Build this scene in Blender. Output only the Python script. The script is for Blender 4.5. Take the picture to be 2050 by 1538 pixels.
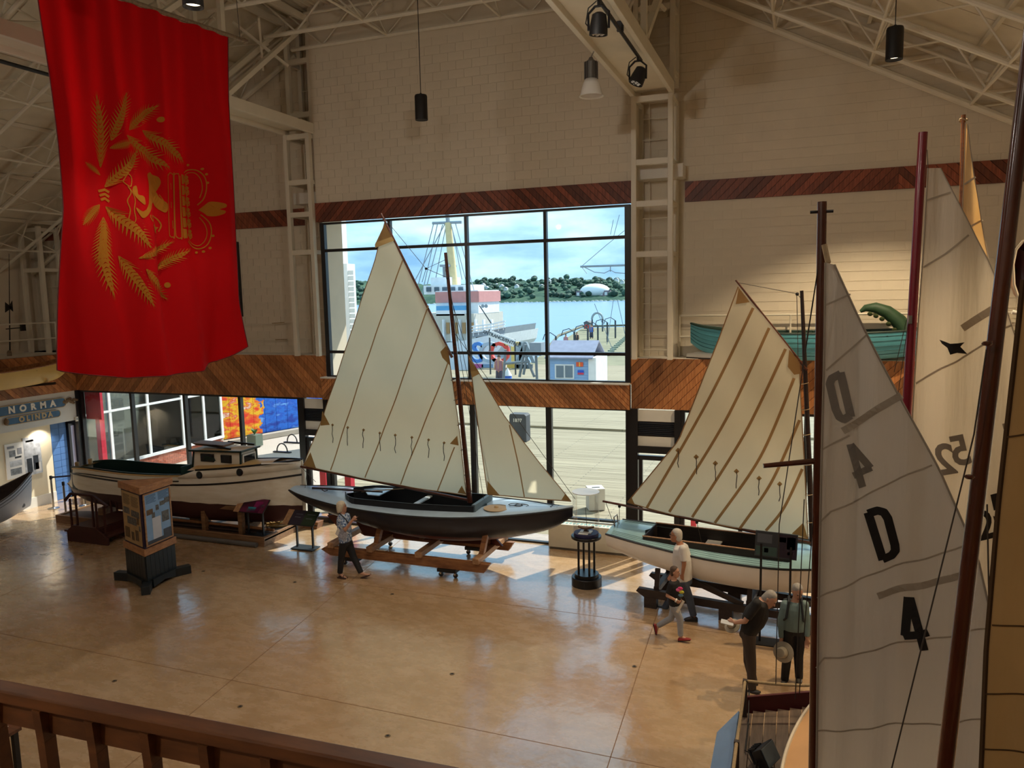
import bpy, bmesh, math, random
from mathutils import Vector, Matrix, noise
random.seed(7)
sc = bpy.context.scene
for o in list(bpy.data.objects):
    bpy.data.objects.remove(o)
COL = sc.collection
V = Vector
R_ = math.radians

# ------------------------------------------------------------ camera
# X runs to the right along the window wall, Y runs towards it, Z is up; the hall floor is Z = 0
CAM = V((0, 0, 6.0)); YAW, PITCH, ROLL, FPX = R_(20.60), R_(6.77), R_(-1.22), 1530.0
_F = V((-math.sin(YAW)*math.cos(PITCH), math.cos(YAW)*math.cos(PITCH), -math.sin(PITCH)))
_r = V((math.cos(YAW), math.sin(YAW), 0)); _u = _r.cross(_F)
_R = _r*math.cos(ROLL) + _u*math.sin(ROLL); _U = -_r*math.sin(ROLL) + _u*math.cos(ROLL)
cam = bpy.data.cameras.new('camera'); camo = bpy.data.objects.new('camera', cam); COL.objects.link(camo)
cam.sensor_width = 36; cam.lens = 36*FPX/2050; cam.clip_start = .05; cam.clip_end = 5000
camo.matrix_world = Matrix(((_R.x, _U.x, -_F.x, CAM.x), (_R.y, _U.y, -_F.y, CAM.y), (_R.z, _U.z, -_F.z, CAM.z), (0, 0, 0, 1)))
sc.camera = camo

# ------------------------------------------------------------ exposure
sc.view_settings.view_transform = 'Standard'; sc.view_settings.look = 'None'
sc.view_settings.exposure = 0.68; sc.view_settings.gamma = 1.0; sc.view_settings.use_curve_mapping = False

# ------------------------------------------------------------ sky: broken cloud deck over the harbour
w = bpy.data.worlds.new('harbour_sky'); sc.world = w; w.use_nodes = True
nt = w.node_tree; nt.nodes.clear()
def wn(t, **k):
    n = nt.nodes.new(t)
    for a, b in k.items(): setattr(n, a, b)
    return n
tc = wn('ShaderNodeTexCoord'); mp = wn('ShaderNodeMapping'); mp.inputs['Scale'].default_value = (1, 1, 3.2)
mp.inputs['Location'].default_value = (.5, .3, .12)
nz = wn('ShaderNodeTexNoise'); nz.inputs['Scale'].default_value = 3.6; nz.inputs['Detail'].default_value = 7; nz.inputs['Roughness'].default_value = .55
cr = wn('ShaderNodeValToRGB'); e = cr.color_ramp.elements
e[0].position = .38; e[0].color = (.20, .40, .64, 1); e[1].position = .70; e[1].color = (.86, .96, 1.0, 1)
m_ = e.new(.48); m_.color = (.34, .58, .80, 1); m_ = e.new(.58); m_.color = (.54, .80, .92, 1)
bg = wn('ShaderNodeBackground'); bg.inputs['Strength'].default_value = 1.0; wo = wn('ShaderNodeOutputWorld')
nt.links.new(tc.outputs['Generated'], mp.inputs['Vector']); nt.links.new(mp.outputs['Vector'], nz.inputs['Vector'])
nt.links.new(nz.outputs['Fac'], cr.inputs['Fac']); nt.links.new(cr.outputs['Color'], bg.inputs['Color']); nt.links.new(bg.outputs['Background'], wo.inputs['Surface'])

# ------------------------------------------------------------ sun: over the harbour, to the right
sl = bpy.data.lights.new('sun', 'SUN'); sl.energy = 4.4; sl.angle = R_(.6); sl.color = (1, .96, .88)
so = bpy.data.objects.new('sun', sl); COL.objects.link(so); so.location = (10, 40, 30)
so.rotation_euler = (-V((.42, .72, .95))).to_track_quat('-Z', 'Y').to_euler()

# ------------------------------------------------------------ helpers
def ray(x, y): return _F + _R*((x-1025)/FPX) - _U*((y-769)/FPX)
def at_z(x, y, z=0.): d = ray(x, y); return CAM + d*((z-CAM.z)/d.z)
def at_y(x, y, Y): d = ray(x, y); return CAM + d*(Y/d.y)
def at_x(x, y, X): d = ray(x, y); return CAM + d*(X/d.x)
def at_pl(x, y, o, n): d = ray(x, y); return CAM + d*((o-CAM).dot(n)/d.dot(n))

OFF = {}
def off(o): return OFF.get(o.name, V((0, 0, 0))) if o else V((0, 0, 0))
def tag(o, label=None, cat=None, group=None, kind=None):
    if label: o['label'] = label
    if cat: o['category'] = cat
    if group: o['group'] = group
    if kind: o['kind'] = kind
    return o
def thing(name, label, cat, loc=(0, 0, 0), group=None):
    o = bpy.data.objects.new(name, None); COL.objects.link(o); o.location = loc; o.empty_display_size = .2
    OFF[o.name] = V(loc)
    return tag(o, label, cat, group)
def link(name, me, parent=None, loc=None):
    o = bpy.data.objects.new(name, me); COL.objects.link(o)
    if parent: o.parent = parent
    if loc is not None: o.location = loc
    return o
def kids(o): return [c for c in bpy.data.objects if c.parent == o]
def dup(root, loc, label=None, rz=None, parent=None):
    def cp(o, par):
        c = o.copy(); COL.objects.link(c); c.parent = par
        for k in kids(o): cp(k, c)
        return c
    r = cp(root, parent); r.location = loc; OFF[r.name] = V(loc)
    if rz is not None: r.rotation_euler.z = rz
    if label: r['label'] = label
    return r

class MB:
    def __init__(s): s.v = []; s.f = []; s.m = []
    def add(s, vs, fs, mi=0):
        n = len(s.v); s.v += [V(p) for p in vs]; s.f += [[i+n for i in q] for q in fs]; s.m += [mi]*len(fs); return s
    def box(s, x0, x1, y0, y1, z0, z1, mi=0):
        return s.add([(x0,y0,z0),(x1,y0,z0),(x1,y1,z0),(x0,y1,z0),(x0,y0,z1),(x1,y0,z1),(x1,y1,z1),(x0,y1,z1)],
                     [(3,2,1,0),(4,5,6,7),(0,1,5,4),(1,2,6,5),(2,3,7,6),(3,0,4,7)], mi)
    def obox(s, c, a, b, d, mi=0):
        c, a, b, d = V(c), V(a), V(b), V(d)
        vs = [c+a*i+b*j+d*k for k in (-1, 1) for (i, j) in ((-1,-1),(1,-1),(1,1),(-1,1))]
        return s.add(vs, [(3,2,1,0),(4,5,6,7),(0,1,5,4),(1,2,6,5),(2,3,7,6),(3,0,4,7)], mi)
    def bar(s, p, q, w, h, up=(0, 0, 1), mi=0):
        p, q = V(p), V(q); d = (q-p); L = d.length
        if L < 1e-6: return s
        d.normalize(); up = V(up)
        sd = d.cross(up)
        if sd.length < 1e-4: sd = d.cross(V((1, 0, 0)))
        sd.normalize(); u2 = sd.cross(d)
        return s.obox((p+q)/2, d*L/2, sd*w/2, u2*h/2, mi)
    def tube(s, pts, r, n=8, r2=None, cap=True, mi=0):
        pts = [V(p) for p in pts]; m = len(pts); rs = r if isinstance(r, (list, tuple)) else [r + ((r2 if r2 is not None else r)-r)*i/max(1, m-1) for i in range(m)]
        vs = []; fs = []; prev = None
        for i, p in enumerate(pts):
            d = (pts[min(i+1, m-1)]-pts[max(i-1, 0)])
            d = d.normalized() if d.length > 1e-9 else V((0,0,1))
            if prev is None:
                a = d.cross(V((0, 0, 1)))
                if a.length < .05: a = d.cross(V((1, 0, 0)))
            else: a = prev - d*prev.dot(d)
            a.normalize(); b = d.cross(a); prev = a
            for k in range(n):
                t = 2*math.pi*k/n; vs.append(p+(a*math.cos(t)+b*math.sin(t))*rs[i])
        for i in range(m-1):
            for k in range(n):
                fs.append((i*n+k, i*n+(k+1) % n, (i+1)*n+(k+1) % n, (i+1)*n+k))
        if cap: fs.append(tuple(range(n))[::-1]); fs.append(tuple(range((m-1)*n, m*n)))
        return s.add(vs, fs, mi)
    def lathe(s, prof, c=(0, 0, 0), n=24, mi=0, ax=None, close=True):
        c = V(c); az = V(ax).normalized() if ax else V((0, 0, 1))
        a = az.cross(V((0, 1, 0)));  a = a if a.length > .1 else az.cross(V((1, 0, 0)))
        a.normalize(); b = az.cross(a); vs = []; fs = []
        for (r, z) in prof:
            for k in range(n):
                t = 2*math.pi*k/n; vs.append(c+az*z+(a*math.cos(t)+b*math.sin(t))*r)
        for i in range(len(prof)-1):
            for k in range(n): fs.append((i*n+k, i*n+(k+1) % n, (i+1)*n+(k+1) % n, (i+1)*n+k))
        if close: fs.append(tuple(range(n))[::-1]); fs.append(tuple(range((len(prof)-1)*n, len(prof)*n)))
        return s.add(vs, fs, mi)
    def prism(s, poly, vec, mi=0):
        poly = [V(p) for p in poly]; vec = V(vec); n = len(poly)
        nrm = V((0, 0, 0))
        for i in range(n): nrm += (poly[i]-poly[0]).cross(poly[(i+1) % n]-poly[0])
        if nrm.dot(vec) < 0: poly = poly[::-1]
        fs = [tuple(range(n))[::-1], tuple(range(n, 2*n))] + [(i, (i+1) % n, n+(i+1) % n, n+i) for i in range(n)]
        return s.add(poly+[p+vec for p in poly], fs, mi)
    def grid(s, nu, nv, fn, mi=0):
        vs = [fn(i/nu, j/nv) for j in range(nv+1) for i in range(nu+1)]
        fs = [(j*(nu+1)+i, j*(nu+1)+i+1, (j+1)*(nu+1)+i+1, (j+1)*(nu+1)+i) for j in range(nv) for i in range(nu)]
        return s.add(vs, fs, mi)
    def ball(s, c, r, n=12, mi=0, sc_=(1, 1, 1)):
        c = V(c); vs = []; fs = []; m = max(4, n//2)
        for j in range(1, m):
            t = math.pi*j/m
            for k in range(n):
                p = 2*math.pi*k/n
                vs.append(c+V((r*sc_[0]*math.sin(t)*math.cos(p), r*sc_[1]*math.sin(t)*math.sin(p), r*sc_[2]*math.cos(t))))
        top = len(vs); vs.append(c+V((0, 0, r*sc_[2]))); bot = len(vs); vs.append(c-V((0, 0, r*sc_[2])))
        for j in range(m-2):
            for k in range(n): fs.append((j*n+k, (j+1)*n+k, (j+1)*n+(k+1) % n, j*n+(k+1) % n))
        for k in range(n): fs.append((top, k, (k+1) % n)); fs.append((bot, (m-2)*n+(k+1) % n, (m-2)*n+k))
        return s.add(vs, fs, mi)
    def mesh(s, name, mats, o=V((0, 0, 0)), smooth=False):
        me = bpy.data.meshes.new(name)
        me.from_pydata([p-o for p in s.v], [], s.f)
        for m in (mats if isinstance(mats, (list, tuple)) else [mats]): me.materials.append(m)
        for p, i in zip(me.polygons, s.m): p.material_index = i
        if smooth:
            me.polygons.foreach_set('use_smooth', [True]*len(me.polygons))
            me.update()
            try: me.set_sharp_from_angle(angle=R_(38))
            except Exception: pass
        me.update(); return me
    def build(s, name, mats, parent=None, smooth=False, kind=None, label=None, cat=None, group=None, bevel=0, solid=0):
        if parent: o_ = off(parent)
        else:
            xs = [p.x for p in s.v]; ys = [p.y for p in s.v]; zs = [p.z for p in s.v]
            o_ = V(((min(xs)+max(xs))/2, (min(ys)+max(ys))/2, min(zs)))
        me = s.mesh(name, mats, o_, smooth)
        o = link(name, me, parent)
        if not parent: o.location = o_
        OFF[o.name] = o_
        if solid:
            md = o.modifiers.new('solid', 'SOLIDIFY'); md.thickness = solid; md.offset = 0
        if bevel:
            md = o.modifiers.new('bevel', 'BEVEL'); md.width = bevel; md.segments = 2; md.limit_method = 'ANGLE'
        return tag(o, label, cat, group, kind)

# ------------------------------------------------------------ materials
MT = {}
def _new(name):
    m = bpy.data.materials.new(name); m.use_nodes = True; t = m.node_tree; t.nodes.clear()
    out = t.nodes.new('ShaderNodeOutputMaterial'); p = t.nodes.new('ShaderNodeBsdfPrincipled')
    t.links.new(p.outputs[0], out.inputs[0]); MT[name] = m
    return m, t, p, out
def _noise(t, scale, detail=3, rough=.5, vec=None, stretch=None):
    n = t.nodes.new('ShaderNodeTexNoise'); n.inputs['Scale'].default_value = scale; n.inputs['Detail'].default_value = detail; n.inputs['Roughness'].default_value = rough
    c = t.nodes.new('ShaderNodeTexCoord'); src = c.outputs['Object']
    mp = t.nodes.new('ShaderNodeMapping'); mp.inputs['Scale'].default_value = stretch or (1, 1, 1)
    if isinstance(vec, tuple): mp.inputs['Rotation'].default_value = vec
    t.links.new(src, mp.inputs['Vector']); t.links.new(mp.outputs[0], n.inputs['Vector'])
    return n
def _ramp(t, fac, stops):
    r = t.nodes.new('ShaderNodeValToRGB'); e = r.color_ramp.elements
    while len(e) < len(stops): e.new(.5)
    for el, (p, c) in zip(e, stops): el.position = p; el.color = (c[0], c[1], c[2], 1)
    t.links.new(fac, r.inputs['Fac']); return r
def _mix(t, fac, a, b, mode='MIX'):
    m = t.nodes.new('ShaderNodeMix'); m.data_type = 'RGBA'; m.blend_type = mode
    for i, x in ((0, fac), (6, a), (7, b)):
        if hasattr(x, 'is_output') or isinstance(x, bpy.types.NodeSocket): t.links.new(x, m.inputs[i])
        else: m.inputs[i].default_value = x if i == 0 else (x[0], x[1], x[2], 1)
    return m.outputs[2]
def _bump(t, p, h, strength=.3, dist=.01):
    b = t.nodes.new('ShaderNodeBump'); b.inputs['Strength'].default_value = strength; b.inputs['Distance'].default_value = dist
    t.links.new(h, b.inputs['Height']); t.links.new(b.outputs[0], p.inputs['Normal'])
def hexc(h):
    h = h.lstrip('#'); c = [int(h[i:i+2], 16)/255 for i in (0, 2, 4)]
    return tuple((x/12.92 if x <= .04045 else ((x+.055)/1.055)**2.4) for x in c)
def paint(name, col, rough=.5, metal=0, var=.06, vscale=3., bump=0, bscale=60, rnd=0, coat=0, spec=.5):
    if name in MT: return MT[name]
    if isinstance(col, str): col = hexc(col)
    m, t, p, out = _new(name)
    n = _noise(t, vscale, 4)
    r = _ramp(t, n.outputs['Fac'], [(.3, tuple(c*(1-var) for c in col)), (.7, tuple(min(1, c*(1+var)) for c in col))])
    c = r.outputs[0]
    if rnd:
        oi = t.nodes.new('ShaderNodeObjectInfo'); r2 = _ramp(t, oi.outputs['Random'], [(0, (1-rnd,)*3), (1, (1+rnd*.6,)*3)])
        c = _mix(t, 1., c, r2.outputs[0], 'MULTIPLY')
    t.links.new(c, p.inputs['Base Color'])
    p.inputs['Roughness'].default_value = rough; p.inputs['Metallic'].default_value = metal
    p.inputs['Specular IOR Level'].default_value = spec
    if coat: p.inputs['Coat Weight'].default_value = coat; p.inputs['Coat Roughness'].default_value = .12
    if bump: _bump(t, p, _noise(t, bscale, 4).outputs['Fac'], bump, .01)
    return m
def wood(name, c1, c2, rough=.5, stretch=(1, 12, 12), scale=2., rot=None, rnd=.0, coat=0, bump=.08):
    if name in MT: return MT[name]
    c1 = hexc(c1) if isinstance(c1, str) else c1; c2 = hexc(c2) if isinstance(c2, str) else c2
    m, t, p, out = _new(name)
    n = _noise(t, scale, 6, .6, rot, stretch)
    c = _ramp(t, n.outputs['Fac'], [(.3, c1), (.68, c2)]).outputs[0]
    if rnd:
        oi = t.nodes.new('ShaderNodeObjectInfo'); r2 = _ramp(t, oi.outputs['Random'], [(0, (1-rnd,)*3), (.5, (1, .98, .96)), (1, (1+rnd,)*3)])
        c = _mix(t, 1., c, r2.outputs[0], 'MULTIPLY')
    t.links.new(c, p.inputs['Base Color']); p.inputs['Roughness'].default_value = rough
    if coat: p.inputs['Coat Weight'].default_value = coat; p.inputs['Coat Roughness'].default_value = .1
    if bump: _bump(t, p, n.outputs['Fac'], bump, .01)
    return m
def cloth(name, col, trans=.45, var=.06, bump=.25, bstretch=(6, 6, .6), bscale=1.5, tcol=None, rough=.8):
    if name in MT: return MT[name]
    col = hexc(col) if isinstance(col, str) else col; tcol = (hexc(tcol) if isinstance(tcol, str) else tcol) or col
    m, t, p, out = _new(name)
    n = _noise(t, 1.3, 5)
    r = _ramp(t, n.outputs['Fac'], [(.3, tuple(c*(1-var) for c in col)), (.7, tuple(min(1, c*(1+var)) for c in col))])
    t.links.new(r.outputs[0], p.inputs['Base Color']); p.inputs['Roughness'].default_value = rough; p.inputs['Specular IOR Level'].default_value = .15
    tr = t.nodes.new('ShaderNodeBsdfTranslucent'); tr.inputs['Color'].default_value = (*tcol, 1)
    mx = t.nodes.new('ShaderNodeMixShader'); mx.inputs[0].default_value = trans
    t.links.new(p.outputs[0], mx.inputs[1]); t.links.new(tr.outputs[0], mx.inputs[2]); t.links.new(mx.outputs[0], out.inputs[0])
    b = t.nodes.new('ShaderNodeBump'); b.inputs['Strength'].default_value = bump; b.inputs['Distance'].default_value = .03
    nn = _noise(t, bscale, 4, .5, None, bstretch); t.links.new(nn.outputs['Fac'], b.inputs['Height'])
    t.links.new(b.outputs[0], p.inputs['Normal']); t.links.new(b.outputs[0], tr.inputs['Normal'])
    return m
def glassm(name, tint=(.96, .98, .98), refl=.12):
    if name in MT: return MT[name]
    m, t, p, out = _new(name); t.nodes.remove(p)
    tr = t.nodes.new('ShaderNodeBsdfTransparent'); tr.inputs[0].default_value = (*tint, 1)
    gl = t.nodes.new('ShaderNodeBsdfGlossy'); gl.inputs['Roughness'].default_value = .02
    fr = t.nodes.new('ShaderNodeFresnel'); fr.inputs[0].default_value = 1.45
    ml = t.nodes.new('ShaderNodeMath'); ml.operation = 'MULTIPLY'; ml.inputs[1].default_value = refl; t.links.new(fr.outputs[0], ml.inputs[0])
    mx = t.nodes.new('ShaderNodeMixShader'); t.links.new(ml.outputs[0], mx.inputs[0]); t.links.new(tr.outputs[0], mx.inputs[1]); t.links.new(gl.outputs[0], mx.inputs[2])
    t.links.new(mx.outputs[0], out.inputs[0]); return m
def glow(name, col, s):
    if name in MT: return MT[name]
    m, t, p, out = _new(name); p.inputs['Base Color'].default_value = (*col, 1); p.inputs['Emission Color'].default_value = (*col, 1); p.inputs['Emission Strength'].default_value = s
    return m

cream = paint('cream_block_paint', '#d8cdb8', .6, var=.03, bump=.12, bscale=50, rnd=.02)
steel_white = paint('cream_steel_paint', '#d9d2c0', .45, var=.03)
deckpaint = paint('cream_roof_deck', '#d6cdb8', .6, var=.05)
black_al = paint('dark_bronze_frame', '#1c1a1c', .35, var=.05)
matt_black = paint('matt_black', '#0d0d10', .5, var=.1)
white_p = paint('white_paint', '#ddd9cf', .5, var=.03)
glass = glassm('window_glass')
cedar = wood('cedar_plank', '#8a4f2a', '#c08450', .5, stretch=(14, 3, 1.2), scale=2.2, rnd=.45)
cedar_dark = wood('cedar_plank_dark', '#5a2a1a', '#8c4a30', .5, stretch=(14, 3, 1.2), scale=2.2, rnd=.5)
chrome = paint('brushed_steel', '#b9bbbd', .25, 1, var=.04)
rope_m = paint('tan_rope', '#a08a68', .8, var=.15, vscale=40)
line_m = paint('dark_rigging_line', '#3d342c', .7)
# ============================================================ the hall
def text2d(body, size=1., bold=0., ext=0., align='CENTER', sp=1.):
    cu = bpy.data.curves.new('t', 'FONT'); cu.body = body; cu.size = size; cu.align_x = align; cu.align_y = 'CENTER'; cu.extrude = ext; cu.offset = bold; cu.space_character = sp; cu.resolution_u = 3
    o = bpy.data.objects.new('t', cu); COL.objects.link(o)
    me = bpy.data.meshes.new_from_object(o.evaluated_get(bpy.context.evaluated_depsgraph_get()))
    vs = [v.co.copy() for v in me.vertices]; fs = [tuple(p.vertices) for p in me.polygons]
    bpy.data.objects.remove(o); bpy.data.curves.remove(cu); bpy.data.meshes.remove(me)
    return vs, fs
def text_on(name, body, mat_, org, ax, up, size, parent, bold=.0, ext=.004, offn=.004, sp=1., label=None):
    ax, up = V(ax).normalized(), V(up).normalized(); n = ax.cross(up)
    vs, fs = text2d(body, size, bold, ext, sp=sp)
    b = MB(); b.add([V(org)+ax*p.x+up*p.y+n*(p.z+offn) for p in vs], fs)
    return b.build(name, mat_, parent, label=label)
def struct(name):
    o = bpy.data.objects.new(name, None); COL.objects.link(o); OFF[o.name] = V((0, 0, 0)); o['kind'] = 'structure'; return o

# ---- floor: polished ochre concrete
m, t, p, out = _new('polished_ochre_concrete')
n1 = _noise(t, .55, 7, .6, None, (1, 1.6, 1)); n2 = _noise(t, 2.6, 6, .65, (0, 0, .5), (1, 2.2, 1)); n3 = _noise(t, 14, 5, .7)
c1 = _ramp(t, n1.outputs['Fac'], [(.3, hexc('#a5845c')), (.5, hexc('#bb9669')), (.7, hexc('#c8aa86'))])
c2 = _ramp(t, n2.outputs['Fac'], [(.3, hexc('#94744e')), (.72, hexc('#d0b496'))])
c3 = _mix(t, .4, c1.outputs[0], c2.outputs[0]); c3 = _mix(t, .12, c3, _ramp(t, n3.outputs['Fac'], [(.3, (.25, .15, .08)), (.7, (.7, .5, .3))]).outputs[0])
t.links.new(c3, p.inputs['Base Color'])
rr = t.nodes.new('ShaderNodeMapRange'); rr.inputs[3].default_value = .16; rr.inputs[4].default_value = .38; t.links.new(n2.outputs['Fac'], rr.inputs[0]); t.links.new(rr.outputs[0], p.inputs['Roughness'])
p.inputs['Coat Weight'].default_value = 1.0; p.inputs['Coat Roughness'].default_value = .15; p.inputs['Coat IOR'].default_value = 2.2
nb = _noise(t, 3.2, 4, .5, (0, 0, .4), (1, .8, 1)); _bump(t, p, nb.outputs['Fac'], .4, .02); t.links.new(p.inputs['Normal'].links[0].from_socket, p.inputs['Coat Normal'])
floor_m = m
fl = tag(MB().box(-24, 10, -9, 17.6, -.3, 0).build('floor', floor_m), kind='structure')
MB().box(-22.6, 9.4, -9, 1.38, 4.12, 4.38).build('floor_gallery', wood('gallery_floor', '#6a4a30', '#8c6a48'), kind='structure')
# sawn joints and round plugs in the slab
joint = paint('slab_joint', '#7d5b38', .6)
for (a, b) in (((-21, 9.3), (6, 9.0)), ((-9.2, 17), (-7.6, 3)), ((-2.5, 17), (-1.9, 3)), ((-16, 17), (-14.6, 3)), ((-21, 13.4), (3, 13.2))):
    MB().bar((a[0], a[1], .0006), (b[0], b[1], .0006), .012, .0012).build('slab_joint', joint, fl)
plug = paint('brass_floor_plug', '#7a664c', .35, .4)
spots = [(163, 1111), (407, 1144), (229, 1364), (481, 1415), (776, 1474), (590, 1166), (785, 1190), (905, 1350), (1270, 1335)]
words = ['left of the triangular display column', 'right of the triangular display column', 'near the railing, leftmost', 'near the railing, in the middle', 'near the railing, rightmost', 'in front of the two-legged sign', 'just right of the walking woman', 'in the open middle of the hall', 'in the open floor left of the striding child']
for s_, w_ in zip(spots, words):
    c = at_z(*s_); b = MB(); b.lathe([(.04, 0), (.04, .004), (.034, .006)], c, 14); o = b.build('floor_plug', plug, label='small round metal floor plug '+w_, cat='floor plug', group='metal plugs set in the hall floor')
    b = MB(); b.lathe([(.022, .006), (.02, .0075)], c, 14); b.build('plug_cap', matt_black, o)

# ---- block walls
blk = MB().box(-.1945, .1945, 0, .05, -.0945, .0945).mesh('wall_block', cream)
def block_wall(name, X0, X1, Z0, Z1, Y, top=None, holes=()):
    base = MB().box(X0, X1, Y+.009, Y+.3, Z0, Z1).build(name, cream, kind='structure') if top is None else None
    if base is None:
        b = MB(); b.prism([(x, Y+.009, z) for x, z in top], (0, .29, 0)); base = b.build(name, cream, kind='structure')
    o0 = off(base); L = []
    nz = int((Z1-Z0)/.2); nx = int((X1-X0)/.4)+1
    zt = (lambda x: Z1) if top is None else None
    for j in range(nz):
        z = Z0+.1+.2*j
        for i in range(nx+1):
            x = X0+.2+.4*i-(.2 if j % 2 else 0)
            a, b_ = max(X0, x-.196), min(X1, x+.196)
            if b_-a < .06: continue
            if top is not None:
                zm = 99
                pts = top
                for k in range(len(pts)):
                    (xa, za), (xb, zb) = pts[k], pts[(k+1) % len(pts)]
                    if abs(xb-xa) > 1e-6 and min(xa, xb) <= (a+b_)/2 <= max(xa, xb): 
                        zz = za+(zb-za)*((a+b_)/2-xa)/(xb-xa)
                        if zz > Z0+.05: zm = min(zm, zz)
                if z > zm-.15: continue
            if any(h[0] < (a+b_)/2 < h[1] and h[2]-.05 < z < h[3]+.05 for h in holes): continue
            L.append((a, b_, z))
    L.sort(key=lambda q: ((q[0]+q[1])/2)**2+(q[2]-6)**2+(0 if q[1]-q[0] > .38 else 1e4))
    rest = MB()
    for k, (a, b_, z) in enumerate(L):
        if k < 290 and b_-a > .38:
            o = link('wall_block', blk, base, V(((a+b_)/2, Y+random.uniform(-.0012, .0012), z))-o0)
        else: rest.box(a+.002, b_-.002, Y, Y+.05, z-.095, z+.095)
    if rest.v: rest.build('further_wall_blocks', cream, base, kind='stuff')
    return base
SL = .52
def zc_r(x): return 11.96-SL*(x+1.83)          # underside of the sloping joists, right aisle
def zc_l(x): return 11.96+SL*(12.97+x)         # left aisle
DK = .92
block_wall('wall_back', -11.55, -3.45, 8.37, 12.15, 16.85)
MB().box(-11.55, -3.45, 16.88, 17.15, 12.1, 13.2).build('wall_back_gable', cream, kind='structure')
block_wall('wall_back_right', -3.4, 9.4, 4.5, 14, 17.6, top=[(-3.4, 4.5), (9.4, 4.5), (9.4, zc_r(9.4)+DK), (-2.4, zc_r(-2.4)+DK), (-3.4, 13.2)], holes=[(-3.4, 9.4, 7.98, 8.32)])
block_wall('wall_back_left', -22.6, -11.6, 4.5, 14, 17.6, top=[(-22.6, 4.5), (-11.6, 4.5), (-11.6, 13.2), (-12.4, zc_l(-12.4)+DK), (-22.6, zc_l(-22.6)+DK)], holes=[(-22.6, -11.6, 7.98, 8.32)])
for nm_, x0_, x1_ in (('wall_return_left', -11.6, -11.5), ('wall_return_right', -3.5, -3.4)):
    MB().box(x0_, x1_, 17.0, 17.9, 3.3, 13.3).build(nm_, cream, kind='structure')
MB().box(-12.6, -2.2, 17.15, 17.9, 12.95, 13.4).build('wall_back_head', cream, kind='structure')
MB().box(-22.9, -22.6, -9, 17.9, 4.4, 8.2).build('wall_left', cream, kind='structure')
MB().box(-23.9, 9.7, -9.3, -9, 0, 13.4).build('wall_rear', cream, kind='structure')
MB().box(9.4, 9.7, -9, 17.9, 0, 9).build('wall_right', cream, kind='structure')

# ---- diagonal cedar bands
def clip(poly, ax, val, keep_gt):
    out = []
    for i in range(len(poly)):
        a, b = poly[i], poly[(i+1) % len(poly)]
        ia = (a[ax] >= val) == keep_gt; ib = (b[ax] >= val) == keep_gt
        if ia: out.append(a)
        if ia != ib:
            t_ = (val-a[ax])/(b[ax]-a[ax]); out.append(tuple(a[k]+(b[k]-a[k])*t_ for k in range(2)))
    return out
def band(name, org, ax, L, h, mat_, depth=.12, pw=.135, apex=.5, nrm=(0, -1, 0)):
    org, ax, nrm = V(org), V(ax), V(nrm); up = V((0, 0, 1))
    base = MB().obox(org+ax*L/2+up*h/2-nrm*depth/2, ax*L/2, up*h/2, nrm*(depth/2)).build(name, paint('band_backing', '#2a140a', .7), kind='structure')
    o0 = off(base); cache = {}
    xa = L*apex
    for (x0, x1, sg) in ((0, xa, 1), (xa, L, -1)):
        x = x0-h-pw
        while x < x1+h+pw:
            s0 = 0 if sg > 0 else h
            poly = [(x+.006, 0), (x+pw-.006, 0), (x+pw-.006+sg*h, h), (x+.006+sg*h, h)]
            pc = clip(clip(poly, 0, x0+.002, True), 0, x1-.002, False)
            if len(pc) > 2 and max(q[0] for q in pc)-min(q[0] for q in pc) > .02:
                full = len(pc) == 4 and all(abs(a[0]-b[0])+abs(a[1]-b[1]) < 1e-6 for a, b in zip(pc, poly))
                cx = pc[0][0]; dz = random.uniform(.016, .022)
                if full and sg in cache: me = cache[sg]
                else:
                    b = MB(); b.prism([ax*(q[0]-cx)+up*q[1] for q in pc], nrm*.019); me = b.mesh('cedar_plank', mat_)
                    if full: cache[sg] = me
                link('cedar_plank', me, base, org+ax*cx-o0+nrm*(dz-.019))
            x += pw
    return base
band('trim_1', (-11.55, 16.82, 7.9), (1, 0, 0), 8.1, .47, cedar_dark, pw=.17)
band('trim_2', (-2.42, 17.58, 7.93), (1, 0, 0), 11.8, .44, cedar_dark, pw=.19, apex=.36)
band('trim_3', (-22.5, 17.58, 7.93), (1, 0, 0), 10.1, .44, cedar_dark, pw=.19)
band('trim_4', (-11.6, 16.78, 3.35), (1, 0, 0), 8.1, .56, cedar, pw=.12)
band('trim_5', (-20.5, 16.95, 3.36), (1, 0, 0), 8.95, 1.13, cedar, pw=.2, apex=.42)
band('trim_6', (-3.5, 16.95, 3.36), (1, 0, 0), 12.9, 1.13, cedar, pw=.2, apex=.45)
band('trim_7', (-20.5, -9, 3.36), (0, 1, 0), 25.95, 1.13, cedar, pw=.2, apex=.72, nrm=(1, 0, 0))
# ledges behind the low bands and the sill of the big window
MB().box(-22.6, -11.55, 16.95, 17.9, 4.36, 4.5).build('trim_8', white_p, kind='structure')
MB().box(-3.5, 9.4, 16.95, 17.9, 4.36, 4.5).build('trim_9', white_p, kind='structure')
MB().box(-22.6, -20.5, -9, 16.95, 4.36, 4.49).build('trim_10', white_p, kind='structure')
MB().box(-11.6, -3.5, 16.72, 17.0, 3.91, 3.945).build('trim_11', white_p, kind='structure')

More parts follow.
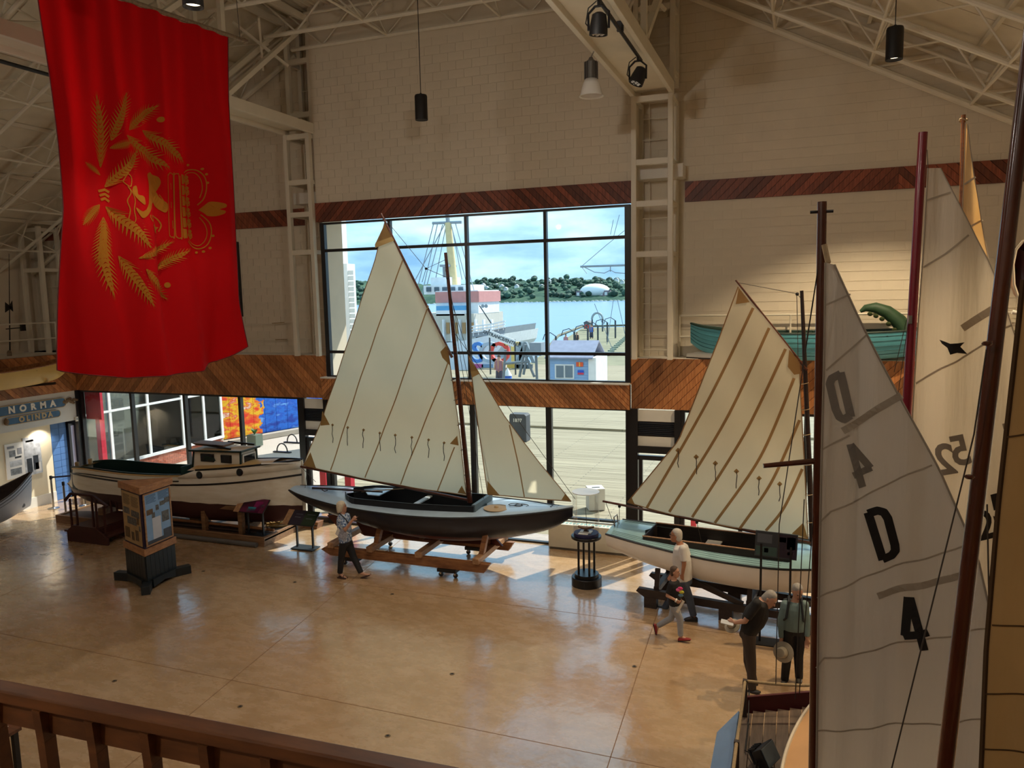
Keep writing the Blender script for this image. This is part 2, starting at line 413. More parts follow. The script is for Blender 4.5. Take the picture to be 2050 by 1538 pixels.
# ---- left wall: white fascia under the band, recessed cream wall, blue pier, door
MB().box(-21.12, -20.5, -9, 16.98, 2.46, 3.36).build('wall_left_fascia', white_p, kind='structure')
warm_wall = paint('warm_cream_wall', '#e3d6b8', .55, var=.03)
MB().box(-21.4, -21.1, -9, 16.42, 0, 3.0).build('wall_left_lower', warm_wall, kind='structure')
blue_p = paint('blue_block_paint', '#4d76ad', .5, var=.05)
bw = MB().box(-21.4, -21.11, 16.42, 16.95, 0, 3.0).build('wall_left_pier', blue_p, kind='structure')
bm = MB().box(0, .03, 0, .245, 0, .19).mesh('pier_block', blue_p)
for j in range(13):
    for i in range(2):
        link('pier_block', bm, bw, V((-21.125, 16.44+i*.255, .01+j*.2))-off(bw))
MB().box(-21.1, -21.075, -9, 16.42, 0, .3).build('baseboard_left', white_p, kind='structure')

# ---- windows
def bars(parent, L, mat_, name='frame_bar'):
    for (x0, x1, y0, y1, z0, z1) in L: MB().box(x0, x1, y0, y1, z0, z1).build(name, mat_, parent)
def window(name, xs, zs, Y, fw=.06, dp=.12, mat_=black_al, edge=.1, gl=True):
    r = struct(name)
    for i, x in enumerate(xs):
        w_ = edge if i in (0, len(xs)-1) else fw
        MB().box(x-w_/2, x+w_/2, Y-dp/2, Y+dp/2, zs[0], zs[-1]).build('mullion', mat_, r)
    for j, z in enumerate(zs):
        w_ = edge*.8 if j in (0, len(zs)-1) else fw
        for i in range(len(xs)-1):
            a = edge if i == 0 else fw; b = edge if i == len(xs)-2 else fw
            MB().box(xs[i]+a/2, xs[i+1]-b/2, Y-dp/2+.004, Y+dp/2-.004, max(zs[0], z-w_/2), min(zs[-1], z+w_/2)).build('transom', mat_, r)
    if gl:
        for i in range(len(xs)-1):
            for j in range(len(zs)-1):
                MB().box(xs[i]+.025, xs[i+1]-.025, Y-.004, Y+.004, zs[j]+.025, zs[j+1]-.025).build('pane', glass, r)
    return r
window('window_1', [-11.42, -9.49, -7.43, -5.46, -3.56], [3.93, 4.59, 7.18, 7.88], 16.92, fw=.07, edge=.12)
window('window_2', [-20.45, -18.4, -16.4, -14.45, -12.46], [.62, 3.36], 17.02, fw=.085, edge=.14)
window('window_3', [-11.5, -9.4, -7.4], [0, 3.36], 16.95, fw=.09, edge=.14)
window('window_4', [-7.4, -5.45], [0, 3.36], 16.96, fw=.09, edge=.1)
window('window_5', [-5.45, -3.55], [.66, 3.36], 16.95, fw=.09, edge=.14)
window('window_6', [-2.38, -1.1, .2, 1.5, 3.2, 5, 7, 9.3], [.62, 3.36], 17.0, fw=.085, edge=.14)
for nm, x0, x1 in (('wall_under_window_left', -20.5, -12.4), ('wall_under_window_right', -2.45, 9.4)):
    MB().box(x0, x1, 16.97, 17.1, 0, .6).build(nm, warm_wall, kind='structure')
MB().box(-5.5, -3.5, 16.9, 17.02, 0, .62).build('wall_under_window', warm_wall, kind='structure')
# panels and glazed doors under the two truss columns
louvre_dk = paint('navy_louvre', '#1b2230', .4)
for k, (x0, x1) in enumerate(((-12.42, -11.55), (-3.5, -2.42))):
    r = struct('door_%d' % (k+1)); Y = 16.93
    bars(r, [(x0-.02, x0+.16, Y-.08, Y+.08, 0, 3.36), (x1-.1, x1+.02, Y-.08, Y+.08, 0, 3.36), (x0+.16, x1-.1, Y-.07, Y+.07, 2.36, 2.52), (x0+.16, x1-.1, Y-.05, Y+.05, 2.2, 2.3), (x0+.16, x1-.1, Y-.05, Y+.05, 0, .14)], black_al)
    MB().box(x0+.16, x1-.1, Y-.02, Y+.02, 3.08, 3.34).build('white_panel', white_p, r)
    MB().box(x0+.16, x1-.1, Y-.02, Y+.02, 2.52, 2.74).build('white_panel', white_p, r)
    MB().box(x0+.16, x1-.1, Y-.01, Y+.03, 2.74, 3.08).build('louvre_back', black_al, r)
    for j in range(7): MB().obox(((x0+x1)/2+.03, Y-.02, 2.79+j*.042), ((x1-x0)/2-.15, 0, 0), (0, .018, .008), (0, -.002, .004)).build('louvre_slat', louvre_dk, r)
    MB().box(x0+.18, x0+.26, Y-.04, Y+.04, .14, 2.2).build('stile', black_al, r)
    MB().box(x0+.26, x1-.12, Y-.004, Y+.004, .14, 2.2).build('pane', glass, r)
# door in the left wall, by the corner
r = struct('door_3')
bars(r, [(-21.14, -21.02, 16.97, 17.05, 0, 2.46), (-21.3, -21.16, 16.95, 17.35, 2.2, 2.46), (-21.2, -21.08, 17.28, 17.4, 0, 2.46)], black_al)
MB().box(-21.2, -21.17, 17.05, 17.28, .1, 2.2).build('pane', paint('frosted_door_glass', '#c9c4dc', .3), r)
MB().box(-20.58, -20.46, 16.86, 17.08, 0, 3.36).build('trim_12', black_al, kind='structure')
MB().box(-21.2, -20.5, 16.98, 17.06, 2.3, 2.5).build('trim_13', black_al, kind='structure')

# ---- heater cases under the windows
heater = paint('cream_heater_case', '#d5cfbd', .5)
def heater_case(x0, x1, y0, y1, h, label):
    r = thing('heater_case', label, 'heater', ((x0+x1)/2, (y0+y1)/2, 0), 'long heater cases under the windows')
    MB().box(x0, x1, y0, y1, .06, h).build('case', heater, r)
    MB().box(x0+.02, x1-.02, y0+.02, y1, 0, .06).build('plinth', paint('heater_plinth', '#6b655a', .6), r)
    n = int((x1-x0)/.09); sl_ = MB().box(-.03, .03, -.055, .055, 0, .006).mesh('grille_slot', paint('grille_slot', '#8fb0ac', .4))
    for i in range(min(n, 60)): link('grille_slot', sl_, r, V((x0+.06+i*(x1-x0-.12)/max(1, n-1), (y0+y1)/2, h))-off(r))
heater_case(-5.4, -3.5, 16.6, 16.88, .62, 'long cream heater case beneath the middle window, behind the glass display stand')
heater_case(-20.2, -12.5, 16.66, 16.95, .56, 'long cream heater case behind the white motor launch')
heater_case(-2.4, 4.5, 16.66, 16.95, .56, 'long cream heater case behind the small white sailboat')

# ---- roof: flat corrugated middle, sloping aisles, joists and girders
b = MB(); xs_ = []
x = -12.4
k = 0
while x < -2.4:
    xs_ += [(x, 13.1), (x+.05, 13.1), (x+.08, 13.17), (x+.13, 13.17), (x+.16, 13.1)]; x += .16
vs = []
for (a, z) in xs_: vs += [(a, -9, z), (a, 17.4, z)]
b.add(vs, [(2*i, 2*i+2, 2*i+3, 2*i+1) for i in range(len(xs_)-1)])
ceil = b.build('ceiling', deckpaint, kind='structure', solid=.02)
for nm, xa, xb, fn in (('ceiling_left', -12.4, -22.8, zc_l), ('ceiling_right', -2.4, 9.6, zc_r)):
    cb = MB(); cb.prism([(xa, -9, fn(xa)+DK), (xb, -9, fn(xb)+DK), (xb, -9, fn(xb)+DK+.2), (xa, -9, fn(xa)+DK+.2)], (0, 26.8, 0))
    cs = cb.build(nm, deckpaint, kind='structure')
    d = V((xb-xa, 0, fn(xb)-fn(xa))); Ls = d.length; d.normalize(); nn = d.cross(V((0, 1, 0))); nn = nn if nn.z < 0 else -nn
    pm = MB().obox((0, 0, 0), d*1.0, V((0, .905, 0)), nn*.012).mesh('roof_panel', deckpaint)
    ka = int(Ls/2.04)
    for i in range(ka):
        for j in range(14):
            c = V((xa, 0, fn(xa)+DK))+d*(1.02+2.04*i)+V((0, -8.0+1.85*j+.3, 0))+nn*.012
            if c.y > 17.2: continue
            link('roof_panel', pm, cs, c-off(cs))
    for i in range(ka+1):      # purlins along the hall
        c = V((xa, 0, fn(xa)+DK))+d*(2.04*i+.0)+nn*.07
        MB().bar((c.x, -9, c.z), (c.x, 17.5, c.z), .07, .09).build('purlin', steel_white, cs)
    # sloping open-web joists
    for Y in (17.5, 16.4, 14.55, 12.7, 10.85, 9.0, 7.15, 5.3, 3.4):
        p0 = V((xa, Y, fn(xa))); p1 = V((xb, Y, fn(xb))); upn = -nn
        jb = MB(); jb.tube([p0, p1], .045 if Y < 17.4 else .07, 8)
        jo = jb.build('roof_joist', steel_white, cs, smooth=True)
        jb = MB(); jb.tube([p0+upn*.62, p1+upn*.62], .035, 8); jb.build('top_chord', steel_white, jo, smooth=True)
        nb_ = int(Ls/1.02)
        for i in range(nb_):
            a = p0+d*(i*Ls/nb_)+(upn*.62 if i % 2 else V((0, 0, 0))); c = p0+d*((i+1)*Ls/nb_)+(V((0, 0, 0)) if i % 2 else upn*.62)
            MB().tube([a, c], .02, 6).build('web_bar', steel_white, jo, smooth=True)
    for i in range(1, ka+1):   # bridging between joists
        c = V((xa, 0, fn(xa)))+d*(2.04*i)
        bo = MB().tube([(c.x, 3, c.z), (c.x, 17.5, c.z)], .03, 8).build('bridging', steel_white, cs, smooth=True)
        Ys = (17.5, 16.4, 14.55, 12.7, 10.85, 9.0, 7.15, 5.3)
        for j in range(len(Ys)-1):
            q = c-nn*.62
            MB().tube([(c.x, Ys[j], c.z), (q.x, Ys[j+1], q.z)], .018, 6).build('brace_bar', steel_white, bo, smooth=True)
            MB().tube([(q.x, Ys[j], q.z), (c.x, Ys[j+1], c.z)], .018, 6).build('brace_bar', steel_white, bo, smooth=True)
for Y in (16.8, 15.75, 13.9, 12.05, 10.2, 8.35, 6.5, 4.6):
    jo = MB().tube([(-12, Y, 12.15), (-3, Y, 12.15)], .05, 8).build('roof_joist', steel_white, ceil, smooth=True)
    MB().tube([(-12, Y, 12.95), (-3, Y, 12.95)], .04, 8).build('top_chord', steel_white, jo, smooth=True)
    for i in range(10):
        a = -12+.9*i; z0, z1 = (12.15, 12.95) if i % 2 else (12.95, 12.15)
        MB().tube([(a, Y, z0), (a+.9, Y, z1)], .024, 6).build('web_bar', steel_white, jo, smooth=True)
for X in (-9.3, -6.4):
    bo = MB().tube([(X, 4, 12.15), (X, 16.8, 12.15)], .028, 8).build('bridging', steel_white, ceil, smooth=True)
    Ys = (16.8, 15.75, 13.9, 12.05, 10.2, 8.35, 6.5)
    for j in range(len(Ys)-1):
        MB().tube([(X, Ys[j], 12.15), (X, Ys[j+1], 12.95)], .018, 6).build('brace_bar', steel_white, bo, smooth=True)
        MB().tube([(X, Ys[j], 12.95), (X, Ys[j+1], 12.15)], .018, 6).build('brace_bar', steel_white, bo, smooth=True)
for (xl, xr) in ((-12.33, -11.5), (-3.45, -2.55)):
    g = MB().box(xl+.05, xr-.05, -9, 16.85, 10.2, 10.235).build('girder_soffit', deckpaint, ceil)
    for x_ in (xl, xr):
        s_ = 1 if x_ == xl else -1
        MB().box(min(x_, x_+s_*.09), max(x_, x_+s_*.09), -9, 16.85, 10.09, 10.34).build('bottom_chord', steel_white, g, bevel=.008)
        MB().box(min(x_, x_+s_*.1), max(x_, x_+s_*.1), -9, 16.85, 12.75, 12.9).build('top_chord', steel_white, g)
        Y = 16.85; i = 0
        while Y > -8:
            Y2 = Y-3.1
            MB().box(min(x_, x_+s_*.1), max(x_, x_+s_*.1), Y2-.06, Y2+.06, 10.34, 12.75).build('post', steel_white, g)
            MB().bar((x_+s_*.05, Y2+.05, 10.36), (x_+s_*.05, Y, 12.75), .1, .13, up=(1, 0, 0)).build('diagonal', steel_white, g)
            Y = Y2
    Y = 16.0
    while Y > -8:
        MB().bar((xl+.05, Y, 11.5), (xr-.05, Y-1.0, 12.3), .05, .06).build('tie_bar', steel_white, g)
        MB().bar((xr-.05, Y, 11.5), (xl+.05, Y-1.0, 12.3), .05, .06).build('tie_bar', steel_white, g)
        Y -= 3.1

# ---- truss columns standing on the ledges
def column(name, xl, xr, y0, y1, z0, z1, plates, rods):
    r = struct(name)
    for (x_, y_) in ((xl, y0), (xr, y0), (xl, y1), (xr, y1)):
        MB().box(x_-.055, x_+.055, y_-.06, y_+.06, z0, z1).build('post', steel_white, r, bevel=.006)
    for z in plates:
        MB().box(xl+.055, xr-.055, y0-.05, y0+.05, z-.06, z+.06).build('cross_plate', steel_white, r)
        for x_ in (xl, xr): MB().box(x_-.04, x_+.04, y0+.06, y1-.06, z-.05, z+.05).build('side_plate', steel_white, r)
    for z in rods: MB().tube([(xl+.05, y1-.08, z), (xr-.05, y1-.08, z)], .011, 6).build('rod', steel_white, r, smooth=True)
    MB().tube([(xl+.2, y1-.06, z0), (xl+.2, y1-.06, z1)], .011, 6).build('rod', steel_white, r, smooth=True)
    return r
pl = (10.02, 8.72, 7.85, 6.78); rd = [9.75, 9.3, 8.45, 7.6, 7.2, 6.4, 6.05, 5.7, 5.35, 5.0, 4.65]
column('trim_14', -12.26, -11.6, 16.72, 17.48, 4.49, 10.09, (10.02, 8.9, 8.1, 7.15), rd)
column('trim_15', -3.38, -2.6, 16.72, 17.48, 4.49, 10.09, pl, rd)
column('trim_16', -22.2, -21.45, 16.9, 17.5, 4.49, 8.3, (8.2, 7.0), [7.6, 6.5, 6.0, 5.5])
# upper parts of the columns, between girder and roof
for k, (xl, xr) in enumerate(((-12.26, -11.6), (-3.38, -2.6))): column('trim_%d' % (17+k), xl, xr, 16.95, 17.48, 10.36, 12.9, (11.9, 10.6), [11.3])

# ---- unseen slab added outside to keep sun out of the big window
MB().box(-12.4, -2.4, 17.1, 20.3, 8.42, 8.7).build('ceiling_sun_blocker', white_p, kind='structure')
# ---- guard rails on the ledges
def guard(x0, x1, Y, label, axis='x', n=4):
    r = thing('guard_rail', label, 'rail', ((x0+x1)/2, Y, 4.49) if axis == 'x' else (Y, (x0+x1)/2, 4.49), 'white pipe guard rails on the ledges')
    P = (lambda a, z: V((a, Y, z))) if axis == 'x' else (lambda a, z: V((Y, a, z)))
    for z in (5.42, 4.95): MB().tube([P(x0, z), P(x1, z)], .022, 8).build('rail', steel_white, r, smooth=True)
    for i in range(n+1): a = x0+(x1-x0)*i/n; MB().tube([P(a, 4.49), P(a, 5.42)], .02, 8).build('post', steel_white, r, smooth=True)
guard(-2.5, 9.2, 17.42, 'white pipe guard rail on the ledge behind the teal boat', n=5)
guard(6, 16.9, -21.1, 'white pipe guard rail on the ledge behind the yellow canoe', 'y', n=6)
# ============================================================ lamps of the hall and added lights out of view
lamp_on = glow('lamp_diffuser', (1, .82, .55), 2.5)
WARM = (1, .90, .79)
def add_light(kind, name, loc, parent, energy, col=WARM, size=100, blend=.5, rad=.1, aim=None):
    l = bpy.data.lights.new(name, kind); l.energy = energy; l.color = col; l.shadow_soft_size = rad
    if kind == 'SPOT': l.spot_size = R_(size); l.spot_blend = blend
    o = bpy.data.objects.new(name, l); COL.objects.link(o); o.parent = parent; o.location = V(loc)-off(parent)
    if aim is not None: o.rotation_euler = (V(aim)-V(loc)).to_track_quat('-Z', 'Y').to_euler()
    return o
def pendant(x, y, z, ztop, label, energy, size=98, col=WARM):
    r = thing('pendant_lamp', label, 'lamp', (x, y, z-.25), 'black cylinder pendant lamps')
    b = MB(); b.lathe([(.1, -.19), (.128, -.25), (.13, -.25), (.13, .22), (.12, .25), (.02, .25), (.02, .29)], (x, y, z), 28); b.build('housing', matt_black, r, smooth=True)
    MB().tube([(x, y, z+.29), (x, y, ztop)], .008, 6).build('cord', matt_black, r)
    b = MB(); b.lathe([(.002, -.2), (.1, -.2)], (x, y, z), 24, close=False); b.build('diffuser', lamp_on, r)
    add_light('SPOT', 'lamp_light', (x, y, z-.22), r, energy, col=col, size=size, blend=.35, rad=.08)
pendant(-7.4, 14.7, 9.85, 12.9, 'black cylinder pendant lamp hanging before the block wall over the big window', 260)
pendant(1.35, 14.2, 9.85, 11.2, 'black cylinder pendant lamp hanging above the tall dinghy sails', 1000, 106, (1, .78, .50))
pendant(-7.4, 8.3, 10.0, 12.9, 'black cylinder pendant lamp at the top edge, behind the flag pole', 300)
pendant(-7.4, 2.2, 9.9, 12.9, 'black cylinder pendant lamp over the gallery, outside the picture', 150)  # unseen lamp, added to help light the hall
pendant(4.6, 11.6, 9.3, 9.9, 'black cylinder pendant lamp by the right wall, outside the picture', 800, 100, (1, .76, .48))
pendant(1.35, 5.5, 9.6, 11.2, 'black cylinder pendant lamp over the gallery rail, outside the picture', 70)  # unseen, added to light the near sails from the front
lamp_al = paint('grey_finned_aluminium', '#6f6c68', .4, .7)
acr = glassm('acrylic_reflector', (.80, .79, .75), 1.0)
m, t, p, out = _new('frosted_acrylic'); p.inputs['Base Color'].default_value = (.85, .83, .78, 1); p.inputs['Roughness'].default_value = .35
tr = t.nodes.new('ShaderNodeBsdfTransparent'); mx = t.nodes.new('ShaderNodeMixShader'); mx.inputs[0].default_value = .55
t.links.new(tr.outputs[0], mx.inputs[1]); t.links.new(p.outputs[0], mx.inputs[2]); t.links.new(mx.outputs[0], out.inputs[0]); acr = m
def highbay(x, y, label, energy, on=True):
    z = 9.62
    r = thing('high_bay_lamp', label, 'lamp', (x, y, z-.3), 'finned high bay lamps clipped to the girders')
    b = MB(); b.lathe([(.1, .02), (.1, .3), (.05, .34), (.03, .38)], (x, y, z), 20); bd = b.build('housing', lamp_al, r, smooth=True)
    fm = MB().box(.095, .12, -.006, .006, .02, .3).mesh('fin', lamp_al)
    for k in range(16):
        o = link('fin', fm, bd, V((x, y, z))-off(r)); o.rotation_euler.z = 2*math.pi*k/16
    b = MB(); b.lathe([(.1, .02), (.14, -.06), (.17, -.16), (.19, -.25), (.215, -.27)], (x, y, z), 28, close=False); b.build('reflector', acr, r, smooth=True, solid=.006)
    MB().tube([(x, y, z+.38), (x+.05, y, z+.47), (x+.02, y, z+.55)], .012, 8).build('hook', chrome, r, smooth=True)
    MB().box(x-.02, x+.05, y-.04, y+.04, z+.5, z+.6).build('clamp', lamp_al, r)
    b = MB(); b.ball((x, y, z-.06), .05, 12, sc_=(1, 1, 1.3)); b.build('bulb', glow('bulb_glow', (1, .85, .65), 2.5) if on else white_p, r, smooth=True)
    if on: add_light('POINT', 'lamp_light', (x, y, z-.32), r, energy, rad=.1)
highbay(-3.44, 13.35, 'grey finned high bay lamp with clear bell reflector, clipped under the right girder', 0, False)
for (x, y, w_, e_) in ((-3.44, 8.15, 'right girder, above the gallery', 150), (-11.52, 5.6, 'left girder, above the gallery', 130), (-3.44, -3, 'right girder, far behind the gallery', 200), (-11.52, -4, 'left girder, far behind the gallery', 110)):  # fill lights added on the girders out of view
    highbay(x, y, 'grey finned high bay lamp on the '+w_+', outside the picture', e_)
for k, (y_, w_) in enumerate(((13.6, 'left of the name boards'), (16.0, 'near the blue pier'))):
    r = thing('recessed_downlight', 'small recessed downlight in the underside of the white fascia '+w_, 'downlight', (-20.8, y_, 2.44), 'downlights under the left fascia')
    b = MB(); b.lathe([(.07, 0), (.07, .02)], (-20.8, y_, 2.441), 18); b.build('trim_ring', white_p, r, smooth=True)
    b = MB(); b.lathe([(.05, -.004), (.05, 0)], (-20.8, y_, 2.442), 16); b.build('lens', lamp_on, r)
    add_light('SPOT', 'lamp_light', (-20.8, y_, 2.42), r, 45, size=120, aim=(-21.0, y_, 0), rad=.05)
def stage_spot(x, y, z, aim, label):
    r = thing('stage_spotlight', label, 'spotlight', (x, y, z), 'black stage spotlights on the girder pipe')
    a = (V(aim)-V((x, y, z))).normalized(); c = V((x, y, z))
    b = MB(); b.lathe([(.05, -.2), (.1, -.17), (.125, -.02), (.13, .1), (.118, .1), (.1, .07)], c, 20, ax=a); b.build('can', matt_black, r, smooth=True)
    b = MB()
    for k in range(7):
        q = c+a*.085; s1 = a.cross(V((0, 1, 0))).normalized(); s2 = a.cross(s1)
        d_ = V((0, 0, 0)) if k == 0 else (s1*math.cos(k*math.pi/3)+s2*math.sin(k*math.pi/3))*.066
        b = MB(); b.lathe([(.026, 0), (.02, .012)], q+d_, 10, ax=a); b.build('lens', paint('spot_lens', '#d9dee0', .1), r)
    b = MB(); s1 = V((0, 1, 0)); b.tube([c+V((-.145, 0, -.02)), c+V((-.15, 0, .2)), c+V((-.05, 0, .29)), c+V((.05, 0, .29)), c+V((.15, 0, .2)), c+V((.145, 0, -.02))], .018, 6); b.build('yoke', matt_black, r)
    MB().tube([c+V((.0, 0, .28)), c+V((.0, 0, .4))], .02, 8).build('clamp', matt_black, r)
    MB().tube([c+V((-.05, 0, -.1)), c+V((-.2, .05, .1)), c+V((-.16, .05, .3)), c+V((-.03, 0, .36))], .009, 6).build('cable', matt_black, r)
    add_light('SPOT', 'lamp_light', c+a*.12, r, 60, size=40, aim=aim)
stage_spot(-2.72, 11.0, 9.68, (-3.2, 11.6, 4), 'black stage spotlight at the top edge, nearer of the two under the right girder')
stage_spot(-2.72, 13.8, 9.68, (-5.5, 12.5, 3), 'black stage spotlight near the column top, farther of the two under the right girder')
pr = thing('lighting_pipe', 'black lighting pipe along the right girder that carries the two stage spotlights', 'pipe', (-2.55, 8, 10.15))
MB().tube([(-2.72, 2, 10.06), (-2.72, 14.1, 10.06)], .03, 8).build('pipe', matt_black, pr, smooth=True)
for y in (4, 8, 12.4): MB().box(-2.77, -2.67, y-.03, y+.03, 10.05, 10.2).build('pipe_clamp', matt_black, pr)
pr = thing('lighting_pipe', 'black lighting pipe under the left girder, at the left edge behind the flag', 'pipe', (-12.4, 8, 10.0))
MB().tube([(-12.42, 2, 9.98), (-12.42, 13.5, 9.98)], .035, 8).build('pipe', matt_black, pr, smooth=True)
for y in (4, 8, 12.0): MB().box(-12.46, -12.36, y-.03, y+.03, 9.97, 10.12).build('pipe_clamp', matt_black, pr)

# ============================================================ surfaces with a plane and a ripple
class Patch:
    def __init__(s, o, a, b, g=None):
        s.o, s.a, s.b = V(o), V(a).normalized(), V(b).normalized(); s.n = s.a.cross(s.b).normalized(); s.g = g or (lambda x, y: 0.)
        if s.n.dot(CAM-s.o) < 0: s.n = -s.n
    def ab(s, x, y):
        q = at_pl(x, y, s.o, s.n)-s.o; return (q.dot(s.a), q.dot(s.b))
    def pt(s, x, y, h=0.): return s.o+s.a*x+s.b*y+s.n*(s.g(x, y)+h)
    def poly(s, mb, pts, h=.006, res=.08):
        bm = bmesh.new(); vs = [bm.verts.new((x, y, 0)) for x, y in pts]
        try: f = bm.faces.new(vs)
        except Exception: bm.free(); return
        bmesh.ops.triangulate(bm, faces=bm.faces[:])
        for _ in range(5):
            es = [e for e in bm.edges if e.calc_length() > res]
            if not es: break
            bmesh.ops.subdivide_edges(bm, edges=es, cuts=1); bmesh.ops.triangulate(bm, faces=[f for f in bm.faces if len(f.verts) > 3])
        bm.verts.index_update(); mb.add([s.pt(v.co.x, v.co.y, h) for v in bm.verts], [[v.index for v in f.verts] for f in bm.faces]); bm.free()
    def strip(s, mb, pts, w, h=.006, n=10):
        P = []
        for i in range(len(pts)-1):
            for k in range(n): t_ = k/n; P.append((pts[i][0]+(pts[i+1][0]-pts[i][0])*t_, pts[i][1]+(pts[i+1][1]-pts[i][1])*t_))
        P.append(pts[-1]); L = []; 
        for i, q in enumerate(P):
            d = V((P[min(i+1, len(P)-1)][0]-P[max(i-1, 0)][0], P[min(i+1, len(P)-1)][1]-P[max(i-1, 0)][1])); d = d.normalized() if d.length else V((1, 0)); nn = V((-d.y, d.x))*w/2
            L.append(s.pt(q[0]+nn.x, q[1]+nn.y, h)); L.append(s.pt(q[0]-nn.x, q[1]-nn.y, h))
        mb.add(L, [(2*i, 2*i+1, 2*i+3, 2*i+2) for i in range(len(P)-1)])
    def text(s, mb, body, c, size, ang=0., mirror=False, shear=0., sx=1., bold=.0, h=.008, res=.06):
        vs, fs = text2d(body, size, bold)
        bm = bmesh.new(); bv = [bm.verts.new((p.x, p.y, 0)) for p in vs]
        for f in fs:
            try: bm.faces.new([bv[i] for i in f])
            except Exception: pass
        bmesh.ops.triangulate(bm, faces=bm.faces[:])
        for _ in range(4):
            es = [e for e in bm.edges if e.calc_length() > res]
            if not es: break
            bmesh.ops.subdivide_edges(bm, edges=es, cuts=1); bmesh.ops.triangulate(bm, faces=[f for f in bm.faces if len(f.verts) > 3])
        ca, sa = math.cos(ang), math.sin(ang); out = []; bm.verts.index_update()
        for v in bm.verts:
            x, y = v.co.x*sx, v.co.y; x += shear*y
            if mirror: x = -x
            out.append(s.pt(c[0]+x*ca-y*sa, c[1]+x*sa+y*ca, h))
        mb.add(out, [[v.index for v in f.verts] for f in bm.faces]); bm.free()
def polyline(pts, t_):
    n = len(pts)-1; L = [0.]
    for i in range(n): L.append(L[-1]+math.dist(pts[i], pts[i+1]))
    q = t_*L[-1]
    for i in range(n):
        if q <= L[i+1] or i == n-1:
            k = (q-L[i])/max(1e-9, L[i+1]-L[i]); return tuple(pts[i][j]+(pts[i+1][j]-pts[i][j])*k for j in range(len(pts[0])))
def coons(l, r, tp, bt):
    def f(u, v):
        a, b, c, d = polyline(l, v), polyline(r, v), polyline(tp, u), polyline(bt, u)
        k = range(2); p00, p10, p01, p11 = tp[0], tp[-1], bt[0], bt[-1]
        return tuple((1-u)*a[i]+u*b[i]+(1-v)*c[i]+v*d[i]-((1-u)*(1-v)*p00[i]+u*(1-v)*p10[i]+(1-u)*v*p01[i]+u*v*p11[i]) for i in k)
    return f

# ============================================================ red banner
P1 = at_z(462, 72, 10.4); P0 = at_z(255, 0, 10.4); dd = (P1-P0).normalized()
def flag_g(x, y):
    dn = max(0, -y)/5.4; u_ = max(0., min(1., (x+3.75)/3.75)); wd = min(1., 5*u_)*min(1., 5*(1-u_)+.25)
    return wd*(.07*math.sin(x*7.5+.6*y)*(.35+.9*dn)+.035*math.sin(x*17+1.3)*(1-.6*dn)+.2*dn*math.sin(x*2.6+2.2+.35*y)+.10*dn*math.sin(x*4.1-1.1*y))
FP = Patch(P1, dd, (0, 0, 1), flag_g)
q = lambda L: [FP.ab(*z) for z in L]
Ltop = at_pl(66, -64, P1, FP.n); xl0 = (Ltop-P1).dot(dd)
Le = [(xl0, -.03)]+q([(76, 5), (98, 150), (118, 300), (133, 420), (137, 560), (137, 660), (130, 742)])
Re = [(-.06, -.03)]+q([(458, 200), (463, 330), (469, 480), (478, 600), (496, 694)])
Bo = q([(130, 742), (185, 751), (250, 757), (330, 751), (400, 743), (456, 724), (496, 694)])
flag = thing('banner', 'long red banner with gold wreath and crown turned sideways hanging from a wooden pole', 'banner', P1-V((0, 0, 5.4)))
fc = coons(Le, Re, [Le[0], Re[0]], Bo)
b = MB(); b.grid(70, 80, lambda u, v: FP.pt(*fc(u, v)))
red_cloth = cloth('red_banner_cloth', '#b0050c', .4, .05, .12, tcol='#e8080e')
fo = b.build('cloth', red_cloth, flag, smooth=True)
b = MB(); b.tube([FP.pt(*fc(0, i/40)) for i in range(41)]+[FP.pt(*fc(i/40, 1)) for i in range(1, 41)]+[FP.pt(*fc(1, 1-i/40)) for i in range(1, 41)], .008, 5)
b.build('hem', paint('dark_red_hem', '#5a0206', .8), flag, smooth=True)
b = MB(); b.tube([P1+dd*.35, P1+dd*(xl0-.2)], .035, 10); po = b.build('pole', wood('pole_wood', '#5a4a38', '#8a7458', .5), flag, smooth=True)
MB().tube([P1+dd*.28, P1+dd*.3], .045, 10).build('pole_cap', wood('pole_wood', '', ''), po)
for x_ in (.2, xl0+.3):
    MB().tube([P1+dd*x_, P1+dd*x_+V((-.1, .0, 2.2))], .006, 5).build('hanging_rope', line_m, flag)
gold = cloth('gold_thread', '#a86a1c', .25, .1, .1, tcol='#b06010')
def Z5(x, y): return FP.ab(120+x/3.205, 160+y/3.205)
def leaf(bx, by, tx, ty, w, par):
    w *= 1.7
    b0, t0 = V((bx, by)), V((tx, ty)); d = t0-b0; L = d.length; d.normalize(); n = V((-d.y, d.x)); bend = random.uniform(-.06, .06)*L
    k = 15
    for s_ in (1, -1):
        for i in range(k):                       # barbs of the frond
            f0, f1 = i/k, (i+.8)/k; ft = min(1.08, f0+.2)
            prof = lambda f: w*(.35+1.25*f*(1-f)*2.0)*(1.0 if f < .8 else (1.05-f)*4)
            c0 = b0+d*L*f0+n*bend*math.sin(math.pi*f0); c1 = b0+d*L*f1+n*bend*math.sin(math.pi*f1)
            tip = b0+d*L*ft+n*(s_*prof(f0+.08)+bend*math.sin(math.pi*min(1, ft)))
            FP.poly(par, [Z5(*(c0+n*s_*1.2)), Z5(*tip), Z5(*(c1+n*s_*1.2))], .012, .3)
            FP.poly(par, [Z5(*c0), Z5(*(c0+n*s_*prof(f0)*.36+d*L*.03)), Z5(*(c1+n*s_*prof(f1)*.34+d*L*.03)), Z5(*c1)], .0125, .3)
em = MB()
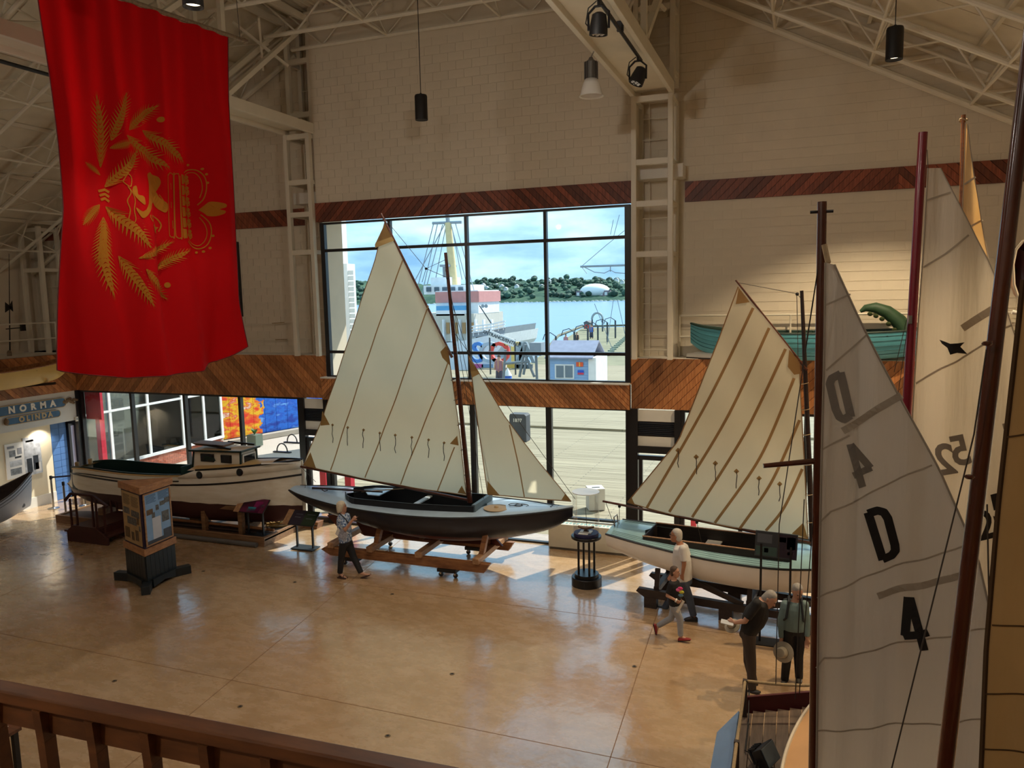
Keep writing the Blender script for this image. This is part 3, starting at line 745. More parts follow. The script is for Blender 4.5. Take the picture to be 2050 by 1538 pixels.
leaves = [(258,565,225,100,36),(318,392,430,82,36),(425,325,622,168,34),(520,325,820,522,36),(395,360,712,560,38),(285,690,472,458,36),(255,612,165,528,12),(312,440,430,405,20),
          (250,800,150,930,26),(272,880,245,1190,36),(278,930,322,1385,36),(288,812,522,1082,38),(355,1130,540,1452,32),(480,1218,716,1405,34),(438,1150,745,1040,28),(592,1228,856,1095,28)]
for lf in leaves:
    bb = MB(); leaf(*lf, bb); bb.build('gold_frond', gold, fo)
bb = MB()
for k in range(3): FP.strip(bb, [Z5(242+8*k, 715+k*28), Z5(285, 705+k*28), Z5(312, 722+k*30)], .035, .013, 6)
bb.build('wreath_knot', gold, fo)
for (x, y) in ((640, 256), (720, 1316)):
    bb = MB(); FP.poly(bb, [Z5(x+22*math.cos(a*math.pi/6), y+18*math.sin(a*math.pi/6)) for a in range(12)], .012); bb.build('gold_berry', gold, fo)
def smooth2(pts, n=6):
    q_ = crom2(pts, n*(len(pts)-1)); return q_
def crom2(st, n):
    out = []; m = len(st)
    for i in range(n+1):
        u = i/n*(m-1); k = min(int(u), m-2); t_ = u-k
        p0, p1, p2, p3 = st[max(k-1, 0)], st[k], st[k+1], st[min(k+2, m-1)]
        out.append(tuple(.5*((2*b)+(-a+c)*t_+(2*a-5*b+4*c-d)*t_*t_+(-a+3*b-3*c+d)*t_**3) for a, b, c, d in zip(p0, p1, p2, p3)))
    return out
bb = MB()
FP.poly(bb, [Z5(*z) for z in crom2(((505,838),(528,800),(540,720),(545,668),(538,612),(560,598),(585,592),(602,606),(640,622),(655,660),(640,700),(632,722),(668,768),(702,792),(708,830),(690,850),(655,832),(628,812),(602,788),(572,800),(540,845),(505,882),(470,892),(440,858),(428,826),(455,842),(480,850),(505,838)), 81)][:-1], .012, .2)
FP.poly(bb, [Z5(*z) for z in crom2(((418,692),(440,686),(448,712),(452,742),(490,750),(502,770),(500,806),(470,792),(440,768),(418,738),(412,712)), 40)], .012, .2)
for z in (((600,610),(640,640),(630,690)), ((632,722),(690,830)), ((650,735),(700,810)), ((560,640),(600,660))): FP.strip(bb, [Z5(*k) for k in z], .012, .0135, 5)
FP.strip(bb, [Z5(*z) for z in crom2(((540,872),(535,885),(556,908),(572,900),(556,880),(590,876),(640,890),(670,930),(655,972)), 40)], .022, .012, 2)
FP.poly(bb, [Z5(*z) for z in ((560,930),(590,935),(605,905),(620,940),(655,945),(628,965),(635,985),(605,972),(585,990),(588,960))], .012)
bb.build('gold_figure', gold, fo)
bb = MB()
for z in (((375,640),(392,610),(410,640),(402,690),(372,660),(375,640)), ((390,690),(412,730),(425,780),(418,840),(425,900),(410,930),(394,905),(400,840),(388,780),(404,730),(390,690))): FP.strip(bb, [Z5(*k) for k in crom2(z, 50)], .011, .012, 2)
bb.build('gold_staff', gold, fo)
bb = MB()
ring = lambda z, w_, n_=60: FP.strip(bb, [Z5(*k) for k in crom2(z, n_)], w_, .012, 2)
ring(((702,612),(715,596),(738,602),(748,640),(765,980),(755,1005),(735,1000),(725,960),(700,640),(702,612)), .013)
ring(((752,606),(770,600),(785,640),(805,985),(800,1012),(782,1008),(770,960),(752,620),(752,606)), .013)
ring(((790,612),(812,1010)), .012, 10); ring(((728,660),(733,700)), .01, 6); ring(((735,780),(738,820)), .01, 6); ring(((750,900),(755,950)), .01, 6)
for z, w_ in ((((832,592),(868,572),(905,578),(938,625),(948,690),(938,760),(915,800)), .016), (((842,606),(872,590),(900,596),(922,640),(930,700),(922,755)), .011), (((850,1034),(890,1068),(930,1082),(965,1055),(980,990),(970,920),(930,862)), .016), (((858,1022),(892,1050),(925,1062),(950,1035),(960,985),(950,930),(925,880)), .011)): ring(z, w_)
for k in range(6):
    y0 = 602+k*70; FP.poly(bb, [Z5(*z) for z in ((800+k*2.5,y0),(828+k*2.5,y0+4),(834+k*2.5,y0+60),(805+k*2.5,y0+64))], .012)
    c_ = (852+k*4, y0+34)
    for a in range(5):
        an = a*2*math.pi/5+.3; FP.poly(bb, [Z5(c_[0]+13*math.cos(an)+9*math.cos(t_), c_[1]+20*math.sin(an)+12*math.sin(t_)) for t_ in [i_*math.pi/4 for i_ in range(8)]], .012, .5)
    FP.strip(bb, [Z5(*z) for z in crom2(((842+k*4, y0), (868+k*4, y0+16), (846+k*4, y0+36), (872+k*4, y0+52), (850+k*4, y0+68)), 20)], .012, .0125, 2)
for (x, y) in ((865,540),(925,570),(945,605),(952,660),(988,1000),(978,1078),(948,1100),(915,1106)): FP.poly(bb, [Z5(x+8*math.cos(a*math.pi/4), y+8*math.sin(a*math.pi/4)) for a in range(8)], .012)
FP.poly(bb, [Z5(*z) for z in crom2(((945,800),(965,782),(1000,785),(1035,800),(1036,820),(1010,832),(1034,844),(1028,862),(995,875),(960,872),(945,856),(920,832)), 44)], .012, .2)
bb.build('gold_crown', gold, fo)

# ============================================================ left wall: name boards and panels
sign_blue = paint('weathered_blue_board', '#3d6689', .5, var=.15, vscale=6, bump=.1)
letter_w = paint('white_letters', '#efe9da', .5); letter_g = paint('worn_gold_letters', '#b9a27a', .6, var=.2)
carve = wood('carved_brown', '#5a452e', '#8c6f4a', .6)
FX = -20.5
def board(z0, z1, y0, y1, name, label, text, lm, size, sp, tail, shift=0.):
    c = V((FX+.03, (y0+y1)/2, (z0+z1)/2)); h = (z1-z0)/2
    r = thing('name_board', label, 'sign', (FX, (y0+y1)/2, z0), 'blue ship name boards')
    pts = [V((FX+.005, y0, z0)), V((FX+.005, y1-.08, z0))]+[V((FX+.005, y1-.08+h*.9*math.sin(a*math.pi/8), (z0+z1)/2-h*math.cos(a*math.pi/8))) for a in range(1, 8)]+[V((FX+.005, y1-.08, z1)), V((FX+.005, y0, z1))]
    MB().prism(pts, (.05, 0, 0)).build('board', sign_blue, r, bevel=.01)
    b = MB(); b.tube([p_+V((.052, 0, 0)) for p_ in pts]+[pts[0]+V((.052, 0, 0))], .012, 6); b.build('moulding', letter_g, r)
    text_on('lettering', text, lm, (FX+.056, (y0+y1)/2+.05+shift, (z0+z1)/2-.0), (0, 1, 0), (0, 0, 1), size, r, bold=.012, ext=.006, sp=sp)
    if tail == 'scroll':
        b = MB(); yy = y1
        for k, (dy, dz, s_) in enumerate(((.02, 0, .1), (.14, .03, .085), (.24, -.02, .075), (.33, .03, .06), (.42, .0, .05), (.2, .08, .05), (.3, -.07, .05))): b.ball((FX+.04, yy+dy, (z0+z1)/2+dz), s_, 10, sc_=(.35, 1.1, .7))
        b.build('carved_leaf', carve, r, smooth=True)
    else:
        b = MB(); b.ball((FX+.04, y0, (z0+z1)/2), h*1.0, 12, sc_=(.4, .8, 1)); b.build('carved_scroll', carve, r, smooth=True)
    return r
cz = lambda x, y: at_x(x, y, FX)
a_, b_ = cz(30, 812), cz(120, 803)
board(2.93, 3.2, 13.4, cz(127, 805).y, 'n', 'upper blue name board with white raised letters NORMA', 'N O R M A', letter_w, .25, 1.25, 'scroll', cz(62, 812).y-(13.4+cz(127, 805).y)/2-.05)
board(2.66, 2.86, cz(10, 838).y, cz(117, 823).y, 'o', 'lower, smaller blue name board with worn letters OLINDA', 'O L I N D A', letter_g, .2, 1.0, 'cap')
WX = -21.1
def wall_panel(y0, y1, z0, z1, label, base, blocks):
    r = thing('wall_panel', label, 'panel', (WX, (y0+y1)/2, z0), 'printed panels on the left wall')
    MB().box(WX, WX+.03, y0, y1, z0, z1).build('board', base, r)
    for k, (u0, u1, v0, v1, m_) in enumerate(blocks):
        MB().box(WX+.03, WX+.033, y0+(y1-y0)*u0, y0+(y1-y0)*u1, z0+(z1-z0)*v0, z0+(z1-z0)*v1).build('print', m_, r)
pw = paint('panel_white', '#e6e4de', .4); g1 = paint('photo_grey', '#7d8286', .5, var=.5, vscale=9); g2 = paint('photo_dark', '#2c3138', .5, var=.5, vscale=12); g3 = paint('photo_light', '#b8bcc0', .5, var=.35, vscale=7); tx = paint('grey_print', '#8d9096', .6)
pa, pb = at_x(14, 960, WX), at_x(46, 905, WX); pc_, pd = at_x(52, 965, WX), at_x(80, 895, WX)
wall_panel(pa.y, pb.y, 1.0, 2.02, 'white printed panel with small grey pictures, left of the crew photograph', pw, [(.12, .5, .86, .93, tx), (.2, .55, .62, .8, g1), (.65, .9, .66, .84, tx), (.5, .85, .56, .61, g2), (.2, .85, .34, .5, g3), (.2, .8, .1, .28, g1)])
wall_panel(pc_.y, pd.y, .98, 2.1, 'grey photograph panel showing a crew, next to the blue pier', g3, [(.05, .95, .5, .97, g3), (.12, .42, .08, .45, g2), (.5, .8, .12, .5, g2), (.6, .92, .06, .3, pw), (.15, .6, .88, .93, tx)])
# retractable-belt posts before the launch's stern
def stanchion(x, y, label):
    r = thing('barrier_post', label, 'barrier post', (x, y, 0), 'steel belt barrier posts')
    b = MB(); b.lathe([(.16, 0), (.16, .015), (.05, .035), (.032, .05)], (x, y, 0), 24); b.build('base', chrome, r, smooth=True)
    b = MB(); b.lathe([(.03, .05), (.03, .9)], (x, y, 0), 16); b.build('post', chrome, r, smooth=True)
    b = MB(); b.lathe([(.035, .88), (.038, .9), (.038, .97), (.03, .985)], (x, y, 0), 16); b.build('belt_head', matt_black, r, smooth=True)
stanchion(-20.4, 15.75, 'steel belt barrier post nearest the blue pier')
stanchion(-19.35, 15.3, 'steel belt barrier post beside the ramp steps')
stanchion(-19.75, 16.25, 'steel belt barrier post behind the launch stern, by the heater')
bl = thing('barrier_belt', 'dark blue belt stretched between two steel barrier posts', 'belt', (-20.1, 16, .9))
MB().bar((-20.37, 15.77, .935), (-19.78, 16.23, .935), .004, .05).build('belt', paint('blue_belt', '#2a3050', .7), bl)
MB().box(-20.4, -20.36, 15.74, 15.79, .905, .965).build('belt_clip', matt_black, bl)
# thermostat, conduit, picture, weathervane on the upper ledge
r = thing('wall_switch', 'small white thermostat box on the black window post in the left corner', 'thermostat', (-20.45, 16.8, 2.4))
MB().box(-20.47, -20.44, 16.78, 16.86, 2.42, 2.56).build('case', white_p, r); MB().box(-20.44, -20.435, 16.8, 16.84, 2.47, 2.52).build('dial', tx, r)
r = thing('conduit_box', 'grey conduit dropping to a small junction box on the upper left wall', 'conduit', (-21.9, 17.4, 6.3))
cA, cB = at_y(23, 470, 17.55), at_y(36, 575, 17.55)
MB().tube([cA+V((-.1, 0, 1.2)), cB], .018, 6).build('conduit', steel_white, r); MB().box(cB.x-.08, cB.x+.08, 17.5, 17.6, cB.z-.12, cB.z+.05).build('junction_box', steel_white, r)
c0 = at_y(478, 560, 17.55)
r = thing('framed_picture', 'tall dark framed picture on the block wall, half hidden behind the red banner', 'picture', (c0.x, 17.58, 5.5))
zt, zb = at_y(478, 484, 17.55).z, at_y(478, 634, 17.55).z
MB().box(c0.x-1.3, c0.x+.04, 17.54, 17.6, zb, zt).build('frame', black_al, r); MB().box(c0.x-1.26, c0.x, 17.53, 17.545, zb+.04, zt-.04).build('print', g2, r)
r = thing('weathervane', 'iron weathervane on a tall thin rod standing on the upper left ledge', 'weathervane', (-21.6, 15.6, 4.49))
iron = paint('rusty_iron', '#2e2a26', .6, .5, var=.3)
wv = lambda x, y: at_x(x, y, -21.6)
MB().tube([wv(20, 716), wv(18, 508)], .02, 8, r2=.006).build('rod', iron, r)
for z in ((((10, 605), (24, 616), (10, 626))), (((24, 602), (16, 616), (26, 624)))): MB().prism([wv(*k) for k in z], (.012, 0, 0)).build('vane_fin', iron, r)
MB().tube([wv(12, 659), wv(44, 656)], .016, 6).build('cross_arm', iron, r); MB().box(wv(46, 656).x-.03, wv(46, 656).x+.03, wv(46, 656).y-.07, wv(46, 656).y+.07, wv(46, 660).z-.04, wv(46, 652).z+.04).build('arm_letter', iron, r)
b = MB(); b.lathe([(.1, 0), (.1, .2), (.06, .25), (.06, .4), (.03, .45)], wv(20, 722)-V((0, 0, .15)), 12); b.build('socket', wood('socket_wood', '#5a4a3a', '#8a7a60'), r, smooth=True)
r = thing('rigging_wires', 'two slack rigging wires with turnbuckles strung across the upper left block wall', 'wire', at_y(540, 690, 17.3)-V((0, 0, .3)))
for (p0, p1) in (((482, 653), (598, 641)), ((492, 682), (600, 678))):
    A, B = at_y(*p0, 17.45), at_y(*p1, 17.45); B.x = -12.26; MB().tube([A, B], .006, 5).build('wire', steel_white, r)
    MB().tube([A.lerp(B, .45), A.lerp(B, .62)], .014, 6).build('turnbuckle', rope_m, r)
# ============================================================ boats
def crom(st, n):
    out = []; m = len(st)
    for i in range(n+1):
        u = i/n*(m-1); k = min(int(u), m-2); t_ = u-k
        p0, p1, p2, p3 = st[max(k-1, 0)], st[k], st[k+1], st[min(k+2, m-1)]
        out.append(tuple(.5*((2*b)+(-a+c)*t_+(2*a-5*b+4*c-d)*t_*t_+(-a+3*b-3*c+d)*t_**3) for a, b, c, d in zip(p0, p1, p2, p3)))
    return out
class Hull:
    # stations: (x, half_beam, z_sheer, z_keel, rake, fullness)
    def __init__(s, st, org, ang=0., n=36, ns=12):
        s.st = crom(st, n); s.n, s.ns = n, ns; s.o = V(org); s.d = V((math.cos(ang), math.sin(ang), 0)); s.sd = V((math.sin(ang), -math.cos(ang), 0))
    def T(s, x, y, z): return s.o+s.d*x+s.sd*y+V((0, 0, z))
    def stx(s, f):
        x = f*s.st[-1][0]; k = 0
        while k < s.n-1 and s.st[k+1][0] < x: k += 1
        t_ = max(0., min(1., (x-s.st[k][0])/max(1e-6, s.st[k+1][0]-s.st[k][0]))); return tuple(a+(b-a)*t_ for a, b in zip(s.st[k], s.st[k+1]))
    def pt(s, i, q, side, off_=0.):
        x, b, zs, zk, rk, fu = i if isinstance(i, tuple) else s.st[i]
        b = max(b, .004); a = q*math.pi/2
        y = b*math.sin(a)**fu; z = zk+(zs-zk)*(1-math.cos(a))**(.75+.25/fu if fu > 0 else 1)
        k = max(0, 1-off_/max(b, .05))
        return s.T(x+rk*q, side*y*k, z+off_*(1-q)*.8)
    def side_mb(s, q0=0., q1=1., off_=0., i0=0, i1=None, mb=None):
        mb = mb or MB(); i1 = s.n if i1 is None else i1; m = max(2, int(s.ns*(q1-q0)+.5))
        for side in (1, -1):
            vs = [s.pt(i, q0+(q1-q0)*j/m, side, off_) for i in range(i0, i1+1) for j in range(m+1)]
            fs = [((i)*(m+1)+j, (i+1)*(m+1)+j, (i+1)*(m+1)+j+1, i*(m+1)+j+1) for i in range(i1-i0) for j in range(m)]
            mb.add(vs, fs)
        return mb
    def zone(s, zcut, above, off_=0., mb=None, i0=0, i1=None):
        mb = mb or MB(); i1 = s.n if i1 is None else i1
        for side in (1, -1):
            for i in range(i0, i1):
                rows = []
                for k in (i, i+1):
                    st = s.st[k]; qc = 0.
                    for j in range(60):
                        q = j/59
                        if s.pt(k, q, side).z-s.o.z < zcut: qc = q
                    a, b = (qc, 1.) if above else (0., qc)
                    rows.append([s.pt(k, a+(b-a)*j/8, side, off_) for j in range(9)])
                mb.add(rows[0]+rows[1], [(j, 9+j, 10+j, j+1) for j in range(8)])
        return mb
    def close_ends(s, mb, ends=(0, 1), off_=0.):
        for e_ in ends:
            i = 0 if e_ == 0 else s.n
            L = [s.pt(i, j/8, 1, off_) for j in range(9)]; R = [s.pt(i, j/8, -1, off_) for j in range(9)]
            mb.add(L+R, [(j, j+1, 10+j, 9+j) for j in range(8)])
        return mb
    def deck(s, cock, mb=None, camber=.05, dz=0., i0=0, i1=None):
        # cock(x) -> half width of the opening (0 = none)
        mb = mb or MB(); i1 = s.n if i1 is None else i1
        for side in (1, -1):
            vs = []
            for i in range(i0, i1+1):
                x, b, zs, zk, rk, fu = s.st[i]; c = min(cock(x), b*.98)
                for j in range(5):
                    y = b+(c-b)*j/4; vs.append(s.T(x+rk, side*y, zs+dz+camber*(1-(y/max(b, .01))**2)))
            mb.add(vs, [(i*5+j, (i+1)*5+j, (i+1)*5+j+1, i*5+j+1) for i in range(i1-i0) for j in range(4)])
        return mb
    def rail(s, mb, r, q=1., dz=0., i0=0, i1=None, out=0., sides=(1, -1), n=6):
        i1 = s.n if i1 is None else i1
        for side in sides:
            mb.tube([s.pt(i, q, side)+V((0, 0, dz))+s.sd*side*out for i in range(i0, i1+1)], r, n)
        return mb
def mirror_mb(): return MB()

# ---------- gaff rig helper
sail_m = cloth('cream_sailcloth', '#ece6d4', .62, .05, .12, tcol='#efe3c2')
tan_m = cloth('tan_sailcloth', '#f6edd6', .6, .06, .15, tcol='#f6e8c4')
seam_m = cloth('brown_seam', '#ad8a62', .5, .08, .0, tcol='#b89468')
patch_m = cloth('tan_corner_patch', '#a5845a', .45, .1, .05, tcol='#a88350')
spar = wood('varnished_spar', '#3a1c12', '#5c2d1c', .3, stretch=(2, 2, 14), coat=.5)
dark_spar = wood('dark_spar', '#1e1412', '#332220', .4)
SPW = {}
def sail(parent, mat_, Y, l, r, tp, bt, seams, patches, reefs, reef_len, diamond, belly=.10, seam_w=.028, battens=()):
    o0 = at_y(*tp[0], Y)
    xs = [at_y(*p_, Y).x for p_ in l+r]; xm, xw = (min(xs)+max(xs))/2, max(xs)-min(xs)
    zs = [at_y(*p_, Y).z for p_ in l+r]; zm, zw = min(zs), max(zs)-min(zs)
    def g(x, z):
        u = max(-1, min(1, (x+o0.x-xm)/(xw/2))); v = max(0, min(1, (z+o0.z-zm)/zw))
        return belly*(1-u*u)*math.sin(math.pi*min(1, v*1.05))-.03*math.sin(5*x+3*z)*.4
    P = Patch(o0, (1, 0, 0), (0, 0, 1), g)
    ab = lambda L: [P.ab(*z) for z in L]
    f = coons(ab(l), ab(r), ab(tp), ab(bt))
    so = MB().grid(36, 44, lambda u, v: P.pt(*f(u, v))).build('sail', mat_, parent, smooth=True)
    edge = [P.pt(*f(0, i/30)) for i in range(31)]; b = MB(); b.tube(edge, .011, 5)
    for k in (1,): b.tube([P.pt(*f(1, i/30)) for i in range(31)], .009, 5); b.tube([P.pt(*f(i/30, 1)) for i in range(31)], .011, 5)
    b.build('bolt_rope', seam_m, so, smooth=True)
    for sm in seams:
        b = MB(); P.strip(b, crom(ab(sm), 24), seam_w, .008, 2); b.build('seam', seam_m, so)
    for pt_ in patches:
        b = MB(); P.poly(b, ab(pt_), .01, .12); b.build('corner_patch', patch_m, so)
    for (x, y) in reefs:
        b = MB(); d_ = diamond; P.poly(b, ab([(x, y-d_), (x+d_, y), (x, y+d_), (x-d_, y)]), .014, .2); ro = b.build('reef_patch', patch_m if diamond > 3 else line_m, so)
        c = [P.pt(*P.ab(x+.0+random.uniform(-1.5, 1.5)*(k > 0)*(1 if diamond > 3 else .5), y+reef_len*k/4), .03) for k in range(5)]
        b = MB(); b.tube(c, .008, 5); b.build('reef_line', line_m, ro)
    return so, P
def spar_px(parent, name, a, b, Y, r0, r1, mat_, dy=0.):
    A, B = at_y(*a, Y), at_y(*b, Y); A.y += dy; B.y += dy
    return MB().tube([A.lerp(B, k/6) for k in range(7)], r0, 12, r2=r1).build(name, mat_, parent, smooth=True)
def rope_px(parent, pts, Y, r=.006, mat_=None, name='line'):
    return MB().tube([at_y(p_[0], p_[1], p_[2] if len(p_) > 2 else Y) for p_ in pts], r, 5).build(name, mat_ or line_m, parent)

# ============================================================ dark sloop on its skid cradle
YS = 15.1
navy = paint('navy_hull', '#191b26', .35, var=.1); redb = wood('red_brown_bottom', '#4a2018', '#6b3222', .5, stretch=(1, 8, 8)); deck_b = paint('pale_blue_deck', '#a9bccb', .35, var=.08, coat=.4)
slp = thing('sailing_sloop', 'dark navy gaff sloop with cream mainsail and jib before the big window', 'sailboat', (-7.6, YS, .55))
SH = Hull([(0, .22, 1.42, 1.31, 0, .8), (.6, .50, 1.385, 1.12, 0, .75), (1.8, .83, 1.33, .88, 0, .75), (3.2, .98, 1.30, .66, 0, .78), (4.5, .93, 1.315, .62, 0, .82), (5.6, .66, 1.37, .74, 0, .95), (6.5, .28, 1.43, .98, 0, 1.05), (7.0, .02, 1.49, 1.30, 0, 1)], (-11.37, YS, 0))
SH.close_ends(SH.zone(.84, True), (0,)).build('hull_topsides', navy, slp, smooth=True)
SH.zone(.84, False).build('hull_bottom', redb, slp, smooth=True)
cock = lambda x: 0 if x < 1.55 or x > 4.95 else .62*min(1, (x-1.5)/.5)**.5 if x < 3.4 else .62-.10*(x-3.4)/1.5
SH.deck(cock).build('deck', deck_b, slp, smooth=True)
b = MB(); SH.rail(b, .022, out=.0); b.build('rub_rail', matt_black, slp, smooth=True)
co = MB()
for side in (1, -1):
    L = [(1.55+3.4*i/20) for i in range(21)]
    vs = []
    for x in L:
        st = SH.stx(x/7.0); c = max(.05, cock(x)); z = 1.36-.02*math.sin(math.pi*(x-1.5)/3.5)
        vs += [SH.T(x, side*c, .95), SH.T(x, side*c, z+.13), SH.T(x, side*(c-.03), z+.13), SH.T(x, side*(c-.03), .95)]
    co.add(vs, [(i*4+j, i*4+4+j, i*4+5+j, i*4+j+1) for i in range(20) for j in range(3)])
co.build('coaming', matt_black, slp)
b = MB(); b.grid(20, 4, lambda u, v: SH.T(1.55+3.35*u, (v-.5)*2*max(.05, cock(1.55+3.35*u))*.97, .98)); b.build('cockpit_floor', paint('grey_blue_sole', '#7a8790', .5), slp)
for i in range(5): MB().bar(SH.T(1.8+.05, -.5+.25*i, .995), SH.T(4.8, -.45+.22*i, .995), .012, .012).build('sole_batten', matt_black, slp)
MB().box(*[v for p_ in zip(SH.T(4.9, .5, 1.3), SH.T(4.98, -.5, 1.52)) for v in (min(p_), max(p_))]).build('coaming_front', paint('grey_blue_coaming', '#5a6a70', .5), slp)
MB().box(*[v for p_ in zip(SH.T(3.3, .6, 1.3), SH.T(3.42, -.6, 1.33)) for v in (min(p_), max(p_))]).build('thwart', paint('pale_thwart', '#b9c2c4', .5), slp)
MB().obox(SH.T(3.25, .1, 1.22), (.28, .1, .02), (-.03, .1, 0), (0, 0, .015)).build('bailer_board', white_p, slp)
MB().prism([SH.T(1.6, -.5, 1.40), SH.T(2.4, -.55, 1.42), SH.T(2.4, .1, 1.42), SH.T(2.1, .1, 1.42)], (0, 0, .02)).build('stern_hatch', deck_b, slp)
b = MB(); b.tube([SH.T(.55, .05, 1.47), SH.T(2.6, .28, 1.58)], .025, 8, r2=.018); b.build('tiller', dark_spar, slp, smooth=True)
b = MB(); b.tube([SH.T(2.0, .2, 1.52), SH.T(2.9, -.2, 1.56)], .012, 6); b.build('tiller_extension', rope_m, slp)
b = MB(); b.lathe([(.28, 0), (.28, .012), (.05, .02), (.04, .05), (.02, .06)], SH.T(5.35, .2, 1.40), 24); b.build('round_hatch', paint('tan_canvas_disc', '#b59a74', .7), slp, smooth=True)
b = MB(); b.tube([SH.T(5.6+.12*math.cos(k*.9)+k*.02, -.05+.1*math.sin(k*.9), 1.44) for k in range(16)], .008, 5); b.build('coiled_line', line_m, slp)
b = MB(); b.prism([at_y(*z, YS) for z in ((655, 1032), (672, 1030), (700, 1048), (704, 1076), (692, 1074))], (0, .05, 0)); b.build('rudder', wood('rudder_wood', '#5a2a1a', '#7a4028', .5), slp)
b = MB(); b.prism([SH.T(1.9, .03, .42), SH.T(5.4, .03, .5), SH.T(5.2, .03, .7), SH.T(1.6, .03, .9)], (0, .06, 0)); b.build('keel', redb, slp)
for (x, y) in ((1.0, .2), (6.6, .05), (6.6, -.05)):
    b = MB(); b.tube([SH.T(x-.08, y, 1.49), SH.T(x, y, 1.46), SH.T(x+.08, y, 1.49)], .012, 6); b.build('cleat', matt_black, slp)
spar_px(slp, 'mast', (941, 1006), (892, 506), YS, .06, .035, spar)
spar_px(slp, 'gaff', (906, 716), (764, 428), YS, .032, .022, spar, -.02)
spar_px(slp, 'boom', (944, 1002), (603, 934), YS, .032, .026, spar, -.02)
sm1, SP1 = sail(slp, sail_m, YS-.03, [(770, 446), (752, 520), (696, 700), (650, 830), (607, 932)], [(899, 702), (905, 750), (922, 880), (934, 992)], [(770, 446), (800, 506), (850, 604), (899, 702)], [(607, 932), (720, 957), (830, 977), (934, 992)],
     [[(808, 521), (663, 941)], [(860, 612), (795, 800), (732, 956)], [(899, 725), (871, 800), (802, 970)], [(911, 895), (876, 983)]],
     [[(771, 448), (787, 478), (751, 492)], [(897, 690), (903, 732), (888, 716), (884, 704)], [(608, 931), (623, 905), (634, 938)], [(934, 990), (916, 987), (925, 972)], [(648, 822), (663, 850), (643, 852)], [(916, 872), (919, 892), (902, 888)]],
     [(669, 850), (700, 855), (731, 860), (764, 866), (795, 870), (827, 875), (860, 880), (891, 886)], 36, 3.2)
b = MB(); SP1.poly(b, [SP1.ab(*z) for z in ((753, 486), (785, 474), (790, 482), (752, 497))], .013, .15); b.build('head_band', paint('pale_tan_band', '#b79a62', .8), sm1)
jib, SP2 = sail(slp, sail_m, YS-.02, [(938, 712), (946, 760), (960, 870), (977, 990)], [(938, 712), (1010, 830), (1080, 925), (1143, 1004)], [(938, 712), (939, 712.5)], [(977, 990), (1040, 996), (1143, 1004)],
     [[(1022, 850), (1040, 930), (1050, 995)]], [[(939, 716), (958, 745), (944, 750)], [(977, 989), (976, 962), (1000, 991)], [(1141, 1003), (1124, 1001), (1132, 988)]], [], 10, 2, belly=.06)
b = MB(); SP2.poly(b, [SP2.ab(*z) for z in ((943, 744), (956, 742), (961, 748), (946, 756))], .013, .15); b.build('head_band', MT['pale_tan_band'], jib)
for pts in ([(764, 430), (853, 538), (892, 520)], [(853, 538), (896, 556)], [(853, 538), (845, 565)], [(905, 660), (1152, 1000)], [(938, 712), (900, 590)], [(946, 760), (952, 985)], [(896, 560), (968, 998)], [(892, 540), (985, 990)], [(604, 936), (632, 965)], [(615, 938), (610, 985)]):
    rope_px(slp, pts, YS-.02, .006)
for k, (x, y) in enumerate(((853, 538), (896, 557), (910, 690), (911, 708))):
    b = MB(); b.ball(at_y(x, y, YS-.03), .035, 8, sc_=(1, .5, .8)); b.build('block', matt_black, slp, smooth=True)
for y in (760, 800, 850, 900, 950, 985):
    p_ = at_y(898+(y-700)*.138+2, y, YS-.03); b = MB(); b.tube([p_+V((.06*math.cos(a), .06*math.sin(a), .02*math.cos(a))) for a in [k*math.pi/5 for k in range(11)]], .006, 5); b.build('mast_hoop', line_m, slp)
# cradle of the sloop
pine = wood('pine_timber', '#6a3f22', '#9c6a3f', .55, stretch=(2, 10, 10)); pine_l = wood('pale_pine', '#8d6544', '#b88e66', .55, stretch=(8, 2, 10))
crd = thing('boat_cradle', 'brown timber skid cradle on caster dollies under the navy sloop', 'cradle', (-8, 14.9, 0))
for Y in (14.24, 15.7):
    b = MB(); b.prism([(-10.05, Y-.07, .32), (-9.8, Y-.07, .2), (-6.05, Y-.07, .2), (-5.92, Y-.07, .4), (-9.7, Y-.07, .4), (-9.95, Y-.07, .38)], (0, .14, 0)); b.build('skid', pine, crd, bevel=.01)
for X in (-9.75, -8.75, -7.55, -6.2):
    MB().box(X-.07, X+.07, 14.1, 15.85, .4, .52).build('cross_beam', pine_l, crd, bevel=.006)
for X, sh in ((-8.75, .12), (-6.2, -.05)):
    for Y, s_ in ((14.45, 1), (15.75, -1)):
        MB().bar((X, Y, .5), (X+.08, Y+s_*.12, .98), .11, .11, up=(1, 0, 0)).build('bilge_post', pine, crd)
for X in (-7.55, -7.9, -6.3): MB().box(X-.05, X+.05, 14.95, 15.25, .5, .64).build('keel_block', pine, crd)
caster = paint('caster_grey', '#2a2a2e', .4)
for X in (-9.3, -6.9):
    for Y in (14.24, 15.7):
        MB().box(X-.22, X+.22, Y-.1, Y+.1, .13, .2).build('dolly_plate', matt_black, crd)
        for dx in (-.17, .17):
            b = MB(); b.lathe([(.05, -.02), (.05, .02)], (X+dx, Y, .05), 14, ax=(0, 1, 0)); b.build('caster', caster, crd)
            MB().box(X+dx-.02, X+dx+.02, Y-.035, Y+.035, .06, .14).build('caster_fork', chrome, crd)

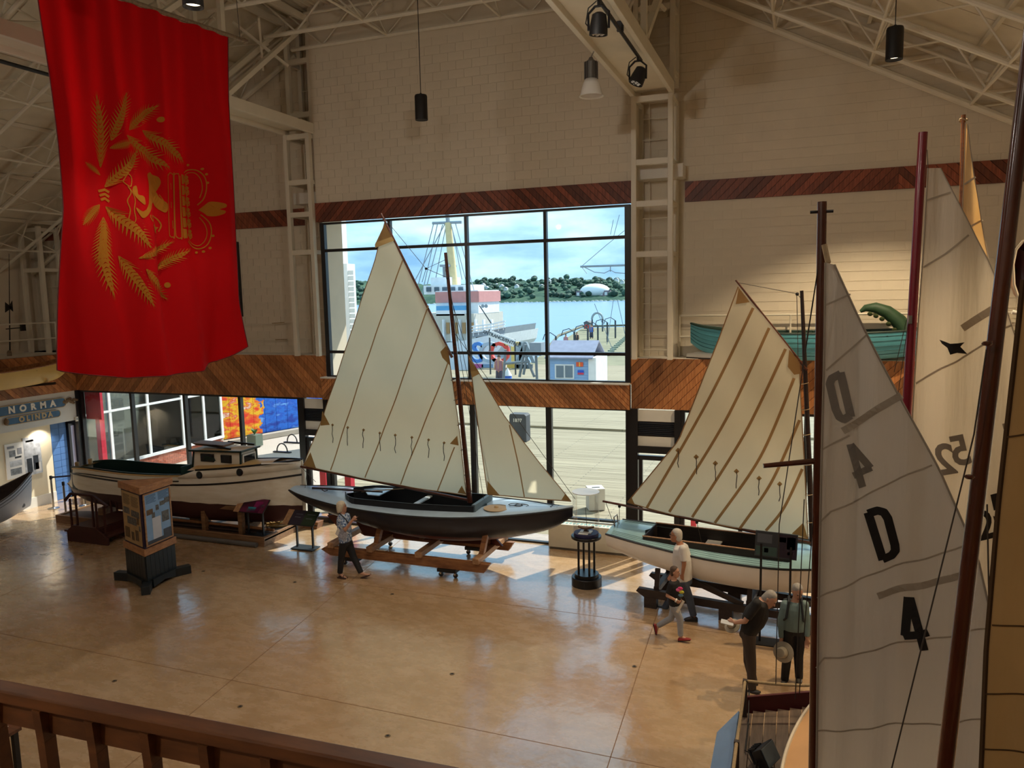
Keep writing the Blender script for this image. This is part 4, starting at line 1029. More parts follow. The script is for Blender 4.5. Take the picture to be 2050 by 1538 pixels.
# ============================================================ white motor launch on its platform
YL = 15.4
ivory = wood('ivory_planking', '#e2d8c0', '#f2ecdc', .45, stretch=(.7, 6, 6), scale=1.6, bump=.05); red_bt = paint('maroon_bottom', '#3d1a18', .5); dk_green = paint('dark_green_trim', '#142a24', .35); green_in = paint('green_interior', '#1f3a34', .5)
buff = paint('buff_deck', '#c9a468', .45, var=.06); blk_tr = paint('black_trim', '#101012', .35)
lau = thing('motor_launch', 'long ivory motor launch with small cabin, portholes and dark green cockpit on a cradle', 'boat', (-15.4, YL, .4))
# x measured from the stern at -19.45
LH = Hull([(0, .05, 1.34, .92, .42, .9), (.35, .34, 1.44, .72, .34, .7), (1.2, .55, 1.53, .5, .12, .62), (3.0, .63, 1.50, .4, 0, .55), (4.6, .64, 1.56, .36, 0, .58), (6.0, .58, 1.68, .36, 0, .7), (7.1, .36, 1.80, .42, 0, .9), (7.95, .03, 1.90, .58, .06, 1.)], (-19.35, YL, 0))
LH.close_ends(LH.zone(.92, True), (0,)).build('hull_topsides', ivory, lau, smooth=True)
LH.zone(.92, False).build('hull_bottom', red_bt, lau, smooth=True)
lc = lambda x: 0 if x < .55 or x > 4.75 else min(.58, LH.stx(x/7.95)[1]-.06)
LH.deck(lc, camber=.04).build('deck', buff, lau, smooth=True)
# raised foredeck bulwark forward of the cockpit
def raised(i0, i1, h, mb):
    for side in (1, -1):
        vs = []
        for i in range(i0, i1+1):
            x, b_, zs, zk, rk, fu = LH.st[i]; hh = h*min(1, (i-i0)/2.)
            vs += [LH.T(x+rk, side*(b_+.012), zs-.05), LH.T(x+rk, side*(b_+.012), zs+hh)]
        mb.add(vs, [(2*k, 2*k+2, 2*k+3, 2*k+1) for k in range(i1-i0)])
    return mb
i0 = next(i for i, s_ in enumerate(LH.st) if s_[0] > 4.65)
raised(i0, LH.n, .16, MB()).build('raised_bulwark', ivory, lau, smooth=True, solid=.02)
fd = MB()
for side in (1, -1):
    vs = []
    for i in range(i0+1, LH.n-3):
        x, b_, zs, zk, rk, fu = LH.st[i]
        for j in range(5): y = b_*(1-j/4); vs.append(LH.T(x+rk, side*y, zs+.15+.07*(1-(y/max(b_, .01))**2)))
    m_ = len(vs)//5; fd.add(vs, [(k*5+j, k*5+5+j, k*5+6+j, k*5+j+1) for k in range(m_-1) for j in range(4)])
fd.build('foredeck', buff, lau, smooth=True)
b = MB()
for side in (1, -1): b.tube([LH.T(LH.st[i][0]+LH.st[i][4], side*(LH.st[i][1]+.015), LH.st[i][2]+.16) for i in range(i0+2, LH.n+1)], .025, 6)
b.build('toe_rail', blk_tr, lau, smooth=True)
b = MB(); LH.rail(b, .026, out=.0, q=.9); b.build('rub_strake', blk_tr, lau, smooth=True)
b = MB(); LH.rail(b, .02, out=0, dz=.012, i0=2, i1=i0+1); b.build('gunwale_cap', buff, lau, smooth=True)
b = MB(); LH.rail(b, .016, out=.01, dz=-.12, i0=0, i1=i0); b.build('stern_strake', blk_tr, lau, smooth=True)
ck = MB()
for side in (1, -1):
    L = [.58+4.15*i/24 for i in range(25)]; vs = []
    for x in L:
        st = LH.stx(x/7.95); c = max(.04, lc(x)); vs += [LH.T(x+.1, side*c, .9), LH.T(x+.1, side*c, st[2]+.05), LH.T(x+.1, side*(c-.03), st[2]+.05), LH.T(x+.1, side*(c-.03), .9)]
    ck.add(vs, [(i*4+j, i*4+4+j, i*4+5+j, i*4+j+1) for i in range(24) for j in range(3)])
ck.build('coaming', dk_green, lau)
MB().grid(16, 4, lambda u, v: LH.T(.9+3.85*u, (v-.5)*2*lc(.9+3.84*u), .92)).build('cockpit_sole', green_in, lau)
MB().obox(LH.T(4.72, 0, 1.35), (.02, 0, 0), (0, .53, 0), (0, 0, .44)).build('bulkhead', green_in, lau)
for k in range(6): MB().obox(LH.T(4.69, -.42+.168*k, 1.3), (.008, 0, 0), (0, .008, 0), (0, 0, .35)).build('bulkhead_batten', blk_tr, lau)
for y in (.22, -.2):
    b = MB(); b.lathe([(.05, 0), (.06, .12), (.055, .16)], LH.T(.75, y, 1.46), 12); b.build('bitt', wood('bitt_wood', '#9a7a50', '#c09a68'), lau, smooth=True)
# cabin
ca, cb_ = at_y(386, 932, YL-.30), at_y(482, 930, YL-.30)
x0, x1 = ca.x, cb_.x
cab = MB(); z0, z1 = 1.72, 2.17
cab.prism([(x0, YL-.30, z0), (x1, YL-.30, z0), (x1-.02, YL-.27, z1+.04), (x0+.05, YL-.27, z1)], (0, .6, 0)); cabo = cab.build('cabin', ivory, lau)
MB().prism([(x0-.05, YL-.35, z1), (x1+.06, YL-.35, z1+.05), (x1+.06, YL-.35, z1+.09), (x0-.05, YL-.35, z1+.04)], (0, .7, 0)).build('cabin_roof', buff, cabo, bevel=.01)
for (p_, q_) in (((x0-.05, YL-.36, z1+.02), (x1+.06, YL-.36, z1+.07)), ((x1+.07, YL-.36, z1+.07), (x1+.07, YL+.36, z1+.07)), ((x0+.0, YL-.32, z0), (x0+.04, YL-.28, z1)), ((x1+.01, YL-.32, z0), (x1, YL-.28, z1+.04)), ((x1+.01, YL+.3, z0), (x1, YL+.3, z1+.04))):
    MB().bar(p_, q_, .04, .045).build('cabin_trim', dk_green, cabo)
MB().prism([(x0+.05, YL-.2, z1+.13), (x1-.6, YL-.2, z1+.12), (x1-.6, YL-.2, z1+.17), (x0+.05, YL-.35, z1+.22)], (0, .4, 0)).build('sliding_hatch', wood('hatch_wood', '#6a5040', '#8c7058'), cabo)
MB().bar((x0+.0, YL-.22, z1+.2), (x1-.35, YL-.22, z1+.09), .03, .05).build('hatch_rail', blk_tr, cabo)
MB().bar((x0+.7, YL+.24, z1+.17), (x1-.0, YL+.24, z1+.14), .03, .05).build('hatch_rail', blk_tr, cabo)
win_d = paint('dark_cabin_glass', '#22262a', .08)
for (u0, u1) in ((.2, .44), (.62, .8)):
    a, c = x0+(x1-x0)*u0, x0+(x1-x0)*u1
    MB().box(a-.02, c+.02, YL-.32, YL-.28, z0+.2, z0+.4).build('window_frame', blk_tr, cabo); MB().box(a, c, YL-.325, YL-.30, z0+.22, z0+.38).build('window_pane', win_d, cabo)
b = MB(); b.prism([(x0+.36, YL-.335, z0+.24), (x0+.75, YL-.335, z0+.24), (x0+.7, YL-.335, z0+.32), (x0+.45, YL-.335, z0+.36)], (0, .03, 0)); b.build('name_crest', dk_green, cabo)
MB().box(x1-.02, x1+.03, YL-.24, YL+.24, z0+.16, z0+.42).build('windscreen_frame', white_p, cabo); MB().box(x1+.02, x1+.036, YL-.2, YL+.2, z0+.2, z0+.38).build('windscreen', win_d, cabo)
for (px_, py_) in ((402, 957), (475, 953)):
    c = at_y(px_, py_, YL-.6); f_ = (c.x+19.35)/7.95; st = LH.stx(f_); c = V((c.x, YL-st[1]-.012, st[2]+.03)); 
    b = MB(); b.lathe([(.095, -.02), (.095, .02), (.07, .03)], c, 24, ax=(0, -1, .05)); po = b.build('porthole', blk_tr, lau, smooth=True)
    b = MB(); b.lathe([(.066, .03), (.066, .034)], c, 20, ax=(0, -1, .05)); b.build('porthole_glass', win_d, po)
b = MB(); b.prism([LH.T(7.6, .0, .5), LH.T(8.0, .0, 1.95), LH.T(8.08, .0, 1.97), LH.T(8.06, .0, .62)], (0, .06, 0)); b.build('stem', ivory, lau)
b = MB(); b.tube([LH.T(7.9, .08, 1.98), LH.T(7.2, .5, 2.02)], .02, 6); b.build('bow_chock', white_p, lau)
# platform, blocking and things stored under the launch
plw = wood('platform_timber', '#6a4a30', '#94704c', .6, stretch=(1, 9, 9))
plt = thing('display_platform', 'low timber platform with keel blocks and posts carrying the ivory launch', 'platform', (-15, 15.6, 0))
MB().box(-19.0, -12.04, 14.72, 16.45, .14, .18).build('platform_deck', wood('platform_deck', '#3a2a20', '#55402f', .6), plt)
for (a, c, d_, e_) in ((-19, -12.04, 14.7, 14.78), (-19, -12.04, 16.4, 16.48)): MB().box(a, c, d_, e_, 0, .22).build('platform_board', plw, plt)
for x_ in (-19, -12.12): MB().box(x_, x_+.08, 14.78, 16.4, 0, .22).build('platform_board', plw, plt)
MB().tube([(-17.5, 14.62, .06), (-12.2, 14.62, .06)], .06, 12).build('kerb_pipe', paint('grey_pipe', '#5c5a58', .4), plt, smooth=True)
for X in (-17.8, -16.2, -14.6, -13.0):
    MB().box(X-.14, X+.14, YL-.25, YL+.25, .18, .37).build('keel_block', plw, plt)
for X in (-16.6, -14.05, -12.9):
    for Y in (14.95, 15.85): MB().box(X-.06, X+.06, Y-.06, Y+.06, .18, .86).build('post', plw, plt)
for Y in (14.95, 15.85): MB().box(-16.66, -12.84, Y-.05, Y+.05, .78, .88).build('bilge_rail', plw, plt)
oar = thing('spare_spars', 'bundle of dark and varnished spars lying on the platform under the launch', 'spars', (-14, 15.1, .18))
for k, (y, z, c) in enumerate(((15.0, .22, dark_spar), (15.12, .22, dark_spar), (15.06, .31, pine), (15.25, .23, pine))): MB().tube([(-15.6-.2*k, y, z), (-12.5+.1*k, y+.03, z)], .04, 8).build('spar', c, oar, smooth=True)
coil = thing('coiled_rope', 'heap of yellowish coiled rope at the end of the launch platform', 'rope', (-12.5, 15.75, .18))
b = MB()
for k in range(5): b.tube([(-12.45+.22*math.cos(a*.5)+.03*math.sin(k*3+a), 15.8+.2*math.sin(a*.5+k), .2+.03*k) for a in range(14)], .02, 6)
b.build('rope_coil', paint('yellow_rope', '#b08a4c', .8, var=.2, vscale=30), coil, smooth=True)
b = MB(); b.tube([(-12.7, 15.6, .2), (-12.5, 15.5, .24), (-12.28, 15.7, .2)], .015, 6); b.build('rope_end', MT['yellow_rope'], coil)
buoys = thing('fishing_floats', 'pale fishing floats lying on the platform beside the coiled rope', 'floats', (-13, 15.95, .18))
for (x, y) in ((-13.0, 15.95), (-12.75, 16.05), (-13.4, 16.0)):
    b = MB(); b.ball((x, y, .26), .09, 12, sc_=(1.7, 1, .9)); b.build('float', white_p, buoys, smooth=True)
blk_ = thing('timber_block', 'squat timber wedge on the floor against the heater, right of the launch', 'timber block', (-11.9, 16.45, 0))
MB().prism([(-12.15, 16.3, 0), (-11.65, 16.3, 0), (-11.6, 16.3, .18), (-12.1, 16.3, .2)], (0, .25, 0)).build('block', pine, blk_); MB().box(-12.13, -11.63, 16.29, 16.3, .08, .1).build('saw_cut', matt_black, blk_)

# ============================================================ small white sailboat with blue-green deck
tim_d = wood('dark_inside_timber', '#1c1512', '#2e231c', .55)
AW = R_(-6); YW = 14.45
wht = paint('white_hull', '#efebe2', .4, var=.04); teal_dk = paint('blue_green_deck', '#8fb4b8', .35, var=.1, coat=.4)
wsb = thing('small_sailboat', 'small white sailboat with pale blue-green deck and tan gaff sail at right', 'sailboat', (-1.2, YW, .5))
WH = Hull([(0, .52, 1.33, .98, 0, .6), (.8, .68, 1.27, .78, 0, .62), (2.0, .82, 1.2, .62, 0, .66), (3.2, .8, 1.19, .6, 0, .72), (4.2, .52, 1.25, .68, 0, .9), (4.95, .04, 1.33, .85, .06, 1)], (-3.36, YW+.12, 0), AW)
WH.close_ends(WH.side_mb(), (0,)).build('hull', wht, wsb, smooth=True)
wc = lambda x: 0 if x < .75 or x > 3.35 else .46
WH.deck(wc).build('deck', teal_dk, wsb, smooth=True)
for side in (1, -1):
    for k in range(4):
        b = MB(); b.tube([WH.T(.1+.35*i, side*(WH.stx((.1+.35*i)/4.95)[1]*(.62+.1*k)), WH.stx((.1+.35*i)/4.95)[2]+.05*(1-(.62+.1*k)**2)+.002) for i in range(10)], .003, 4); b.build('deck_seam', paint('deck_seam', '#3e5a60', .6), wsb)
b = MB(); WH.rail(b, .02); b.build('rub_rail', blk_tr, wsb, smooth=True)
cw = MB()
for side in (1, -1): cw.obox(WH.T(2.05, side*.46, 1.2), WH.d*1.32, WH.sd*.012, V((0, 0, .16)))
cw.build('coaming', tim_d, wsb)
for side in (1, -1): MB().obox(WH.T(2.05, side*.46, 1.365), WH.d*1.33, WH.sd*.018, V((0, 0, .008))).build('coaming_cap', pine_l, wsb)
for x in (.74, 3.36): MB().obox(WH.T(x, 0, 1.2), WH.d*.012, WH.sd*.46, V((0, 0, .16))).build('coaming_end', tim_d, wsb)
MB().obox(WH.T(2.05, 0, .86), WH.d*1.3, WH.sd*.46, V((0, 0, .01))).build('cockpit_sole', dk_green, wsb)
MB().obox(WH.T(2.5, 0, 1.08), WH.d*.6, WH.sd*.08, V((0, 0, .1))).build('centreboard_case', dk_green, wsb); MB().obox(WH.T(1.9, 0, 1.14), WH.d*.14, WH.sd*.44, V((0, 0, .012))).build('thwart', white_p, wsb)
b = MB(); b.tube([WH.T(.05, -.1, 1.36), WH.T(.03, -.1, 1.55), WH.T(.03, .1, 1.55), WH.T(.05, .1, 1.36)], .014, 6); b.build('mainsheet_horse', chrome, wsb)
spar_px(wsb, 'mast', (1627, 1092), (1605, 582), YW, .055, .03, dark_spar)
spar_px(wsb, 'gaff', (1616, 742), (1473, 561), YW, .026, .016, spar, -.02)
spar_px(wsb, 'boom', (1628, 1088), (1207, 1003), YW, .034, .022, spar, -.02)
z4 = lambda x, y: (1220+x/2.745, 520+y/2.745)
sail(wsb, tan_m, YW-.03, [(1478, 574), (1435, 690), (1360, 880), (1256, 1006)], [(1600, 722), (1603, 790), (1610, 920), (1618, 1078)], [(1478, 574), (1520, 622), (1565, 678), (1600, 722)], [(1256, 1006), (1380, 1040), (1500, 1062), (1618, 1078)],
     [[z4(790, 265), z4(540, 780), z4(205, 1365)], [z4(878, 375), z4(640, 880), z4(330, 1385)], [z4(968, 490), z4(740, 960), z4(455, 1415)], [z4(1015, 650), z4(830, 1080), z4(580, 1445)], [z4(1045, 880), z4(890, 1220), z4(715, 1480)], [z4(1060, 1150), z4(960, 1360), z4(860, 1490)]],
     [[(1479, 576), (1501, 605), (1473, 609)], [(1598, 720), (1604, 748), (1590, 750), (1577, 734), (1580, 700)], [(1258, 1005), (1264, 994), (1272, 1012)], [(1617, 1077), (1585, 1068), (1608, 1046)]],
     [(1359, 900), (1395, 913), (1433, 926), (1475, 942), (1520, 956), (1561, 968)], 34, 5.5, seam_w=.05)
for pts in ([(1477, 566), (1595, 588), (1606, 600)], [(1212, 1004), (1236, 1070)], [(1595, 590), (1598, 730)], [(1240, 1012), (1240, 1050)], [(1395, 1045), (1405, 1090)]): rope_px(wsb, pts, YW-.02, .006)
for (x, y) in ((1596, 589), (1240, 1014), (1395, 1046)):
    b = MB(); b.ball(at_y(x, y, YW-.03), .032, 8); b.build('block', matt_black, wsb, smooth=True)
for y in (768, 820, 870, 930, 990, 1045):
    p_ = at_y(1605+(y-740)*.045+4, y, YW-.02); b = MB(); b.tube([p_+V((.07*math.cos(a), .07*math.sin(a), .015*math.cos(a))) for a in [k*math.pi/5 for k in range(11)]], .006, 5); b.build('mast_hoop', rope_m, wsb)
crw = thing('boat_cradle', 'dark timber trestle cradle under the small white sailboat', 'cradle', (-1.2, YW, 0))
tim = wood('dark_timber', '#241a16', '#3a2c24', .55, stretch=(2, 8, 8))
WT = lambda x, y, z: WH.T(x, y, z)
for s_ in (.46, -.4):
    b = MB(); b.prism([WT(.62, s_, .3), WT(.78, s_, .2), WT(4.2, s_, .2), WT(4.2, s_, .32), WT(.66, s_, .36)], WH.sd*.1); b.build('skid', tim, crw)
for x in (1.0, 2.7, 3.9):
    MB().bar(WT(x, .5, .36), WT(x, -.45, .36), .1, .1).build('cross_beam', tim, crw)
    for s_ in (.46, -.4): MB().bar(WT(x, s_, .3), WT(x, s_*.85, .74), .09, .09, up=(1, 0, 0)).build('post', tim, crw)
MB().bar(WT(1.45, .5, .72), WT(2.6, .5, .34), .07, .09).build('brace', tim, crw); MB().bar(WT(2.8, .5, .34), WT(3.9, .5, .58), .07, .09).build('brace', tim, crw)
for x in (.9, 2.3, 3.8):
    for s_ in (.5, -.36): MB().obox(WT(x, s_, .1), WH.d*.12, WH.sd*.07, V((0, 0, .1))).build('foot_block', tim, crw)

# ============================================================ canoes and skiffs on the ledges and at the left edge
def open_boat(name, label, cat, st, org, ang, hm, im, rail_m, thw, base_z, extra=None, group=None):
    r = thing(name, label, cat, (org[0], org[1], base_z), group)
    H = Hull(st, org, ang)
    H.close_ends(H.side_mb(), (0, 1)).build('hull', hm, r, smooth=True)
    H.close_ends(H.side_mb(off_=.025), (0, 1)).build('inner_planking', im, r, smooth=True)
    b = MB(); H.rail(b, .02); b.build('gunwale', rail_m, r, smooth=True)
    L = st[-1][0]
    for f in thw:
        s_ = H.stx(f); MB().obox(H.T(s_[0]+s_[4], 0, s_[2]-.08), H.d*.09, H.sd*(s_[1]-.01), V((0, 0, .012))).build('thwart', rail_m, r)
    for k in range(3, 15):
        s_ = H.stx(k/17); b = MB(); b.tube([H.pt(s_, 1-j/8, 1, .03) for j in range(8)]+[H.pt(s_, j/8, -1, .03) for j in range(1, 9)], .01, 4); b.build('rib', im, r)
    if extra: extra(H, r)
    return r, H
ylw = paint('yellow_canvas_hull', '#d8b464', .45, var=.05); inw = wood('canoe_inside', '#7a4a24', '#a87240', .5, stretch=(1, 8, 8))
open_boat('canoe', 'yellow canvas canoe with wooden inside resting on the upper left ledge', 'canoe', [(0, .04, .8, .4, 0, 1), (.6, .28, .6, .08, 0, .7), (1.8, .43, .5, .0, 0, .6), (3.0, .43, .5, .0, 0, .6), (4.2, .28, .6, .1, 0, .7), (4.75, .03, .76, .4, 0, 1)], (-20.04, 11.65, 3.72), R_(90), ylw, inw, inw, (.3, .5, .7), 3.72,
    lambda H, r: (MB().bar(H.T(3.6, -.46, -.03), H.T(3.9, .42, .03), .07, .07).build('support_arm', dark_spar, r), MB().bar(H.T(1.0, -.46, -.03), H.T(1.2, .42, .03), .07, .07).build('support_arm', dark_spar, r)))
teal = paint('teal_clinker_hull', '#5aa6b6', .45, var=.08, vscale=4); grin = paint('green_gunwale', '#18362e', .5)
def strakes(H, r):
    for q_ in (.45, .58, .7, .82, .92):
        b = MB(); H.rail(b, .006, q=q_, out=.004); b.build('strake_edge', paint('teal_strake', '#2f6e7a', .5), r)
open_boat('skiff', 'teal clinker skiff with dark green gunwale on the right ledge below the block wall', 'boat', [(0, .05, .78, .35, 0, 1), (.35, .26, .7, .14, 0, .8), (1.3, .52, .60, .03, 0, .6), (2.5, .55, .58, .0, 0, .58), (3.7, .46, .6, .04, 0, .62), (4.7, .3, .66, .15, 0, .7)], (-2.2, 17.02, 4.49), R_(0), teal, grin, grin, (.35, .6, .8), 4.49, strakes)
o_ = thing('overturned_dinghy', 'pale overturned dinghy bottom on the ledge left of the teal skiff', 'boat', (-2.0, 17.15, 4.49))
HD = Hull([(0, .05, 0, .1, 0, 1), (.5, .28, 0, .17, 0, .7), (1.2, .36, 0, .2, 0, .6), (1.9, .32, 0, .18, 0, .6)], (-2.3, 17.15, 4.5), 0); HD.close_ends(HD.side_mb(), (1,)).build('hull', wht, o_, smooth=True); b = MB(); HD.rail(b, .015, dz=.012); b.build('gunwale', tim, o_)
grey_w = paint('pale_grey_hull', '#b9bec6', .4, var=.05)
def stripes(H, r):
    for q_, w_ in ((.93, .008), (.86, .005)):
        b = MB(); H.rail(b, w_, q=q_, out=.004); b.build('pin_stripe', blk_tr, r)
    b = MB(); b.lathe([(.06, 0), (.06, .006)], H.pt(H.stx(.93), .45, 1), 16, ax=H.sd); b.build('bow_emblem', tx, r)
open_boat('rowing_boat', 'pale grey rowing boat with pinstripes, only its bow showing at the left edge', 'boat', [(0, .3, .75, .3, 0, .7), (1.2, .55, .66, .15, 0, .6), (2.8, .6, .7, .12, 0, .6), (3.9, .42, .92, .16, 0, .8), (4.7, .03, 1.28, .34, .12, 1.0)], (-20.15, 10.15, .0), R_(90), grey_w, tim, tim, (.3, .5, .7), 0, stripes)
trl = thing('boat_stand', 'dark timber stand under the pale grey rowing boat at the left edge', 'stand', (-20.15, 12.2, 0))
for y in (11.2, 13.2):
    MB().box(-20.6, -19.7, y-.05, y+.05, 0, .08).build('foot', tim, trl); MB().box(-20.3, -20.0, y-.05, y+.05, .08, .16).build('chock', tim, trl)
# ============================================================ triangular display column
kio = thing('display_column', 'three-sided display column with printed panels on a black boarded base with cross feet', 'display', (-12.9, 12.05, 0))
KT = [V((-13.52, 12.0, 0)), V((-12.6, 11.66, 0)), V((-12.66, 12.55, 0))]; KC = (KT[0]+KT[1]+KT[2])/3
def tri(z0, z1, k, name, mat_, bev=0.):
    b = MB(); b.prism([KC+(q_-KC)*k+V((0, 0, z0)) for q_ in KT], (0, 0, z1-z0)); return b.build(name, mat_, kio, bevel=bev)
ktrim = wood('column_trim_wood', '#8a5a34', '#b98556', .45, stretch=(4, 4, 10)); blk_board = paint('black_boarding', '#1d2326', .5, var=.1)
tri(.06, .74, .97, 'base_core', blk_board); tri(.73, .88, 1.06, 'lower_trim', ktrim, .008); tri(.88, 2.06, .96, 'panel_core', wood('core_edge', '#241a3a', '#2e2240', .5)); tri(2.05, 2.2, 1.08, 'cap', ktrim, .008)
sep = paint('sepia_panel', '#a98a5c', .5, var=.12, vscale=4); bluep = paint('sky_blue_panel', '#7fa6d0', .4, var=.12, vscale=3); ph1 = paint('photo_bw', '#5a5a58', .5, var=.6, vscale=18); ph2 = paint('photo_sepia', '#5c4426', .5, var=.5, vscale=16); txt_d = paint('text_grey_brown', '#6f5d40', .6); txt_b = paint('text_steel_blue', '#4f7094', .6)
def face(i, j, base, prints, frame):
    A, B = KC+(KT[i]-KC)*.98, KC+(KT[j]-KC)*.98; d = (B-A); L = d.length; d.normalize(); n = d.cross(V((0, 0, 1)));  n = n if n.dot(A-KC) > 0 else -n
    def quad(u0, u1, v0, v1, h0, h1, nm, m_, par=kio):
        c = A+d*L*(u0+u1)/2+V((0, 0, .9+1.14*(v0+v1)/2))+n*(h0+h1)/2
        return MB().obox(c, d*L*(u1-u0)/2, V((0, 0, 1.14*(v1-v0)/2)), n*(h1-h0)/2).build(nm, m_, par)
    po = quad(.07, .93, .02, .98, 0, .012, 'panel', base)
    for (u0, u1, v0, v1, m_) in prints: quad(u0, u1, v0, v1, .012, .0145, 'print', m_, po)
    if frame:
        for (u0, u1, v0, v1) in ((.05, .09, .01, .99), (.91, .95, .01, .99), (.09, .91, .01, .035), (.09, .91, .965, .99)): quad(u0, u1, v0, v1, .01, .028, 'panel_frame', pine_l)
    # boarding of the base
    for k in range(7):
        c = A+d*L*(.08+.14*k)+V((0, 0, .4))+n*.004; MB().obox(c, d*L*.066, V((0, 0, .32)), n*.008).build('base_board', blk_board, kio)
tx_rows = lambda u0, u1, v1, n_, m_: [(u0, u1-(.05 if k % 3 == 2 else 0), v1-.022*k-.012, v1-.022*k, m_) for k in range(n_)]
face(0, 1, sep, tx_rows(.14, .46, .93, 9, txt_d)+tx_rows(.54, .88, .92, 9, txt_d)+[(.12, .42, .56, .68, ph1), (.5, .9, .54, .66, ph1), (.28, .74, .38, .52, ph1), (.76, .86, .42, .54, ph2), (.84, .92, .3, .4, ph1), (.12, .36, .1, .3, ph2), (.44, .58, .08, .24, ph2), (.64, .8, .1, .3, ph2)], False)
face(1, 2, bluep, tx_rows(.14, .46, .94, 7, txt_b)+tx_rows(.54, .88, .95, 7, txt_b)+[(.14, .34, .58, .68, ph2), (.44, .54, .62, .72, ph1), (.58, .74, .68, .76, ph1), (.74, .9, .7, .8, ph1), (.3, .4, .5, .6, ph1), (.62, .86, .36, .56, ph1), (.3, .58, .1, .5, paint('pale_sails_print', '#c9cdd6', .5)), (.1, .9, .03, .1, paint('dark_hull_print', '#3a3f4a', .5, var=.3)), (.64, .9, .1, .22, paint('dark_hull_print', '', 0))], True)
face(2, 0, bluep, [(.2, .8, .3, .7, ph1)], True)
for q_ in KT:
    d = (q_-KC).normalized(); n = d.cross(V((0, 0, 1)))
    MB().obox(q_+d*.1+V((0, 0, .09)), d*.17, n*.085, V((0, 0, .09))).build('foot', blk_board, kio, bevel=.006)
for i, j in ((0, 1), (1, 2), (2, 0)):
    A, B = KT[i], KT[j]; d = (B-A).normalized(); n = d.cross(V((0, 0, 1))); n = n if n.dot(A-KC) > 0 else -n
    b = MB(); b.prism([A+d*.12+n*.02+V((0, 0, .03)), (A+B)/2+n*.02+V((0, 0, .09)), B-d*.12+n*.02+V((0, 0, .03)), B-d*.12+n*.02+V((0, 0, .2)), A+d*.12+n*.02+V((0, 0, .2))], n*.04); b.build('base_skirt', blk_board, kio)

# ============================================================ maroon viewing steps beside the launch
mar = paint('maroon_steps', '#3f1c18', .5, var=.1)
stp = thing('viewing_steps', 'maroon wooden viewing steps with two handrails left of the display column', 'steps', (-16.6, 14.3, 0))
for Y in (13.62, 14.95):
    b = MB(); b.prism([(-17.25, Y, 0), (-15.9, Y, 0), (-15.9, Y, .16), (-16.3, Y, .42), (-17.05, Y, .42), (-17.25, Y, .26)], (0, .05, 0)); b.build('stringer', mar, stp)
MB().box(-17.1, -16.25, 13.67, 14.95, .37, .41).build('landing', mar, stp)
for k, (x0, x1, z) in enumerate(((-16.25, -15.92, .18), (-17.4, -17.1, .22))): MB().box(x0, x1, 13.67, 14.95, z, z+.04).build('tread', mar, stp)
MB().box(-16.26, -16.23, 13.67, 14.95, .05, .37).build('riser', mar, stp)
for Y in (13.7, 14.9):
    for X, z0, z1 in ((-17.15, .26, 1.08), (-16.95, .4, 1.2), (-16.4, .4, 1.2), (-16.28, .4, 1.12), (-16.02, .16, .98)): MB().box(X-.02, X+.02, Y-.02, Y+.02, z0, z1).build('baluster', mar, stp)
    for p_, q_ in (((-17.32, Y, 1.02), (-17.1, Y, 1.22)), ((-17.1, Y, 1.22), (-16.35, Y, 1.22)), ((-16.35, Y, 1.22), (-15.9, Y, .98))): MB().bar(p_, q_, .06, .05).build('handrail', mar, stp)
    MB().box(-16.9, -16.4, Y-.012, Y+.012, .5, .9).build('rail_panel', mar, stp) if Y > 14 else None

# ============================================================ reading signs
def sign_stand(x, y, z, label, cols, w=.62, dpt=.42, h=.72, ang=0.):
    r = thing('reading_sign', label, 'sign', (x, y, z), 'sloping reading signs on two legs')
    d = V((math.cos(ang), math.sin(ang), 0)); n = V((math.sin(ang), -math.cos(ang), 0)); c = V((x, y, z)); up = V((0, 0, 1))
    MB().obox(c+up*.025, d*w*.5, n*.17, up*.012).build('base_plate', blk_board, r, bevel=.006)
    for s_ in (-1, 1):
        MB().bar(c+d*s_*w*.36+up*.03, c+d*s_*w*.36+up*h, .035, .05, up=(0, 1, 0)).build('leg', matt_black, r)
        for t_ in (-1, 1): b = MB(); b.lathe([(.012, 0), (.018, .014)], c+d*s_*w*.44+n*t_*.14, 8); b.build('levelling_foot', chrome, r)
    tl = (n*(-.72)+up*.62).normalized(); nn = d.cross(tl); nn = nn if nn.z > 0 else -nn
    q0 = c+up*(h+.03)
    bo = MB().obox(q0, d*w*.58, tl*dpt*.5, nn*.012).build('board', matt_black, r, bevel=.004)
    for (u0, u1, v0, v1, m_) in cols:
        MB().obox(q0+d*w*.58*((u0+u1)-1)+tl*dpt*.5*((v0+v1)-1)+nn*.014, d*w*.58*(u1-u0), tl*dpt*.5*(v1-v0), nn*.002).build('print', m_, bo)
    MB().obox(q0-d*w*.72+tl*.0+nn*.0, d*w*.13, tl*dpt*.5, nn*.008).build('side_flap', pine_l, r)
teal_pr = paint('teal_print', '#3aa0b4', .4); mag = paint('magenta_print', '#d93a9c', .4); plum = paint('plum_print', '#5a1238', .4); dgr = paint('dark_green_print', '#2a3a26', .4); dvi = paint('dark_violet_print', '#2c2536', .4); lt = paint('pale_text', '#8a8f98', .5)
p_ = at_y(513, 1068, 14.93)
sign_stand(p_.x, p_.y, .18, 'sloping reading sign with magenta and teal stripes on the launch platform', [(.02, .98, .03, .97, plum), (.02, .5, .3, .97, paint('dark_teal_print', '#1c3434', .4)), (.3, .62, .05, .4, teal_pr), (.5, .8, .05, .8, mag), (.72, .9, .4, .6, lt)])
sign_stand(-11.0, 14.9, 0, 'sloping dark reading sign on the floor between launch and sloop', [(.02, .5, .03, .97, dvi), (.5, .98, .03, .97, dgr), (.15, .42, .7, .75, lt), (.15, .38, .5, .54, lt), (.58, .9, .72, .76, lt), (.6, .85, .45, .49, lt)])
